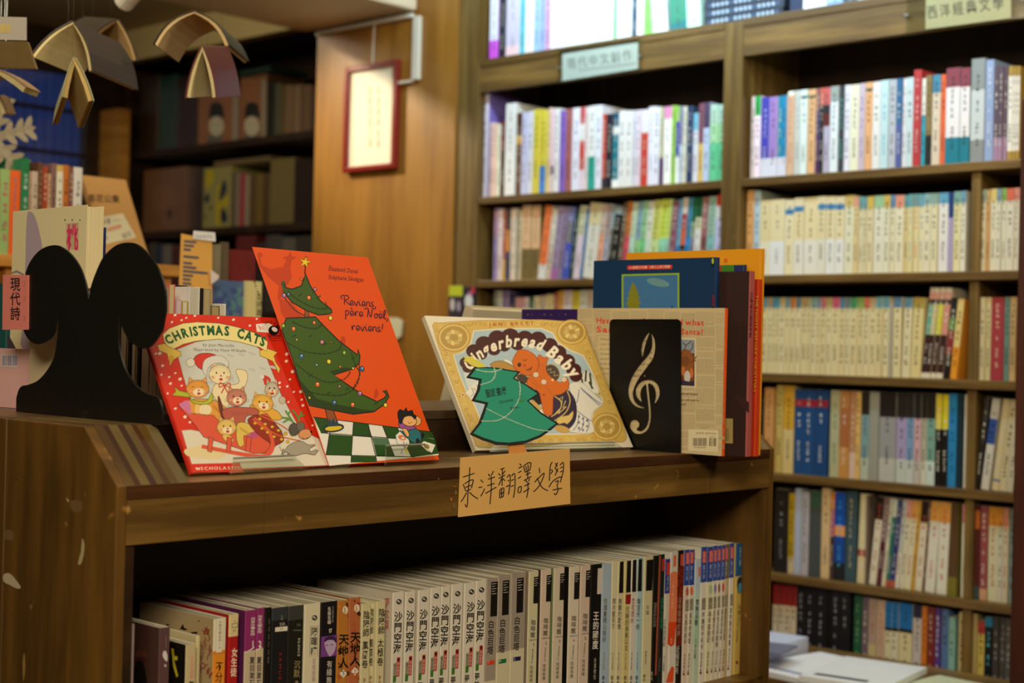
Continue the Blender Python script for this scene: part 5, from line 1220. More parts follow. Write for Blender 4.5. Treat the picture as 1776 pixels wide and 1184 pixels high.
r = empty('paper_tag', tuple(on(374, 486, 0, XT - .01))); tag(r, 'crumpled white paper note beside the yellow text card', 'note')
P_ = [on(px, py, 0, XT - .01) for px, py in ((367, 468), (380, 478), (378, 484), (368, 492))]; b = MB(); b.prism([p - Vector(r.location) for p in P_], (-.004, 0, 0), (222, 212, 212)); b.build('sheet', M_PAPER, r)

# octagonal switch label on the pier, magazines on the bench
P_ = [on(px, py, 1, 3.302) for px, py in ((672, 550), (688, 551), (697, 557), (694, 583), (688, 588), (672, 586))]
r = empty('paper_label', tuple(P_[0])); tag(r, 'small cream paper label stuck on the wood-clad pier below the picture', 'label'); b = MB(); b.prism([p - P_[0] for p in P_], (0, .006, 0), (222, 214, 180)); b.build('card', M_PAPER, r)
mg = [(-2.06, 2.99, .24, .30, 6, (206, 214, 240), 'thick white magazine with blue stripe nearest the display bookcase', .042), (-1.84, 3.00, .20, .28, -7, (236, 238, 244), 'white magazine beside the thick one on the low bench', .012), (-1.70, 2.97, .19, .27, 9, (228, 232, 238), 'pale magazine with a dark stripe on the low bench', .014), (-1.53, 3.00, .18, .26, -5, (206, 212, 180), 'yellow-green edged magazine on the low bench', .010), (-1.98, 2.93, .2, .12, 14, (120, 124, 150), 'slim blue-grey booklet across the front of the low bench', .006)]
zc = {0: 0, 1: 0, 2: .0125, 3: 0, 4: .0425}
for i, (x, y, w_, d_, an, c, lb, hh) in enumerate(mg):
    r = empty('magazine', (x, y, ZB + .0005 + zc[i]), (0, 0, math.radians(an))); tag(r, lb, 'magazine', 'magazines on the low bench'); b = MB(); b.box(-w_ / 2, w_ / 2, -d_ / 2, d_ / 2, 0, hh, c); b.build('cover', M_GLOSS, r)
    b = MB(); cc = [(70, 90, 170), (150, 160, 190), (60, 60, 70), (140, 190, 70), (210, 214, 222)][i]; b.box(-w_ / 2 + .02, w_ / 2 - .05, -d_ / 2 + .03, -d_ / 2 + .05, hh, hh + .0002, cc); b.build('cover_print', M_GLOSS, r)

# ================================================================ open books hanging from the ceiling
def hang(label, D, ridge, left, right, far, th=5.0, bulge=.10, col=(44, 40, 40), page=(206, 190, 140), dfar=.10, thread=True, thr=1.0):
    """An open book hung spine up: ridge, left and right page corners seen at depth D; far = far end of the ridge."""
    R0 = atd(*ridge, D); Lp = atd(*left, D); Rp = atd(*right, D); Fv = atd(*far, D + dfar) - R0
    r = empty('hanging_open_book', tuple(R0)); tag(r, label, 'book', 'open books hanging from the ceiling'); t = th * D / FPX
    R0v = Vector((0, 0, 0))
    for side, E in ((1, Lp - R0), (-1, Rp - R0)):
        nrm = E.cross(Fv).normalized()
        mid = R0v + E * .5; 
        inward = ((Rp - R0) if side == 1 else (Lp - R0)) * .5 + E * .5
        if nrm.dot(inward) < 0: nrm = -nrm
        cur = [E * k / 6 - nrm * (math.sin(PI * k / 6) * bulge * E.length) for k in range(7)]
        poly = [p for p in cur] + [p + nrm * t * thr * (.55 + .45 * min(1, i / 3)) for i, p in reversed(list(enumerate(cur)))]
        g = MB(); g.prism(poly, Fv, page); g.build('pages', M_FORE, r)
        cv = [E * 1.03 * k / 6 - nrm * (math.sin(PI * k / 6) * bulge * E.length + .0006) for k in range(7)]
        poly = [p - Fv * .02 for p in cv] + [p - nrm * .0016 - Fv * .02 for p in reversed(cv)]
        g = MB(); g.prism(poly, Fv * 1.04, col); g.build('cover', M_PRINT, r)
    if thread:
        for f in (.2, .8):
            p = Fv * f; g = MB(); g.tube([p, Vector((p.x, p.y, 2.70 - R0.z))], .0005, (150, 140, 120), n=5); g.build('thread', M_CLEAR, r)
    return r
hang('large hanging open book with dark grey cover over the window', 2.55, (127, 38), (57, 96), (159, 121), (205, 74), 6, .10, (70, 62, 60))
hang('brown hanging open book behind the large dark grey one', 3.0, (204, 34), (163, 62), (236, 104), (150, 30), 5, .06, (40, 34, 30), (150, 122, 78))
hang('narrow hanging open book with pale green cover below the large one', 2.4, (129, 101), (110, 168), (160, 174), (112, 150), 7, .04, (170, 170, 130), (196, 168, 104))
hang('hanging open book with thin dark cover near the ceiling at right', 2.6, (337, 20), (269, 76), (396, 78), (372, 50), 6, .14, (40, 34, 32), (196, 168, 120))
hang('hanging open book with maroon cover below the dark-covered one', 2.5, (351, 80), (324, 168), (374, 168), (392, 80), 6, .05, (98, 34, 38))
hang('hanging open book with flat pages at the left edge of the view', 2.4, (-12, 118), (-60, 140), (44, 152), (14, 128), 9, .05, (170, 140, 110))
hang('small hanging open book below the others at the left edge', 2.5, (-5, 165), (-30, 198), (9, 196), (12, 168), 6, .03, (150, 120, 84))
P0 = atd(-30, 28, 2.35); 
r = empty('hanging_open_book', tuple(P0)); tag(r, 'hanging grey book with gold lettering at the top left corner', 'book', 'open books hanging from the ceiling')
ex = atd(46, 30, 2.35) - P0; dn = atd(-30, 68, 2.35) - P0; bk = Vector((-.09, .10, 0)); nn = ex.cross(dn).normalized()
if nn.dot(Vector(CAMP) - P0) < 0: nn = -nn
g = MB(); g.prism([Vector(), ex, ex + dn, dn], -nn * .002, (176, 168, 158)); g.build('cover', M_PRINT, r)
g = MB(); g.prism([dn * 1.03 - nn * .003, ex + dn * 1.03 - nn * .003, ex * .98 + dn * 1.95 - nn * .05, dn * 1.95 - nn * .05], -nn * .012, (176, 150, 98)); g.build('pages', M_FORE, r)
a = Art(P0, nn, (0, 0, 3.947)); a.text('童話', (0, 215), (74, 215), 44, (206, 180, 90), .03); a.build('lettering', r)
g = MB(); g.tube([ex * .5, Vector((ex.x * .5, ex.y * .5, 2.70 - P0.z))], .0005, n=5); g.build('thread', M_CLEAR, r)

# paper snowflake in front of the window
ps = atd(-14, 240, 3.3)
r = empty('paper_snowflake', tuple(ps)); tag(r, 'large grey-white paper snowflake before the blue window at the left edge', 'decoration')
b = MB(); fw_ = Vector(ray(-14, 240)).normalized(); rt = Vector((mw[0][0], mw[1][0], mw[2][0])); upv = Vector((mw[0][1], mw[1][1], mw[2][1]))
for k in range(6):
    an = k * PI / 3 + .25; dv = rt * math.cos(an) + upv * math.sin(an); pv = rt * -math.sin(an) + upv * math.cos(an)
    def bar(o, d, l, w_): b.prism([o - d.cross(fw_).normalized() * w_, o + d * l - d.cross(fw_).normalized() * w_ * .7, o + d * (l + w_), o + d * l + d.cross(fw_).normalized() * w_ * .7, o + d.cross(fw_).normalized() * w_], fw_ * .002, (150, 140, 118))
    bar(Vector(), dv, .088, .011)
    for f in (.034, .058, .078):
        for s_ in (-1, 1): bar(dv * f, (dv * .6 + pv * s_).normalized(), .024, .008)
b.build('sheet', M_PAPER, r)
g = MB(); g.tube([upv * .05, Vector((0, 0, 2.70 - ps.z))], .0005, n=5); g.build('thread', M_CLEAR, r)

# small ceiling spotlight at the top edge
pc = atd(222, -6, 3.1)
r = empty('spotlight_lamp', tuple(pc)); tag(r, 'small white ceiling spotlight above the hanging books', 'lamp')
g = MB(); g.tube([Vector((-.018, 0, -.012)), Vector((.0, 0, -.002)), Vector((.028, 0, .012))], .021, n=16); g.build('lamp_head', mat('white_enamel', 0.2, color=(228, 220, 208), coat=.5), r, smooth=False, bevel=.003)
g = MB(); g.tube([Vector((.01, 0, .01)), Vector((.01, 0, 2.70 - pc.z))], .006, n=8); g.build('stem', M_PVC, r)

# ================================================================ books in the dark bookcase
FD = (220, 100, 3.116)
def dark_book(x0, x1, top, zb, c, lb, bands=(), d=.2, y=YD + .02, ink=None, cov=None):
    p = on(FD[0] + x0 / FD[2], FD[1] + top / FD[2] + 30, 1, y); q = on(FD[0] + x1 / FD[2], FD[1] + top / FD[2] + 30, 1, y); h = on(FD[0] + x0 / FD[2], FD[1] + top / FD[2], 1, y)[2] - zb
    r = empty('old_book', (p.x + .0005, y, zb + .0004)); tag(r, lb, 'book', 'old books in the dark bookcase'); t = q.x - p.x - .001
    book_parts(r, t, d, h, hx(c), [(f, hx(k)) for f, k in bands]); return r
zA, zBk, zC = SD[0], SD[1], SD[2]
dark_book(75, 172, 110, zA, '321', 'wide dark brown volume at the end of the upper shelf of the dark bookcase')
dark_book(176, 268, 105, zA, '143a30', 'dark green volume on the upper shelf of the dark bookcase')
dark_book(272, 376, 110, zA, '311a1a', 'dark maroon volume on the upper shelf of the dark bookcase')
def face_cover(x0, x1, top, lb, spx):
    r = dark_book(x0, spx, top, zA, '80583a', lb, bands=())
    a = Art((0, YD + .02, 0), (0, -1, 0), FD); cx = (x0 + x1) / 2 + 2
    a.poly([(x0 + 3, top + 6), (x1 - 12, top + 6), (x1 - 12, 462), (x0 + 3, 470)], (150, 100, 66)); a.poly([(x1 - 8, top + 4), (spx - 2, top + 4), (spx - 4, 455), (x1 - 12, 458)], (152, 140, 122))
    a.poly([(cx - 50, 440), (cx - 20, 400), (cx + 25, 400), (cx + 30, 440), (cx, 465), (cx - 50, 462)], (98, 96, 88), sm=3); a.ell(cx, 370, 40, 54, (196, 190, 164)); a.poly([(cx - 40, 335), (cx - 36, 275), (cx - 22, 245), (cx + 22, 245), (cx + 38, 280), (cx + 42, 332), (cx + 20, 318), (cx - 20, 318)], (22, 22, 20), sm=2)
    for s_ in (-16, 12): a.ell(cx + s_, 362, 5, 3, (90, 80, 70), n=8)
    a.stroke([(cx - 8, 398), (cx + 6, 398)], 3, (140, 100, 90)); a.build('cover_print', r); return r
face_cover(384, 580, 200, 'brown cover with a dark-haired face at left in the dark bookcase', 606)
face_cover(612, 735, 112, 'brown cover with a dark-haired face at right in the dark bookcase', 756)
for x0, x1, tp_, c, lb in ((760, 798, 130, '221', 'black spine beside the right face cover in the dark bookcase'), (800, 830, 138, '565844', 'grey-green spine on the upper shelf of the dark bookcase'), (832, 858, 150, '653', 'brown spine next to the grey-green one in the dark bookcase'),
    (860, 884, 150, '876a4e', 'first of the tan spines beside the pier, upper dark shelf'), (885, 908, 152, '7a6048', 'second of the tan spines beside the pier, upper dark shelf'), (909, 935, 150, '8a7258', 'third of the tan spines beside the pier, upper dark shelf'), (936, 962, 148, '6e5440', 'fourth of the tan spines beside the pier, upper dark shelf'), (963, 990, 150, '7c624a', 'last of the tan spines beside the pier, upper dark shelf'), (991, 1018, 152, '5c4434', 'dark tan spine touching the pier, upper dark shelf')):
    dark_book(x0, x1, tp_, zA, c, lb)
r = dark_book(90, 322, 612, zBk, '7a5538', 'wide brown boxed set on the middle shelf of the dark bookcase')
a = Art((0, YD + .02, 0), (0, -1, 0), FD); a.ell(205, 760, 80, 90, (126, 88, 60)); a.ell(205, 760, 60, 70, (134, 94, 64)); a.poly([(230, 806), (246, 840), (230, 880), (214, 840)], (70, 44, 26)); a.build('cover_print', r)
dark_book(324, 346, 600, zBk, '6a4a30', 'brown spine beside the boxed set in the dark bookcase'); dark_book(348, 376, 592, zBk, '4a3424', 'dark brown spine beside the boxed set in the dark bookcase'); dark_book(378, 412, 595, zBk, '3a281c', 'blackish spine left of the yellow patterned cover')
r = dark_book(415, 562, 600, zBk, '9a9456', 'yellow and blue patterned cover on the middle dark shelf')
a = Art((0, YD + .02, 0), (0, -1, 0), FD)
for q in ([(430, 610), (470, 612), (460, 690), (425, 700)], [(490, 700), (515, 690), (505, 890), (480, 892)], [(520, 760), (550, 750), (545, 800), (522, 810)]): a.poly(q, (190, 172, 30), sm=2)
for q in ([(510, 690), (530, 660), (542, 710), (518, 760), (498, 770)], [(425, 740), (448, 742), (442, 782), (420, 780)], [(508, 815), (535, 830), (545, 880), (510, 890)], [(440, 800), (462, 810), (455, 825)], [(420, 855), (430, 850), (428, 875)]): a.poly(q, (38, 44, 56), sm=2)
a.build('cover_print', r)
for x0, x1, tp_, c, lb in ((564, 588, 620, '6a5a3e', 'khaki spine beside the yellow patterned cover'), (590, 608, 625, '8a8270', 'grey spine left of the pink one, middle dark shelf'), (610, 636, 628, 'a83a44', 'pinkish red spine on the middle dark shelf'), (638, 662, 632, '9a8e74', 'pale spine right of the pinkish red one'), (664, 700, 632, '5e4a1e', 'olive brown spine on the middle dark shelf'), (702, 732, 630, '7a6020', 'mustard spine on the middle dark shelf'), (734, 770, 628, '54401c', 'brown spine left of the khaki cover'), (775, 902, 552, '7a6c40', 'khaki cover with worn edges on the middle dark shelf'), (906, 1018, 552, '30201a', 'black-brown volumes touching the pier, middle dark shelf')):
    dark_book(x0, x1, tp_, zBk, c, lb)
for x0, x1, tp_, c, lb in ((112, 150, 1000, '4a4440', 'first book from the end on the lower dark shelf'), (152, 190, 1010, '2a3a5a', 'dark blue book on the lower dark shelf'), (192, 236, 1012, '7a7672', 'grey white book on the lower dark shelf'), (238, 284, 1015, '5a3030', 'dull maroon book on the lower dark shelf'), (590, 690, 962, '6a1e1e', 'dark red book on the lower dark shelf'), (700, 745, 1000, '3a3230', 'charcoal book on the lower dark shelf'), (750, 830, 960, '4e4a48', 'dark grey book on the lower dark shelf'), (835, 905, 975, '6a665e', 'mid grey book on the lower dark shelf'), (910, 1000, 965, '45403c', 'dark grey book touching the pier, lower dark shelf')):
    dark_book(x0, x1, tp_, zC, c, lb)
# a thin volume lying on top of the middle row and one on the upper row
for x0, x1, yy, zz_, c, lb in ((610, 775, 100, 0, (34, 62, 50), 'thin dark green volume lying on top of the upper dark row'), (470, 775, 590, 0, (110, 94, 60), 'thin khaki portfolio lying on the middle dark row')):
    p = on(FD[0] + x0 / FD[2], FD[1] + yy / FD[2], 1, YD + .02); q = on(FD[0] + x1 / FD[2], FD[1] + yy / FD[2], 1, YD + .02)
    r = empty('old_book', (p.x, YD + .02, p.z)); tag(r, lb, 'book'); b = MB(); b.box(0, q.x - p.x, 0, .2, 0, .022, c); b.build('cover', M_PRINT, r)
# ================================================================ paperbacks on the lower shelf of the display bookcase
XS = -1.392; ZS = 0.787 + .0004
LOW = 'paperbacks on the lower shelf of the display bookcase'
FA, FB, FC, FDD = (180, 980, 5.2235), (480, 960, 4.6737), (820, 900, 4.17), (1080, 900, 4.168)
def low(px0, px1, ytop, c, lb, bands=(), xs=XS, d=.148, side=None, ytm=None, page=(186, 178, 156)):
    """px0-px1: the spine at its top edge."""
    p = on(px0, ytop, 0, xs); q = on(px1, ytop, 0, xs); h = on((px0 + px1) / 2, ytop, 0, xs)[2] - ZS
    if h > .2115: h = .2115
    M = Matrix.Translation((xs, p.y + .0001, ZS)) @ Matrix.Rotation(PI / 2, 4, 'Z')
    r = empty('paperback_book', matrix=M); tag(r, lb, 'book', LOW); t = q.y - p.y - .0003
    book_parts(r, t, d, h, hx(c), [(f, hx(k)) for f, k in bands], hx(side) if side else None, page=page); r['_x'] = xs
    del r['_x']
    return r
def band(zpx_y, x, h):                          # fraction of the height at a photo row
    return (on(x, zpx_y, 0, XS)[2] - ZS) / h
def SA(r, fr, xs=XS): return Art((xs, 0, 0), (1, 0, 0), fr, base=2.5e-4)
DK = (40, 34, 32)
r = low(216, 235, 1083, 'cbb8bc', 'pinkish white paperback touching the left end panel of the display bookcase', xs=-1.420); a = SA(r, FA, -1.42); a.poly([(192, 680), (238, 675), (236, 745), (192, 748)], (30, 26, 30)); a.vtext('在同', (212, 900), (206, 1060), 46, DK); a.build('lettering', r)
r = low(277, 296, 1088, '5a3f42', 'brownish purple paperback with a white figure on its spine', side='4a302a'); a = SA(r, FA); a.poly([(540, 780), (560, 775), (576, 820), (572, 870), (548, 850), (532, 815)], (206, 206, 204), sm=3); a.ell(556, 908, 10, 14, (180, 180, 178)); 
for k in range(8): a.ell(562, 645 + k * 13, 2, 4, (190, 180, 180), n=6)
a.build('lettering', r)
a = Art((0, on(277, 1088, 0, XS)[1], 0), (0, -1, 0), FA, base=2e-4); a.ell(330, 860, 42, 50, (70, 34, 26)); a.poly([(286, 900), (330, 860), (370, 920), (384, 1000), (386, 1066), (286, 1066)], (22, 16, 16), sm=3)
for k in range(7): a.stroke([(300 + k * 14, 830), (295 + k * 16, 790 - (k % 3) * 16)], 4, (150, 74, 50))
a.build('cover_print', r)
r = low(323, 341, 1117, 'c4b48c', 'short cream paperback with pink characters and a black cover', side='16120e', xs=-1.39); a = SA(r, FA, -1.39); a.vtext('民生報叢書', (800, 810), (796, 1030), 38, (222, 150, 140)); a.poly([(775, 1050), (815, 1052), (812, 1066), (772, 1066)], DK); a.build('lettering', r)
a = Art((0, on(323, 1117, 0, -1.39)[1], 0), (0, -1, 0), FA, base=2e-4); a.poly([(612, 750), (635, 755), (640, 820), (670, 825), (668, 860), (640, 860), (650, 900), (676, 1000), (660, 1015), (630, 920), (622, 850)], (196, 180, 40)); a.build('cover_print', r)
low(341.3, 348.5, 1103, 'd0c094', 'slim plain cream paperback behind the short one with a black cover', xs=-1.40)
r = low(371.5, 393.5, 1072, 'dd8a2a', 'cream and orange paperback with red coral on its cover', bands=((.825, 'd8d0b8'),), side='b09a74')
a = SA(r, FA); a.poly([(1028, 488), (1078, 480), (1066, 785), (1016, 792)], (226, 218, 198)); a.vtext('大眾文學系列14', (1055, 498), (1048, 762), 30, DK); a.poly([(980, 796), (1110, 783), (1108, 788), (980, 800)], (190, 100, 30)); a.vtext('不分手', (1048, 868), (1036, 1150), 66, (30, 20, 10), .01); a.build('lettering', r)
a = Art((0, on(371.5, 1072, 0, XS)[1], 0), (0, -1, 0), FA, base=2e-4)
rc = random.Random(3)
for k in range(30):
    x = 880 + rc.uniform(0, 90); y = 600 + rc.uniform(0, 430); a.stroke([(x, y), (x + rc.uniform(-25, 25), y - 28), (x + rc.uniform(-20, 30), y - 50)], 7, (140, 50, 28))
a.poly([(690, 575), (718, 530), (730, 565), (762, 580), (735, 588)], (30, 20, 16)); a.poly([(790, 605), (850, 600), (846, 620), (795, 618)], (30, 20, 16)); a.ell(580, 540, 14, 10, (60, 44, 30)); a.ell(862, 505, 6, 8, (60, 44, 30), n=8); a.ell(680, 478, 4, 4, (60, 44, 30), n=8); a.build('cover_print', r)
low(393.8, 397.5, 1066, '251d1c', 'thin black spine between the orange and the red paperbacks', xs=-1.398)
r = low(398, 415, 1065, 'a8191c', 'red paperback with white characters and a cream top', bands=((.88, 'd6c392'),)); a = SA(r, FA); a.poly([(1160, 530), (1214, 520), (1212, 560), (1160, 566)], DK); a.poly([(1163, 534), (1211, 525), (1209, 556), (1163, 562)], (214, 195, 146)); a.stroke([(1180, 515), (1200, 495)], 3); a.text('07', (1170, 605), (1200, 602), 22, DK); a.vtext('女生徒', (1186, 745), (1172, 1010), 58, (238, 226, 200), .012); a.build('lettering', r)
for i, (p0, p1, yt, n_, lb) in enumerate(((426, 446, 1058, '1', 'first purple-topped paperback of the beige pair'), (446.3, 460, 1054, '2', 'second purple-topped paperback of the beige pair'))):
    r = low(p0, p1, yt, 'c4b498', lb, bands=((.78, '8a2c68'),), side='5a2350'); a = SA(r, FA); cx = (1352, 1416)[i]
    a.vtext('日本文學名作', (cx, 470 - i * 20), (cx - 5, 640 - i * 22), 44, (232, 220, 214), .01); a.vtext(n_, (cx - 2, 670), (cx - 2, 750), 60, (236, 226, 220), .02); a.stroke([(cx - 70 + i * 30, 790), (cx - 30, 770), (cx + 10, 740)], 9, (230, 220, 214)); a.vtext('夏目漱石', (cx - 8, 825), (cx - 14, 1100), 50, (52, 48, 60), .012); a.build('lettering', r)
r = low(460.3, 472, 1053, '141010', 'thin black paperback with faint white writing'); a = SA(r, FA); a.vtext('もののけの話', (1500, 470), (1488, 890), 16, (120, 116, 112)); a.build('lettering', r)
r = low(472.5, 500, 1053, '17171a', 'black paperback numbered 220 with red letters', bands=((.93, '32363c'),)); a = SA(r, FA); a.text('220', (1592, 545), (1642, 540), 26, (206, 200, 180)); a.poly([(1552, 562), (1664, 550), (1662, 592), (1550, 602)], (222, 214, 200)); a.text('319', (1590, 586), (1625, 582), 16, DK); a.vtext('文學', (1612, 450), (1612, 500), 22, (150, 146, 136)); a.text('SAMURAI', (1588, 790), (1578, 1130), 26, (150, 44, 34), up=(1, .03), gap=.22); a.build('lettering', r)
r = low(500.5, 528, 1050, '1b1a17', 'black paperback with grey title and white letters beside number 220', bands=((.92, '3a3a38'),)); a = SA(r, FB); a.text('104', (160, 590), (195, 586), 26, (110, 104, 80)); a.text('SILENCE', (172, 682), (168, 832), 18, (206, 200, 184), .01, up=(1, .03), gap=.12); a.vtext('沉默', (165, 862), (160, 1005), 54, (140, 130, 88), .01); a.ell(165, 620, 40, 6, (90, 88, 80)); a.vtext('遠藤', (160, 1025), (158, 1090), 30, (170, 160, 130)); a.build('lettering', r)
def emblem(a, x, y, q=22):
    a.ell(x, y, q, q, (52, 48, 46), n=16); a.ell(x - q * .25, y - q * .2, q * .5, q * .4, (196, 188, 176), rot=30, n=8); a.ell(x + q * .35, y + q * .3, q * .3, q * .3, (170, 162, 152), n=8)
r = low(529, 557, 1046, 'd6ceb4', 'white paperback with a framed black title beside a purple-photo spine'); a = SA(r, FB); emblem(a, 306, 518); a.stroke([(272, 588), (334, 582), (328, 832), (266, 838), (272, 588)], 3, (110, 104, 92)); a.vtext('陽暉樓', (304, 592), (298, 828), 54, (46, 40, 34), .012); a.vtext('宮尾登美子', (302, 845), (296, 1090), 34, (176, 140, 156)); a.build('lettering', r)
r = low(557.3, 586, 1043, '141218', 'black paperback numbered 17 with a purple portrait photo'); a = SA(r, FB); a.vtext('名設名器', (426, 428), (424, 570), 30, (214, 206, 190), .01); a.vtext('文藝春秋', (456, 420), (452, 560), 16, (150, 146, 140)); a.text('17', (420, 640), (452, 636), 32, (226, 218, 206), .02)
a.poly([(360, 672), (490, 656), (484, 826), (354, 838)], (116, 62, 140)); a.poly([(388, 705), (430, 680), (470, 690), (480, 740), (462, 800), (430, 832), (408, 800), (392, 760)], (184, 160, 196), sm=3); a.poly([(385, 720), (395, 680), (440, 666), (480, 680), (484, 730), (460, 700), (410, 700)], (60, 30, 70), sm=2)
for q in ((405, 740), (446, 736)): a.ell(q[0], q[1], 12, 4, (90, 60, 100))
a.vtext('有緣無份', (428, 862), (420, 1120), 46, (196, 190, 180), .008); a.build('lettering', r)
for i, (p0, p1, yt, ch, c2, lb) in enumerate(((586.3, 606, 1041, '下', (40, 44, 90), 'orange-brown samurai-novel paperback, the volume beside the purple portrait'), (606.3, 626.5, 1036, '上', (170, 50, 40), 'orange-brown samurai-novel paperback, the volume beside the cream ones'))):
    r = low(p0, p1, yt, ('b5762f', 'b0643c')[i], lb, side='7a4a20'); a = SA(r, FB); cx = 546 + i * 94
    for k in range(16): a.ell(cx - 44 + rc.uniform(0, 84), 420 + rc.uniform(-30, 640) - i * 20, rc.uniform(6, 22), rc.uniform(5, 16), rc.choice([(96, 52, 26), (60, 32, 22), (196, 130, 60), (176, 88, 52)]), rot=rc.uniform(0, 90), n=9)
    a.ell(cx + 8, 455 - i * 14, 22, 32, (226, 216, 196)); a.text('J', (cx - 1, 470 - i * 14), (cx + 14, 468 - i * 14), 34, (190, 120, 50), .02); a.vtext('天地人', (cx - 2, 645 - i * 16), (cx - 8, 930 - i * 20), 84, (22, 16, 14), .025)
    a.poly([(cx - 8, 935 - i * 18), (cx + 22, 968 - i * 18), (cx - 8, 1005 - i * 18), (cx - 38, 972 - i * 18)], (232, 226, 212)); a.vtext(ch, (cx - 8, 945 - i * 18), (cx - 8, 995 - i * 18), 34, c2, .02); a.build('lettering', r)
for i, (p0, p1, yt, t2, xs_, lb) in enumerate(((628, 644, 1046, '鳳凰卷', XS, 'cream paperback of the three-volume set nearest the orange-brown pair'), (644.3, 653.5, 1046, '龍笛卷', XS - .006, 'recessed middle cream paperback of the three-volume set'), (653.8, 669.5, 1042, '太極卷', XS, 'cream paperback of the three-volume set nearest the tall white run'))):
    r = low(p0, p1, yt, 'cfc69e', lb, xs=xs_); a = SA(r, FB, xs_); cx = (728, 779, 852)[i]; k = (460, 440, 440)[i]
    a.vtext('陰陽師', (cx, k), (cx - 6, k + 215), 54 if i != 1 else 34, (44, 38, 32), .012); a.vtext(t2, (cx - 10, k + 245), (cx - 16, k + 470), 50 if i != 1 else 32, (44, 38, 32), .012); a.vtext('夢枕貘', (cx - 18, k + 545), (cx - 20, k + 660), 22, (150, 90, 70)); a.build('lettering', r)
WT = [(682, 702, 1026), (704, 721.5, 1025), (726, 746.5, 1022), (747.5, 765.5, 1018), (766.3, 782, 1016), (784, 804, 1012), (806, 825.3, 1010), (826.2, 844.3, 1006)]
GX = [990, 1088, 1196, 1293, 1370, 1466, 1578, 1660]; GY = [388, 378, 368, 342, 330, 323, 308, 292]
for i, (p0, p1, yt) in enumerate(WT):
    r = low(p0, p1, yt, 'd8d2c6', 'white paperback with brush title, %s of eight beside the cream set' % ORD[i], side='c8bfae'); a = SA(r, FB); x, y = GX[i], GY[i]
    emblem(a, x, y); a.vtext('沙門空海', (x - 4, y + 78), (x - 16, y + 424), 66, (28, 24, 22), .018)
    a.poly([(x - 17, y + 452), (x + 10, y + 448), (x + 3, y + 604), (x - 22, y + 608)], (176, 56, 44)); a.vtext('夢枕貘長', (x - 5, y + 490), (x - 10, y + 600), 18, (226, 196, 180)); a.ell(x - 4, y + 470, 9, 12, (40, 24, 22), n=10)
    a.poly([(x - 44, y + 500), (x - 20, y + 494), (x - 24, y + 596), (x - 48, y + 602)], (150, 146, 128)); a.vtext('卷之' + '一二三四五六七八'[i], (x - 33, y + 504), (x - 37, y + 596), 18, (50, 46, 40)); a.poly([(x - 48, y + 602), (x - 23, y + 597), (x - 26, y + 652), (x - 50, y + 656)], (64, 118, 40))
    a.vtext('夢枕貘', (x - 36, y + 668), (x - 44, y + 860), 44, (40, 36, 34), .008)
    a.build('lettering', r)
# red-and-white cover side seen left of the tall run
a = Art((0, on(682, 1026, 0, XS)[1], 0), (0, -1, 0), FB, base=2e-4); a.vtext('夢枕貘', (895, 352), (888, 620), 44, (170, 60, 44)); a.build('cover_print', [o for o in bpy.data.objects if o.get('label', '').startswith('white paperback with brush title, first')][0])
for i, (p0, p1, yt, c2, lb) in enumerate(((844.8, 864, 1002, (216, 70, 36), 'grey-topped paperback with an orange mark, first of three'), (865, 887, 997, (30, 110, 60), 'grey-topped paperback with a green mark, second of three'), (888, 913.5, 993, (28, 30, 70), 'grey-topped paperback with a navy mark, third of three'))):
    r = low(p0, p1, yt, 'cdc5aa', lb, bands=((.51 if i else .345, '9d9288'),)); a = SA(r, FC); cx = (140, 224, 328)[i]; y = (455, 445, 428)[i]
    a.poly([(cx - 8, y), (cx + 40, y - 6), (cx + 34, y + 244), (cx - 14, y + 250)], (22, 18, 18))
    for k in range(5): a.poly([(cx - 4, y + 12 + k * 18), (cx + 30 - k % 2 * 10, y + 8 + k * 18), (cx + 30 - k % 2 * 10, y + 12 + k * 18), (cx - 4, y + 16 + k * 18)], (190, 184, 172))
    a.vtext('白色巨塔', (cx - 6, y + 274), (cx - 16, y + 522), 46, (34, 30, 28), .012); a.poly([(cx - 36, y + 570), (cx + 18, y + 562), (cx + 17, y + 592), (cx - 37, y + 600)], c2); a.text('下中上'[i], (cx - 34, y + 592), (cx - 18, y + 590), 18, (226, 220, 200)); a.build('lettering', r)
CF = [(918, 935, 990, 'cdc6a6', '1'), (939, 957, 987, 'd2bfae', '2'), (961.5, 980, 984, 'd0c2b0', '3'), (988, 1006.5, 982, 'd6cbbb', '4'), (1007.5, 1025, 980, 'cfbcae', '5')]
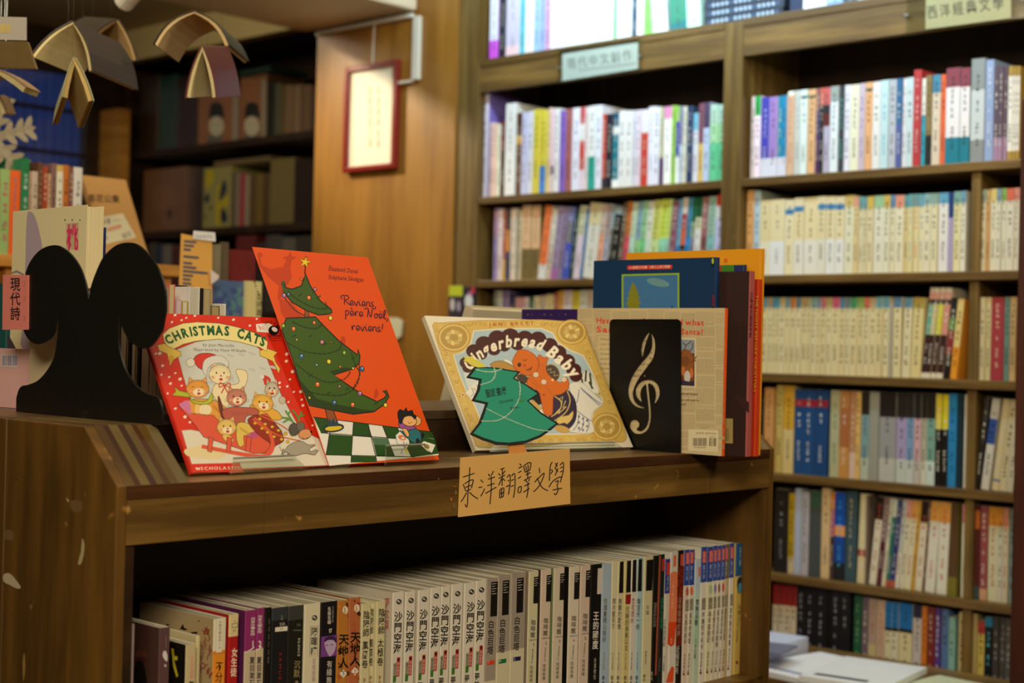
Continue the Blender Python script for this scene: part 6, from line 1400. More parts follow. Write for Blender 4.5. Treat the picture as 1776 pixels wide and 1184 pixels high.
for i, (p0, p1, yt, c, n_) in enumerate(CF):
    r = low(p0, p1, yt, c, ('cream', 'second pinkish', 'third, beige', 'fourth, whitish', 'last, rosy')[i] + ' coffee-house paperback numbered %s, black corner block' % n_, side=('8a7a6a', '3a3430', '7a8c60', '14100e', '6a4a40')[i]); a = SA(r, FC); cx = (438, 530, 628, 732, 815)[i]; y = (418, 405, 394, 388, 372)[i]
    a.poly([(cx + 4, y), (cx + 42, y - 5), (cx + 34, y + 188), (cx - 2, y + 192)], (22, 18, 18))
    for k in range(4): a.poly([(cx + 8, y + 12 + k * 16), (cx + 34 - k % 2 * 8, y + 8 + k * 16), (cx + 34 - k % 2 * 8, y + 12 + k * 16), (cx + 8, y + 16 + k * 16)], (190, 184, 172))
    a.vtext('咖啡館', (cx, y + 306), (cx - 6, y + 440), 36, (64, 58, 52), .008); a.text('推理事件簿', (cx - 28, y + 462), (cx + 22, y + 457), 9, (120, 110, 96)); a.text(n_, (cx - 8, y + 500), (cx + 8, y + 498), 22, (190, 80, 50) if i == 3 else (70, 60, 54)); a.vtext('岡崎琢磨', (cx - 14, y + 640), (cx - 18, y + 760), 24, (90, 80, 70)); a.vtext('事件簿推理小說', (cx - 4, y + 520), (cx - 12, y + 625), 13, (120, 110, 96)); a.build('lettering', r)
r = low(1025.7, 1045, 978, '120f0f', 'black paperback with white title and a white corner block'); a = SA(r, FC); a.poly([(904, 356), (938, 352), (930, 540), (898, 542)], (206, 198, 190)); a.vtext('王的國度', (892, 664), (884, 942), 44, (226, 220, 212), .012); a.vtext('米澤穗信', (884, 1000), (880, 1160), 18, (190, 184, 176)); a.build('lettering', r)
SM = [(1045.5, 1062, 977, 'a4b8cc', '別煩憂開心就好', 962, 'pale blue paperback right of the black one with white title', 0), (1062.4, 1072.3, 973, 'd2cbac', '那片藍天下', 1025, 'cream paperback right of the pale blue one', 0), (1072.7, 1083.7, 972, 'd0c8a4', '無聲的愛情', 1068, 'cream paperback with a black corner block, slim', 1), (1084.3, 1096, 971, 'cfc187', '沉睡的長髮公主', 1120, 'yellow-cream paperback with black and red corner blocks', 2), (1096.3, 1106.5, 969, 'd0ccc6', '落花流水', 1162, 'white paperback with red and black brush title', 1), (1106.9, 1117.3, 967, 'a9c6cd', '龍宮另一側', 1203, 'pale aqua paperback with a black block and grey band', 1)]
for i, (p0, p1, yt, c, tx, cx, lb, kind) in enumerate(SM):
    r = low(p0, p1, yt, c, lb); a = SA(r, FC); w_ = (p1 - p0) * 4.17
    if kind: a.poly([(cx - 4 + (0 if i > 3 else 0), 320 - i * 6), (cx + w_ * .5, 316 - i * 6), (cx + w_ * .42, 540 - i * 4), (cx - 12, 542 - i * 4)], (20, 16, 16))
    if kind == 2: a.poly([(cx - 14, 545), (cx + 24, 542), (cx + 20, 612), (cx - 16, 614)], (150, 30, 34))
    a.vtext(tx, (cx - 2, 570 + (60 if kind == 2 else 0)), (cx - 12, 570 + (60 if kind == 2 else 0) + 46 * len(tx)), 26, (90, 84, 76) if i != 4 else (150, 50, 44), .006)
    a.vtext('青木', (cx - 18, 1130), (cx - 20, 1200), 24, DK); a.vtext('今日出版', (cx - 12, 960), (cx - 16, 1090), 12, (120, 112, 100)); a.build('lettering', r)
r = low(1117.8, 1134, 964, 'd4cca8', 'cream paperback with a large black block and tiny title'); a = SA(r, FDD); a.poly([(172, 296), (222, 290), (212, 514), (166, 518)], (20, 16, 16)); a.vtext('天譴', (180, 620), (178, 692), 22, (90, 84, 70)); a.vtext('東野圭吾', (168, 950), (164, 1050), 14, (110, 104, 90)); a.vtext('青木', (156, 1120), (154, 1175), 22, DK); a.build('lettering', r)
r = low(1134.4, 1146, 963, '151211', 'black paperback with orange edge right of the cream block book', bands=()); a = SA(r, FDD); a.vtext('福爾摩斯的凱旋', (236, 600), (228, 780), 22, (150, 144, 132)); a.poly([(262, 265), (275, 262), (243, 1128), (232, 1130)], (170, 84, 60)); a.vtext('青木', (208, 1100), (206, 1170), 24, (190, 184, 170)); a.build('lettering', r)
r = low(1146.3, 1154, 961, '202326', 'charcoal paperback with red badge and green characters'); a = SA(r, FDD); a.poly([(284, 286), (304, 284), (303, 372), (282, 374)], (186, 54, 44)); a.vtext('醫學的憂鬱', (286, 565), (278, 800), 22, (30, 130, 80), .01); a.vtext('大塚英志', (268, 1000), (262, 1100), 12, (130, 124, 116)); a.build('lettering', r)
r = low(1155, 1163.5, 969, 'd3cdc2', 'white paperback with blue top beside the orange and white one', bands=((.74, '2a3f90'),)); a = SA(r, FDD); a.poly([(318, 314), (344, 312), (340, 404), (316, 406)], (206, 66, 60)); a.vtext('藍小說', (328, 412), (322, 520), 12, (196, 200, 216)); a.vtext('三毛流浪記', (305, 720), (298, 920), 20, (90, 84, 80)); a.vtext('村上春樹', (300, 985), (294, 1100), 13, (90, 84, 80)); a.build('lettering', r)
r = low(1164, 1177, 956, 'd8d4cc', 'white paperback with a large orange patch'); a = SA(r, FDD); a.poly([(368, 262), (388, 262), (384, 342), (364, 342)], (226, 110, 80)); a.poly([(345, 390), (372, 375), (402, 390), (388, 742), (330, 745)], (232, 130, 90)); a.poly([(330, 745), (388, 742), (372, 905), (350, 922), (322, 900)], (222, 76, 32)); a.poly([(312, 1180), (330, 1110), (355, 1060), (372, 1075), (364, 1180)], (222, 84, 44)); a.vtext('一個人的小旅行', (366, 440), (356, 650), 16, (244, 200, 180)); a.vtext('青春', (352, 860), (348, 900), 14, (240, 200, 180)); a.build('lettering', r)
r = low(1177.4, 1187, 954, '1a1010', 'black paperback with red speckled band'); a = SA(r, FDD); a.poly([(398, 345), (442, 340), (424, 915), (382, 920)], (110, 34, 20)); a.poly([(418, 254), (440, 252), (438, 336), (416, 338)], (206, 76, 62)); a.vtext('沒有靈魂的夢', (414, 560), (402, 850), 26, (176, 150, 130)); a.vtext('近程深月', (398, 915), (388, 1120), 26, (206, 200, 190), .01)
for k in range(22): a.ell(400 + rc.uniform(-6, 28), 350 + rc.uniform(0, 200), 4, 6, rc.choice([(30, 14, 12), (170, 60, 30)]), n=6)
a.build('lettering', r)
BL_ = [(1188, 1196.8, 953, 'd8c9bc', 468, '永遠的途中'), (1197.2, 1206, 953, 'd4cec0', 500, '曖昧的時間'), (1217.3, 1227.6, 948, 'dad5c8', 590, '海邊的卡夫卡'), (1228, 1238, 948, 'd8d4b8', 638, '尋羊冒險記'), (1238.4, 1245.6, 946, 'd0ccba', 670, '恐懼的終結'), (1246, 1252.6, 946, 'd2cdbd', 698, '麵包店再襲擊'), (1253, 1259.4, 945, 'd0c8bc', 728, '挪威的森林'), (1259.8, 1266.4, 943, 'b8a782', 752, '遇見百分百'), (1266.8, 1274.2, 941, 'd6d2ca', 790, '萊辛頓的幽靈')]
for i, (p0, p1, yt, c, cx, tx) in enumerate(BL_):
    r = low(p0, p1, yt, c, ('blue-topped paperback with red badge, %s of the run beside the speckled one' % ORD[i]), bands=((.74, ('2c489a', '6a6048')[i == 7]),)); a = SA(r, FDD); y = 232 - i * 5; w_ = (p1 - p0) * 4.168 * .7
    a.poly([(cx - w_ * .45, y + 10), (cx + w_ * .5, y + 6), (cx + w_ * .45, y + 92), (cx - w_ * .5, y + 96)], (204, 62, 58)); a.vtext('時報出版', (cx, y + 14), (cx - 2, y + 90), w_ * .7, (232, 190, 180)); a.vtext('藍小說', (cx - 2, y + 108), (cx - 5, y + 210), w_ * .55, (196, 204, 226))
    a.poly([(cx - w_ * .6, y + 350), (cx + w_ * .4, y + 346), (cx + w_ * .32, y + 430), (cx - w_ * .68, y + 434)], (150, 146, 128)); a.vtext('村上', (cx - 4, y + 352), (cx - 6, y + 430), w_ * .8, (90, 84, 74)); a.vtext(tx, (cx - 8, y + 446), (cx - 20, y + 446 + 46 * len(tx)), w_ * .75, ((80, 74, 66), (120, 50, 60))[i == 4], .006)
    a.vtext('賴明珠譯', (cx - 20, y + 740), (cx - 26, y + 850), w_ * .45, (100, 92, 82)); a.ell(cx - 28, y + 888, w_ * .28, 10, (110, 54, 44), n=9); a.ell(cx - 28, y + 868, w_ * .16, 9, (110, 54, 44), n=8)
    if i in (0, 1, 3, 4, 5, 6): a.ell(cx - 2, y + 290, w_ * .42, 34, [(190, 90, 70), (220, 110, 50), (0, 0, 0), (168, 190, 150), (130, 120, 190), (140, 90, 70), (200, 60, 50)][i], n=10)
    a.build('lettering', r)
r = low(1206.5, 1216.8, 969, 'b8cbbb', 'pastel green and lilac paperback, shorter, among the blue-topped run', bands=((.30, 'a9c7b0'), (.55, 'b6ccc6'), (.75, 'b4c4d4'))); a = SA(r, FDD); a.vtext('音無沼館', (540, 575), (530, 770), 26, (60, 56, 60), .01); a.poly([(548, 345), (562, 344), (560, 412), (546, 413)], (206, 110, 96)); a.vtext('八木紅楓', (530, 860), (520, 1010), 20, (90, 84, 90)); a.build('lettering', r)
r = low(1277.5, 1288, 942, 'c9ae5e', 'yellow paperback with blue top ending the lower shelf', bands=((.75, '1d5a92'),)); a = SA(r, FDD); a.vtext('電子書', (850, 200), (846, 340), 14, (170, 196, 214)); a.poly([(835, 425), (860, 420), (856, 500), (838, 540), (826, 470)], (40, 50, 60), sm=3); a.poly([(838, 470), (858, 465), (854, 530), (836, 520)], (60, 150, 190), sm=2); a.vtext('大亨小傳', (842, 610), (836, 790), 22, (70, 56, 40), .008); a.vtext('費茲傑羅', (830, 800), (824, 890), 12, (110, 90, 60)); a.ell(826, 1035, 9, 12, (120, 60, 40)); a.build('lettering', r)

# ================================================================ the rows on the wall bookcases
YK = 3.332
rb = random.Random(21)
WALLB = []
def tint(c, k): return tuple(max(0, min(255, int(v * k))) for v in c)
def wall_row(fr, z, rowname, anchor, spec, d=.15, fromend=True, yb=None, grp=None, start=0):
    """spec items: 'x0 x1 top base[/frac:colour...] [Ldeg] [Icolour]' in crop coordinates; x at mid height (at the foot for leaning ones)."""
    ox, oy, s = fr; n = start
    items = [q.split() for q in spec.strip().split(';') if q.strip()]
    prev = None
    for it in items:
        x0, x1, top = float(it[0]), float(it[1]), float(it[2]); cs = it[3].split('/'); base = hx(cs[0]); bands = []
        lean = 0; ink = None; nomark = False; sidec = None
        for q in it[4:]:
            if q[0] == 'L': lean = float(q[1:])
            if q[0] == 'I': ink = q[1:]
            if q == 'N': nomark = True
            if q[0] == 'S': sidec = hx(q[1:])
        for q in cs[1:]: f, c = q.split(':'); bands.append((float(f), hx(c)))
        px0, px1, pyt = ox + x0 / s, ox + x1 / s, oy + top / s
        foot = proj((on(px0, pyt, 1, YK)[0], YK, z))[1]
        ym = foot if lean else (pyt + foot) / 2
        p = on(px0, ym, 1, YK); q_ = on(px1, ym, 1, YK)
        h = (on((px0 + px1) / 2, pyt, 1, YK)[2] - z) 
        t = q_.x - p.x - .0004
        sb = rb.uniform(0, .004)
        if lean:
            th = math.radians(lean); t = t * math.cos(th); h = (h - t * math.sin(abs(th))) / math.cos(th)
            M = Matrix.Translation((p.x + t / math.cos(th), YK + sb, z + .0004)) @ Matrix.Rotation(th, 4, 'Y') @ Matrix.Translation((-t, 0, 0))
        else: M = Matrix.Translation((p.x + .0002, YK + sb, z + .0004))
        n += 1
        if px0 > 1766: continue
        r = empty('paperback_book', matrix=M); WALLB.append(((px1 - px0) * min(foot - max(pyt, 0), 200), r))
        cn = cname(base); extra = ''
        if bands:
            c2 = cname(bands[-1][1]); extra = ' with %s top' % c2 if c2 != cn else ''
        elif ink and cname(ink) != cn: extra = ' with %s marks' % cname(ink)
        tag(r, '%s book%s, %s from %s, %s' % (cn, extra, nth(n), anchor, rowname), 'book', 'books, ' + rowname)
        book_parts(r, t, d, h, base, bands, side=sidec or tint(base, .96))
        if not nomark: add_marks(r, t, h, bands[0][1] if bands and bands[0][0] < .5 else base, n * 7 + int(x0), 1.0, ink)
CL1 = (820, 0, 3.289)
wall_row(CL1, 2.182, 'top of left bookcase', 'the pier side', '''
95 143 -30 c5d/.30:dde;145 184 -30 223;186 264 -20 eac8d0/.2:c8c0d8;266 294 -20 5bc;296 344 -30 edd/.6:ecc;346 378 -30 9bd;379 410 -30 9ad;411 438 -30 c9b;440 492 -40 eef Icd5560;493 530 -40 eef;532 592 -40 efe;594 634 -60 eff;636 705 -60 eff I1c7a68;706 800 -60 eff;802 818 -60 6c6;820 905 -60 eef I4a80b0;907 934 -60 356;936 972 -60 fef;
974 1020 -50 8d6 L-5;1022 1044 -50 dfd L-5;1046 1106 -50 eff L-5;1125 1220 -40 2a7a80/.3:3a8a70 L-6;1222 1300 -40 cfe L-4''', d=.17)
wall_row(CL1, SZ[0], 'first row, left bookcase', 'the pier side', '''
45 85 530 dcd8ea I445 S8070c8 ;90 109 700 ecc ;110 130 705 ecb I944 ;131 152 710 eed ;154 177 690 432/.6:733 ;182 240 590 eee I334 ;242 274 645 643/.62:da5/.73:532 ;276 306 640 cce ;307 336 635 dde ;340 377 625 dc4 ;379 411 625 48d/.33:dc4 ;412 425 628 dc5 ;427 442 615 ecb ;443 462 620 dcc/.22:536/.32:ecd ;464 489 618 eee;491 524 630 86c;526 559 622 a66;561 604 615 eef;606 634 612 ede/.25:c43/.60:eee/.8:c55;
636 650 610 edd;652 693 604 3a9/.40:eee;695 730 600 eef;732 754 650 333/.15:c43;756 790 650 223;792 826 645 fff/.12:157b8e/.72:eee/.82:157;829 866 633 eee;867 905 632 eee;908 928 630 dde;929 952 628 ede;954 992 625 c43/.70:eef;994 1030 608 eef Iaab;1031 1060 610 eef;1062 1084 612 536/.35:cca;1086 1128 608 fff/.85:e9c;1130 1150 602 9c5;1151 1172 605 fff/.35:44a/.8:9c6;
1173 1194 606 bcd/.5:88a;1196 1217 608 ddc;1219 1249 605 2a3f66;1251 1279 645 dde/.75:7bd;1281 1309 590 db6/.5:856;1311 1345 584 bce/.68:546;1350 1393 597 6c9/.5:ada/.75:bdc ;1395 1437 595 6c9/.5:ada/.75:bdc''')
CL2 = (820, 320, 3.861)
wall_row(CL2, SZ[1], 'second row, left bookcase', 'the pier side', '''
134 164 160 98b/.6:a8a;166 195 163 dcc;196 213 170 da3/.3:a43;215 241 160 446/.4:c84/.7:433;247 287 160 dcb;289 302 180 776;303 322 178 cb9;326 382 140 77653a/.42:dcb48c;384 441 140 77653a/.42:dcb48c;
428 478 140 ddd/.2:e87a44 L7;480 512 170 cba/.5:ddc L7;514 556 145 a6a/.15:98a L7;558 590 150 88799a L7;592 634 150 45b/.5:667/.8:77a L6.5;636 660 165 254a3a L6.5;662 706 140 dcd/.6:cca L6.5;708 726 165 47a L6.5;728 808 120 dddcd4/.7:d8cca0 L6.5;810 842 130 ea8/.6:cba L6.5;844 880 130 aab/.6:a99 L6.5;882 900 150 222/.3:665/.7:8aa L6.5;902 948 150 1c1c1e/.9:9aa L6.5;950 980 120 654 L6.5;
982 1014 115 d56/.55:c73 L6;1018 1050 120 bdc/.55:cdb L6;1052 1090 115 9c8/.5:8ab L6;1092 1125 112 7c8/.5:9c9 L5.5;1127 1165 112 cdc/.5:ddc L5.5;1167 1215 105 cd9/.5:cc6 L5.5;1217 1262 100 9db/.5:cd5 L5;1264 1290 100 9cb/.5:cd7 L5;1292 1335 110 856 L5;1337 1362 100 38c/.4:6ac L4;1364 1398 90 bbb/.3:222/.4:c64/.6:a44/.8:dcb L4;1400 1430 90 2a8ad0/.5:48a L4;1432 1462 90 889/.5:9a8/.7:264 L3.5;1464 1505 88 ddd/.6:cca/.75:1c5a34 L3.5;1507 1545 85 744/.5:966 L3;1547 1600 80 8bb/.5:9ba L3;1604 1660 70 cce/.7:ddd/.86:d43 L2''')
wall_row(CL2, SZ[2], 'third row, left bookcase', 'the pier side', '''
135 160 710 887;162 188 712 bba;190 234 710 867099;236 270 730 2a2a4a;274 334 755 b88;336 366 755 cbb;370 400 752 254;402 440 748 cb9;442 480 742 ba9;482 530 735 cb8;535 564 720 a54;566 600 712 c94;602 654 710 cbb;656 704 712 cb3;706 752 708 ccb;754 800 706 cba;802 860 712 ba8;862 920 715 cc9;922 980 720 a98''')
CR1 = (1260, 0, 3.442)
wall_row(CR1, SZ[0], 'first row, right bookcase', 'middle upright', '''
140 164 575 dcc;165 198 573 fef/.76:2a5;201 249 580 dde/.24:4444b4 Idde;251 299 578 dde/.24:a080c8;301 328 573 dde/.24:18a;330 355 570 dde/.24:28b;358 397 545 d9b294/.95:eed Ib65;399 439 540 c8ccc8 I999;441 479 537 dee/.9:254/.93:dee;481 526 533 e0b080/.9:354/.93:e0b080;528 548 530 536/.4:547/.75:966;550 573 525 2a2a30/.8:c65;575 611 523 b8b0c8/.55:622/.7:2a2a30/.8:c66;615 664 515 e0e8f0/.82:9ba8a4;666 695 513 3a3e44 I5cc;697 731 508 e4e4f4;733 784 505 e8e6cc;786 824 498 c8b8c8 I86b;826 867 492 e4ae7c/.9:354/.93:e4ae7c;869 914 488 e4e4e4;916 964 480 c0dce4 I4ac;966 1008 475 b8bcc8;1010 1044 470 5060a0/.5:2a6a9a;1046 1066 469 e4e4ea;1068 1110 462 c4d8e0;
1112 1158 418 b83a40 Idbb;1160 1184 468 2e9cb4/.58:e4e4dc;1186 1221 450 222/.34:8a7448;1223 1273 447 d8c8b4/.8:48a;1275 1304 445 e0663a;1306 1390 406 187a90/.28:e8e4e8/.8:884050;1392 1450 405 187a90/.28:e8e4e8/.8:884050;1455 1537 350 8a8e90/.22:c4ccd0/.7:8c9496;1539 1590 357 90a4cc Idde;1592 1622 398 a080a0/.25:5a4c5c;1624 1648 398 a080a0/.25:5a4c5c;1650 1672 395 a080a0/.25:5a4c5c;1674 1704 395 a88a40/.10:e8e4dc/.9:a88a40;1706 1724 394 a88a40/.10:e8e4dc/.9:a88a40;1726 1745 394 a88a40/.10:e8e4dc/.9:a88a40;1747 1762 393 a88a40/.10:e8e4dc;1764 1800 395 c37;1802 1840 398 eee;1842 1880 400 cba;1882 1920 400 557;1922 1960 398 dcb''')
CR2 = (1280, 300, 3.581)
def cream_run(tops): return ';'.join(tops)
wall_row(CR2, SZ[1], 'second row, right bookcase', 'middle upright', '''
50 90 108 e0a868;92 130 110 b4bcb0/.3:b8d0e0;132 195 170 e4dcc4/.45:e0d0a0;197 285 165 e4e4e4/.45:e4d6aa I766;287 340 165 e8dcb4/.78:e0d4b0/.80:48b/.87:e4d8b4;342 402 155 e4e0d4/.45:e6d6a8/.82:48b/.89:e4d8b4;404 487 150 e4e0d4/.45:e6d6a8 I554;489 540 145 e0dccc/.45:e2d4a8/.83:48b/.90:e4d8b4;542 598 145 e4e4e0/.45:e4d6aa/.83:48b/.90:e4d8b4;600 654 145 e4e4e0/.45:e4d6aa/.83:48b/.90:e4d8b4;656 712 138 e0dcc0/.85:d4bc74;714 744 150 dcc894/.87:d89a88;746 772 148 dcd4b0/.84:6aa4ac;774 794 148 dcd0ac/.84:6aa0ac;796 832 145 e0d4ac/.84:d0b454;836 898 140 e0dcc8/.84:9cc098;900 938 138 e0dcc4/.84:ccb058;940 970 138 e0d8b8/.84:6490b4;972 1024 138 e4dcc0/.84:e0947c;1026 1052 138 d8c488/.84:609aa0;1054 1082 133 e0d4a4/.84:64a0a8 I5ac;1084 1116 130 e0d4a4/.84:5e9ca8 Id55;1118 1148 130 e0d8b0/.84:6aa4b8 I57c;1150 1192 128 e0d8bc/.86:8cb0b0;1194 1234 126 e0d8b4/.86:84a8a0;1238 1300 122 e4e0dc/.86:64a4c4;1302 1334 120 a89cc0/.68:1c3c78 N;
1336 1378 116 e0d8a8/.85:7aa8a0;1380 1412 112 e0dccc/.85:6a9cb8''')
wall_row(CR2, SZ[1], 'second row, right bookcase', 'thin divider', '''
1470 1500 106 e0dcc4/.85:5a94bc;1502 1534 104 dcd4b4/.85:94a89c;1536 1560 104 d4a468/.85:c8ac74;1562 1600 98 e4dcc0/.85:dcc478;1602 1630 98 e0dcc8/.85:7a9cb0;1632 1660 96 e0dcc4/.85:84b45c;1662 1708 96 e4dcc8/.85:dc6a50;1710 1738 92 e4d8c0/.85:e0907c;1740 1764 90 e0d4c0/.85:e08c80;1766 1800 92 cba;1802 1850 92 edb;1852 1900 92 bbc;1902 1950 92 dcc''')
CR3 = (1290, 480, 3.654)
t3 = [(66, 100, 'cca'), (102, 146, '7a94a4'), (148, 170, 'b09468'), (172, 194, '4a8ca8'), (196, 220, '4a90a4'), (222, 255, 'b8a070'), (257, 284, '6a94a0'), (286, 322, 'c07c48'), (324, 355, '64808c'), (358, 394, 'b89c70'), (396, 420, 'a8a078'), (422, 455, '7ca098'), (457, 480, '7a88a8'), (482, 515, 'c87878'), (517, 548, 'b0a868'), (550, 598, 'cc6480'), (600, 636, '5a84a4'), (638, 664, '6c8088'), (666, 710, '4c9868'), (712, 753, '88a858'), (755, 790, 'd07458'), (792, 832, 'b8a480'), (834, 873, '6ca4ac'), (875, 912, '6aa4b8')]
wall_row(CR3, SZ[2], 'third row, right bookcase', 'middle upright', ';'.join('%d %d %d %s/.86:%s' % (a_, b_, 132 - (4 if k > 21 else 0), ('dccc9c', 'd8c898', 'dccfa4')[k % 3], c_) for k, (a_, b_, c_) in enumerate(t3)) + ''';
914 940 150 aaa08c N;942 992 130 dccfa0/.87:5e88b0;994 1046 132 dcd0a8/.87:6a96b0 L1.2;1048 1112 130 dccb90/.86:b4a050 L2;1114 1144 68 e0d4bc/.06:3a1c1c/.48:64a490/.82:2a1c1c/.87:d8a090/.95:e0d4bc L5.5;1146 1178 68 e0d4bc/.06:3a1c1c/.48:c8bc8c/.82:2a1c1c/.87:d8a090/.95:e0d4bc L5.5;1180 1214 68 e0d4bc/.06:3a1c1c/.48:d4cc24/.82:2a1c1c/.87:d8a090/.95:e0d4bc L5.5;1216 1256 68 e0d4bc/.06:3a1c1c/.48:d09080/.82:2a1c1c/.87:d8a090/.95:e0d4bc L5.5;1260 1302 130 1c1414/.3:8a3034/.6:5a8a40/.75:222 L5;1304 1346 138 e89828/.4:dcc480 L5''')
wall_row(CR3, SZ[2], 'third row, right bookcase', 'thin divider', '''
1432 1460 130 d8ccac/.32:7a4c90;1462 1490 130 dcd0a4;1492 1524 130 d8cca4;1526 1560 130 d4c894;1562 1642 130 a83c44 Ieca;1646 1682 128 708c80;1684 1722 128 d8b078/.1:caa470;1724 1790 128 b0a08c/.12:5a3424/.66:a8a090;1792 1840 128 654''')
CR4 = (1300, 650, 3.731)
wall_row(CR4, SZ[3], 'fourth row, right bookcase', 'display case side', '''
40 86 165 201c18 Ib98;90 150 84 cc9458;152 162 90 a87c3a;166 208 66 c4ac60;214 281 70 d4bc80/.5:d0a030;283 344 94 1f4a80/.80:a82838/.88:1f4a80 Ieee;346 410 96 1f4a80/.80:a82838/.88:1f4a80 Ieee;412 502 98 1c4478/.80:982838/.88:1c4478 Ieee;514 576 100 b0b08c I475;578 640 104 c48c48/.35:a8683c/.8:bc8448 Iedc;642 683 105 d8b8a4/.3:b8845c Idcb;685 714 110 dcb468;716 768 112 b4bcac/.25:7c9ca0/.74:2a2620;770 832 110 98988c N;
836 942 112 b8b8b0/.26:98989a/.72:241f1c;944 1010 115 c0c8c0/.26:a498c0/.72:2a2624;1012 1058 116 c4ccc8/.26:7a9cc4/.72:2a2624;1060 1104 118 c0b8b0/.26:d0a8b0/.72:241f1c;1106 1140 118 d4d0c0/.26:b8b09c/.72:221c1a;1142 1198 118 c8d8d0/.26:7aa498/.72:241f1c;1200 1240 125 181614/.62:ddca38;1242 1280 127 181614/.62:ddd028;1282 1336 122 2a84bc I14a;1338 1374 125 16303c N;1380 1450 130 dcd4c4 I443''')
wall_row(CR4, SZ[3], 'fourth row, right bookcase', 'white thick spine', '''
1452 1486 140 1e1c1a/.12:2a2624/.5:3a3632 L6;1490 1542 148 d8d4c8/.5:34549c/.78:d0ccc0 L6.5;1560 1606 152 dcc898/.1:2a5ca0/.12:dcc898 L6.5;1608 1656 156 dccca0/.3:d8c8a0 L6.5;1660 1700 160 d8ccb0 L6;1702 1740 165 d8c8b0/.3:c08c70 L6;1742 1790 168 cba L6''')
CR5 = (1300, 830, 3.731)
wall_row(CR5, SZ[4], 'fifth row, right bookcase', 'display case side', '''
156 244 70 26221e Iaaa;246 286 95 ccb890/.2:b8981c;288 330 65 b0b8d0 N;334 380 88 b4b0b8 I667;382 458 80 4a4e50/.8:3a5a48 N;462 518 60 d8b888;520 544 88 4a3438/.5:b86080/.8:dc8428;546 612 88 222/.2:1c48a0/.5:e8a060/.62:1c50b4 I4be;614 686 80 3c545c Icb9;690 744 96 d8c89c/.3:a85030/.38:d8cc a0'''.replace('d8cc a0', 'd8cca0') + ''' L1.5;746 764 110 7a685c N;
766 812 110 dcd4bc/.74:2a1814 Ib54 L5;814 846 118 5a2434/.5:866 L5;848 874 122 d4ccb0/.5:c4c4b0 L5;876 902 128 b85c44/.08:1c7068/.8:c8d4c8 L5;904 932 130 b85c44/.08:223c7c/.6:344c80 L5;934 962 132 d8d0c0/.4:b8bcb8 L5;964 996 134 d8d0b4/.80:dc9890 L4.5;998 1038 136 dcd4b0/.80:dc9c50 Ib44 L4.5;1040 1060 140 d09c38 L4;1062 1108 140 dcd4bc/.76:2c1c14 Ic65 L4;1110 1124 145 6a3420 L4;1126 1190 142 dcd8c8/.78:dca04c/.97:dca04c Ic44 L3.5;1204 1272 150 dcd8c8/.78:dc9c4c Ic44 L2;1276 1340 155 787024/.2:5a4028 N''')
wall_row(CR5, SZ[4], 'fifth row, right bookcase', 'thin divider', '''
1370 1408 165 dcd8bc/.80:d88c98 Ib54;1412 1480 172 3c5454/.14:5c2420/.75:c86c2c/.95:5c2420 Ieca;1486 1534 178 d0a080/.12:9c4c50 Iedc;1540 1604 184 dcd4b0/.80:dc9430 Ib54;1606 1634 188 dcd4c0/.80:dc8c38;1636 1672 190 dcd0b0/.80:dc9874 Ic54;1674 1706 195 889898;1708 1750 198 d0c8b0/.78:dc9070;1752 1800 200 765''')
CR6 = (1300, 990, 3.731)
wall_row(CR6, SZ[5], 'sixth row, right bookcase', 'display case side', '''
142 178 84 2a5c64/.06:d8a890/.1:dcccb0/.76:9c2424;180 218 86 2a5c64/.06:d8a890/.1:dcccb0/.76:9c2424;220 258 88 2a5c64/.06:d8a890/.1:dcccb0/.76:9c2424;260 298 92 2a5c64/.06:d8a890/.1:dcccb0/.76:9c2424;302 350 100 1e1c22 Iaab;352 415 106 1c1a20 Iaab;417 488 112 1c1a20 Iaab;490 524 118 121014 N;526 576 126 1c1a20 Iaab;578 645 132 1c1a20 Iaab;668 716 160 245c3c I8a8;720 760 168 b0a8ac/.2:70606c;764 815 178 c8b488/.5:b09888 Ib66;817 870 188 b8a050/.35:c8a890 Ib77;872 914 200 dcd4ac/.68:1a1818/.72:1878c4;916 958 204 dcd8bc/.68:1a1818/.72:1878c4;960 1046 210 dcd0a4/.68:1a1818/.72:1870bc;1050 1104 222 c8c0c0/.86:2a2a44;1106 1140 228 d87c20;1142 1194 236 7c2c24 Icba;1196 1230 240 5c3c8c Ieee;1232 1278 248 5878a8;1280 1322 300 88b8b0''')
wall_row(CR6, SZ[5], 'sixth row, right bookcase', 'thin divider', '''
1345 1396 268 c8b480 I322;1398 1466 275 b8a46c N;1468 1512 326 7ab0b8/.15:d4c060/.86:b83c38;1514 1564 300 181a1e/.9:2888b8 I6cd;1568 1608 300 4a4444 Ibbb;1610 1648 300 54504c Ibbb;1650 1688 305 64605c Iccc;1690 1740 305 4a4450;1742 1790 310 333''')
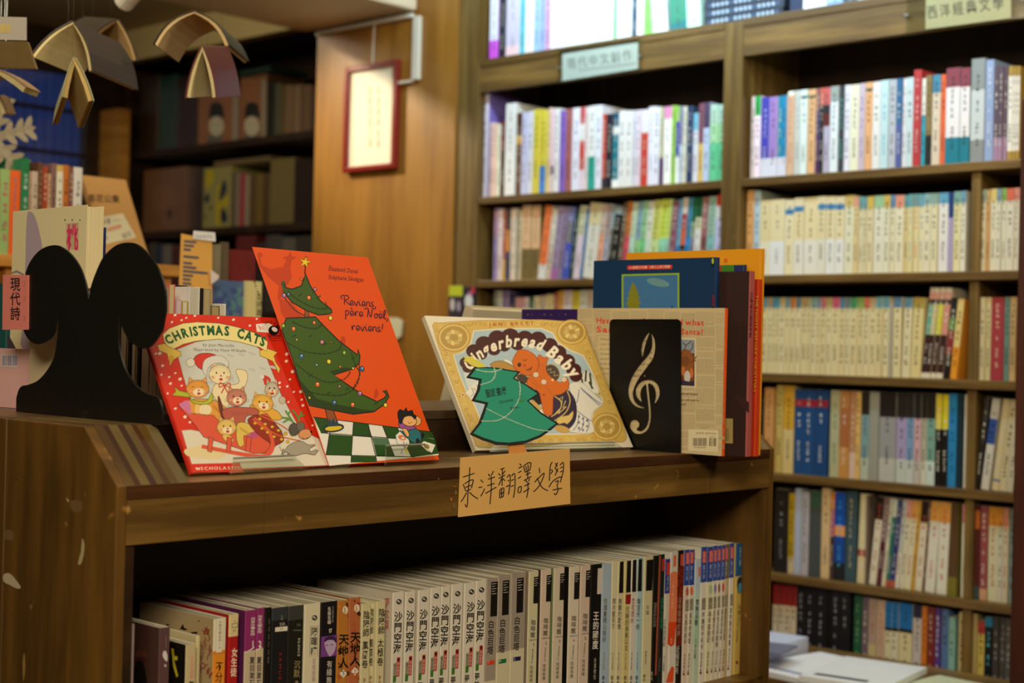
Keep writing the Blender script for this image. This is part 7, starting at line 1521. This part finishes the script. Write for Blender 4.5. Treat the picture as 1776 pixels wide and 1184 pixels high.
# stacked and upright things on top of the right bookcase
x0_, x1_ = on(1222, 20, 1, YK)[0], on(1358, 15, 1, YK)[0]
z = 2.183
for k in range(6):
    c = [(34, 40, 56), (44, 52, 70), (28, 32, 46), (40, 46, 62), (24, 28, 40), (40, 50, 72)][k]; hh = .021
    r = empty('box_set', (x0_ + .002 * (k % 2), YK, z)); tag(r, 'dark boxed book lying flat, %s up in the stack on the right bookcase' % ORD[k], 'book', 'dark books stacked flat on the right bookcase')
    b = MB(); b.box(0, x1_ - x0_, 0, .2, 0, hh, c); b.build('cover', M_PRINT, r)
    a = Art((0, YK, 0), (0, -1, 0), (0, 0, 1)); w_ = x1_ - x0_
    b = MB()
    for q in range(16): b.face([(w_ * (.04 + q * .058), -.0003, hh * .3), (w_ * (.075 + q * .058), -.0003, hh * .3), (w_ * (.075 + q * .058), -.0003, hh * .75), (w_ * (.04 + q * .058), -.0003, hh * .75)], (170, 190, 210) if q % 5 else (70, 90, 130))
    b.build('lettering', M_PRINT, r); z += hh + .0008
wall_row(CR1, 2.183, 'top of right bookcase', 'middle upright', '''
376 452 -90 1c2c4c N;455 530 -90 eef;532 596 -90 def;600 690 -90 8ad/.3:bde;692 780 -90 456;782 866 -90 abc;868 960 -90 567;962 1075 -90 bce;1082 1180 -95 cbb;1184 1290 -90 346;1294 1390 -90 dde;1394 1490 -90 89b;1494 1600 -90 cde;1604 1700 -90 678;1704 1790 -90 eef''', d=.17, start=1)
# shelf signs
def header_sign(name, label, q, fr, back, txt, tb, th, col, paper=None):
    y = YF - .008
    P_ = [on(fr[0] + a_ / fr[2], fr[1] + b_ / fr[2], 1, y) for a_, b_ in q]
    r = empty(name, tuple(P_[0])); tag(r, label, 'sign'); b = MB(); b.prism([p - P_[0] for p in P_], (0, .0018, 0), back); b.build('holder', M_CLEAR if paper else M_PAPER, r)
    if paper:
        Q_ = [on(fr[0] + a_ / fr[2], fr[1] + b_ / fr[2], 1, y + .002) for a_, b_ in paper]; b = MB(); b.prism([p - P_[0] for p in Q_], (0, .0008, 0), back); b.build('paper', M_PAPER, r)
    a = Art((0, y + (.0019 if paper else -.0001), 0), (0, -1, 0), fr, base=1e-4); a.text(txt, *tb, th, col, .008, gap=.18); 
    if not name.startswith('x'): a.stroke([(605, 402), (930, 362)], 4, (120, 96, 110)) if fr is CL1 else None
    a.build('lettering', r, M_PAPER)
    for cx_, cy_ in ((q[0][0] + 8, (q[0][1] + q[3][1]) / 2), (q[1][0] - 8, (q[1][1] + q[2][1]) / 2)):
        p = on(fr[0] + cx_ / fr[2], fr[1] + cy_ / fr[2], 1, y) - P_[0]; b = MB(); b.tube([p + Vector((0, -.004, 0)), p + Vector((0, .002, 0))], .004, (180, 180, 180), n=8); b.build('screw', mat('steel_screw', .3, color=(180, 180, 176), metal=.8), r)
header_sign('shelf_sign', 'white sign in clear holder on the left bookcase header', [(484, 282), (962, 216), (962, 420), (484, 488)], CL1, (232, 238, 240), '現代中文創作', ((540, 392), (912, 338)), 50, (150, 150, 150), paper=[(512, 288), (942, 222), (942, 392), (508, 462)])
header_sign('shelf_sign', 'beige sign with brush characters on the right bookcase header', [(1068, -40), (1776, -120), (1776, 105), (1068, 222)], CR1, (214, 198, 160), '西洋經典文學', ((1200, 108), (1660, 45)), 62, (90, 82, 78), paper=[(1190, -10), (1698, -70), (1698, 108), (1188, 175)])
# past about 300 of them, the ones that show smallest are one object
def join_small(limit):
    others = sum(1 for o in bpy.data.objects if o.parent is None and o.name.startswith('paperback_book')) - len(WALLB)
    cut = len(WALLB) + others - limit
    if cut <= 0: return
    WALLB.sort(key=lambda q: q[0]); small = [r for _, r in WALLB[:cut]]
    V, F, C_, MI = [], [], [], []
    kids = {}
    for o in bpy.data.objects:
        if o.parent: kids.setdefault(o.parent.name, []).append(o)
    for r in small:
        for o in kids.get(r.name, []) + [g for q in kids.get(r.name, []) for g in kids.get(q.name, [])]:
            M = r.matrix_basis @ o.matrix_basis; me = o.data; base = len(V)
            V += [tuple(M @ v.co) for v in me.vertices]
            cd = me.color_attributes['Col'].data
            for p in me.polygons:
                F.append(tuple(base + k for k in p.vertices)); c = tuple(cd[p.loop_start].color); C_ += list(c) * p.loop_total; MI.append(1 if o.name.startswith('pages') else 0)
    for r in small:
        for o in [g for q in kids.get(r.name, []) for g in kids.get(q.name, [])] + kids.get(r.name, []): bpy.data.objects.remove(o)
        bpy.data.objects.remove(r)
    # books the photograph hides: the rest of the left bookcase and the far end of the right one
    rf = random.Random(4)
    pal = [(214, 200, 160), (196, 186, 170), (150, 60, 50), (60, 80, 120), (90, 120, 90), (226, 222, 212), (60, 52, 50), (190, 140, 80), (150, 160, 180)]
    def fill(x, x1, z):
        while x < x1 - .03:
            t = rf.uniform(.012, .026); h = rf.uniform(.17, .205); c = rf.choice(pal); y = YK + rf.uniform(0, .006); b = MB(); b.box(x, x + t - .0006, y, y + .14, z + .0004, z + h, c)
            base = len(V); V.extend(b.v)
            for k, f in enumerate(b.f): F.append(tuple(base + i for i in f)); cc = (*lin((214, 204, 176) if k in (1, 3) else c), 1.0); C_.extend(list(cc) * len(f)); MI.append(1 if k in (1, 3) else 0)
            x += t
    x_ = on(1084, 530, 1, YK)[0]; fill(x_, XM, SZ[2])
    for z in SZ[3:]: fill(-3.25, XM, z)
    for z in SZ[:6]: fill(on(1790, 500, 1, YK)[0], -1.21, z)
    fill(XR0 + .004, -1.21, SZ[6])
    me = bpy.data.meshes.new('small_paperbacks'); me.from_pydata(V, [], F)
    ca = me.color_attributes.new('Col', 'FLOAT_COLOR', 'CORNER'); ca.data.foreach_set('color', C_)
    me.materials.append(M_PRINT); me.materials.append(M_PAPER); me.polygons.foreach_set('material_index', MI)
    o = bpy.data.objects.new('small_paperbacks', me); COL.objects.link(o)
    tag(o, 'slim paperbacks and small visible spines spread through the wall bookcases', 'books', kind='stuff')
join_small(300)
bpy.context.view_layer.update()
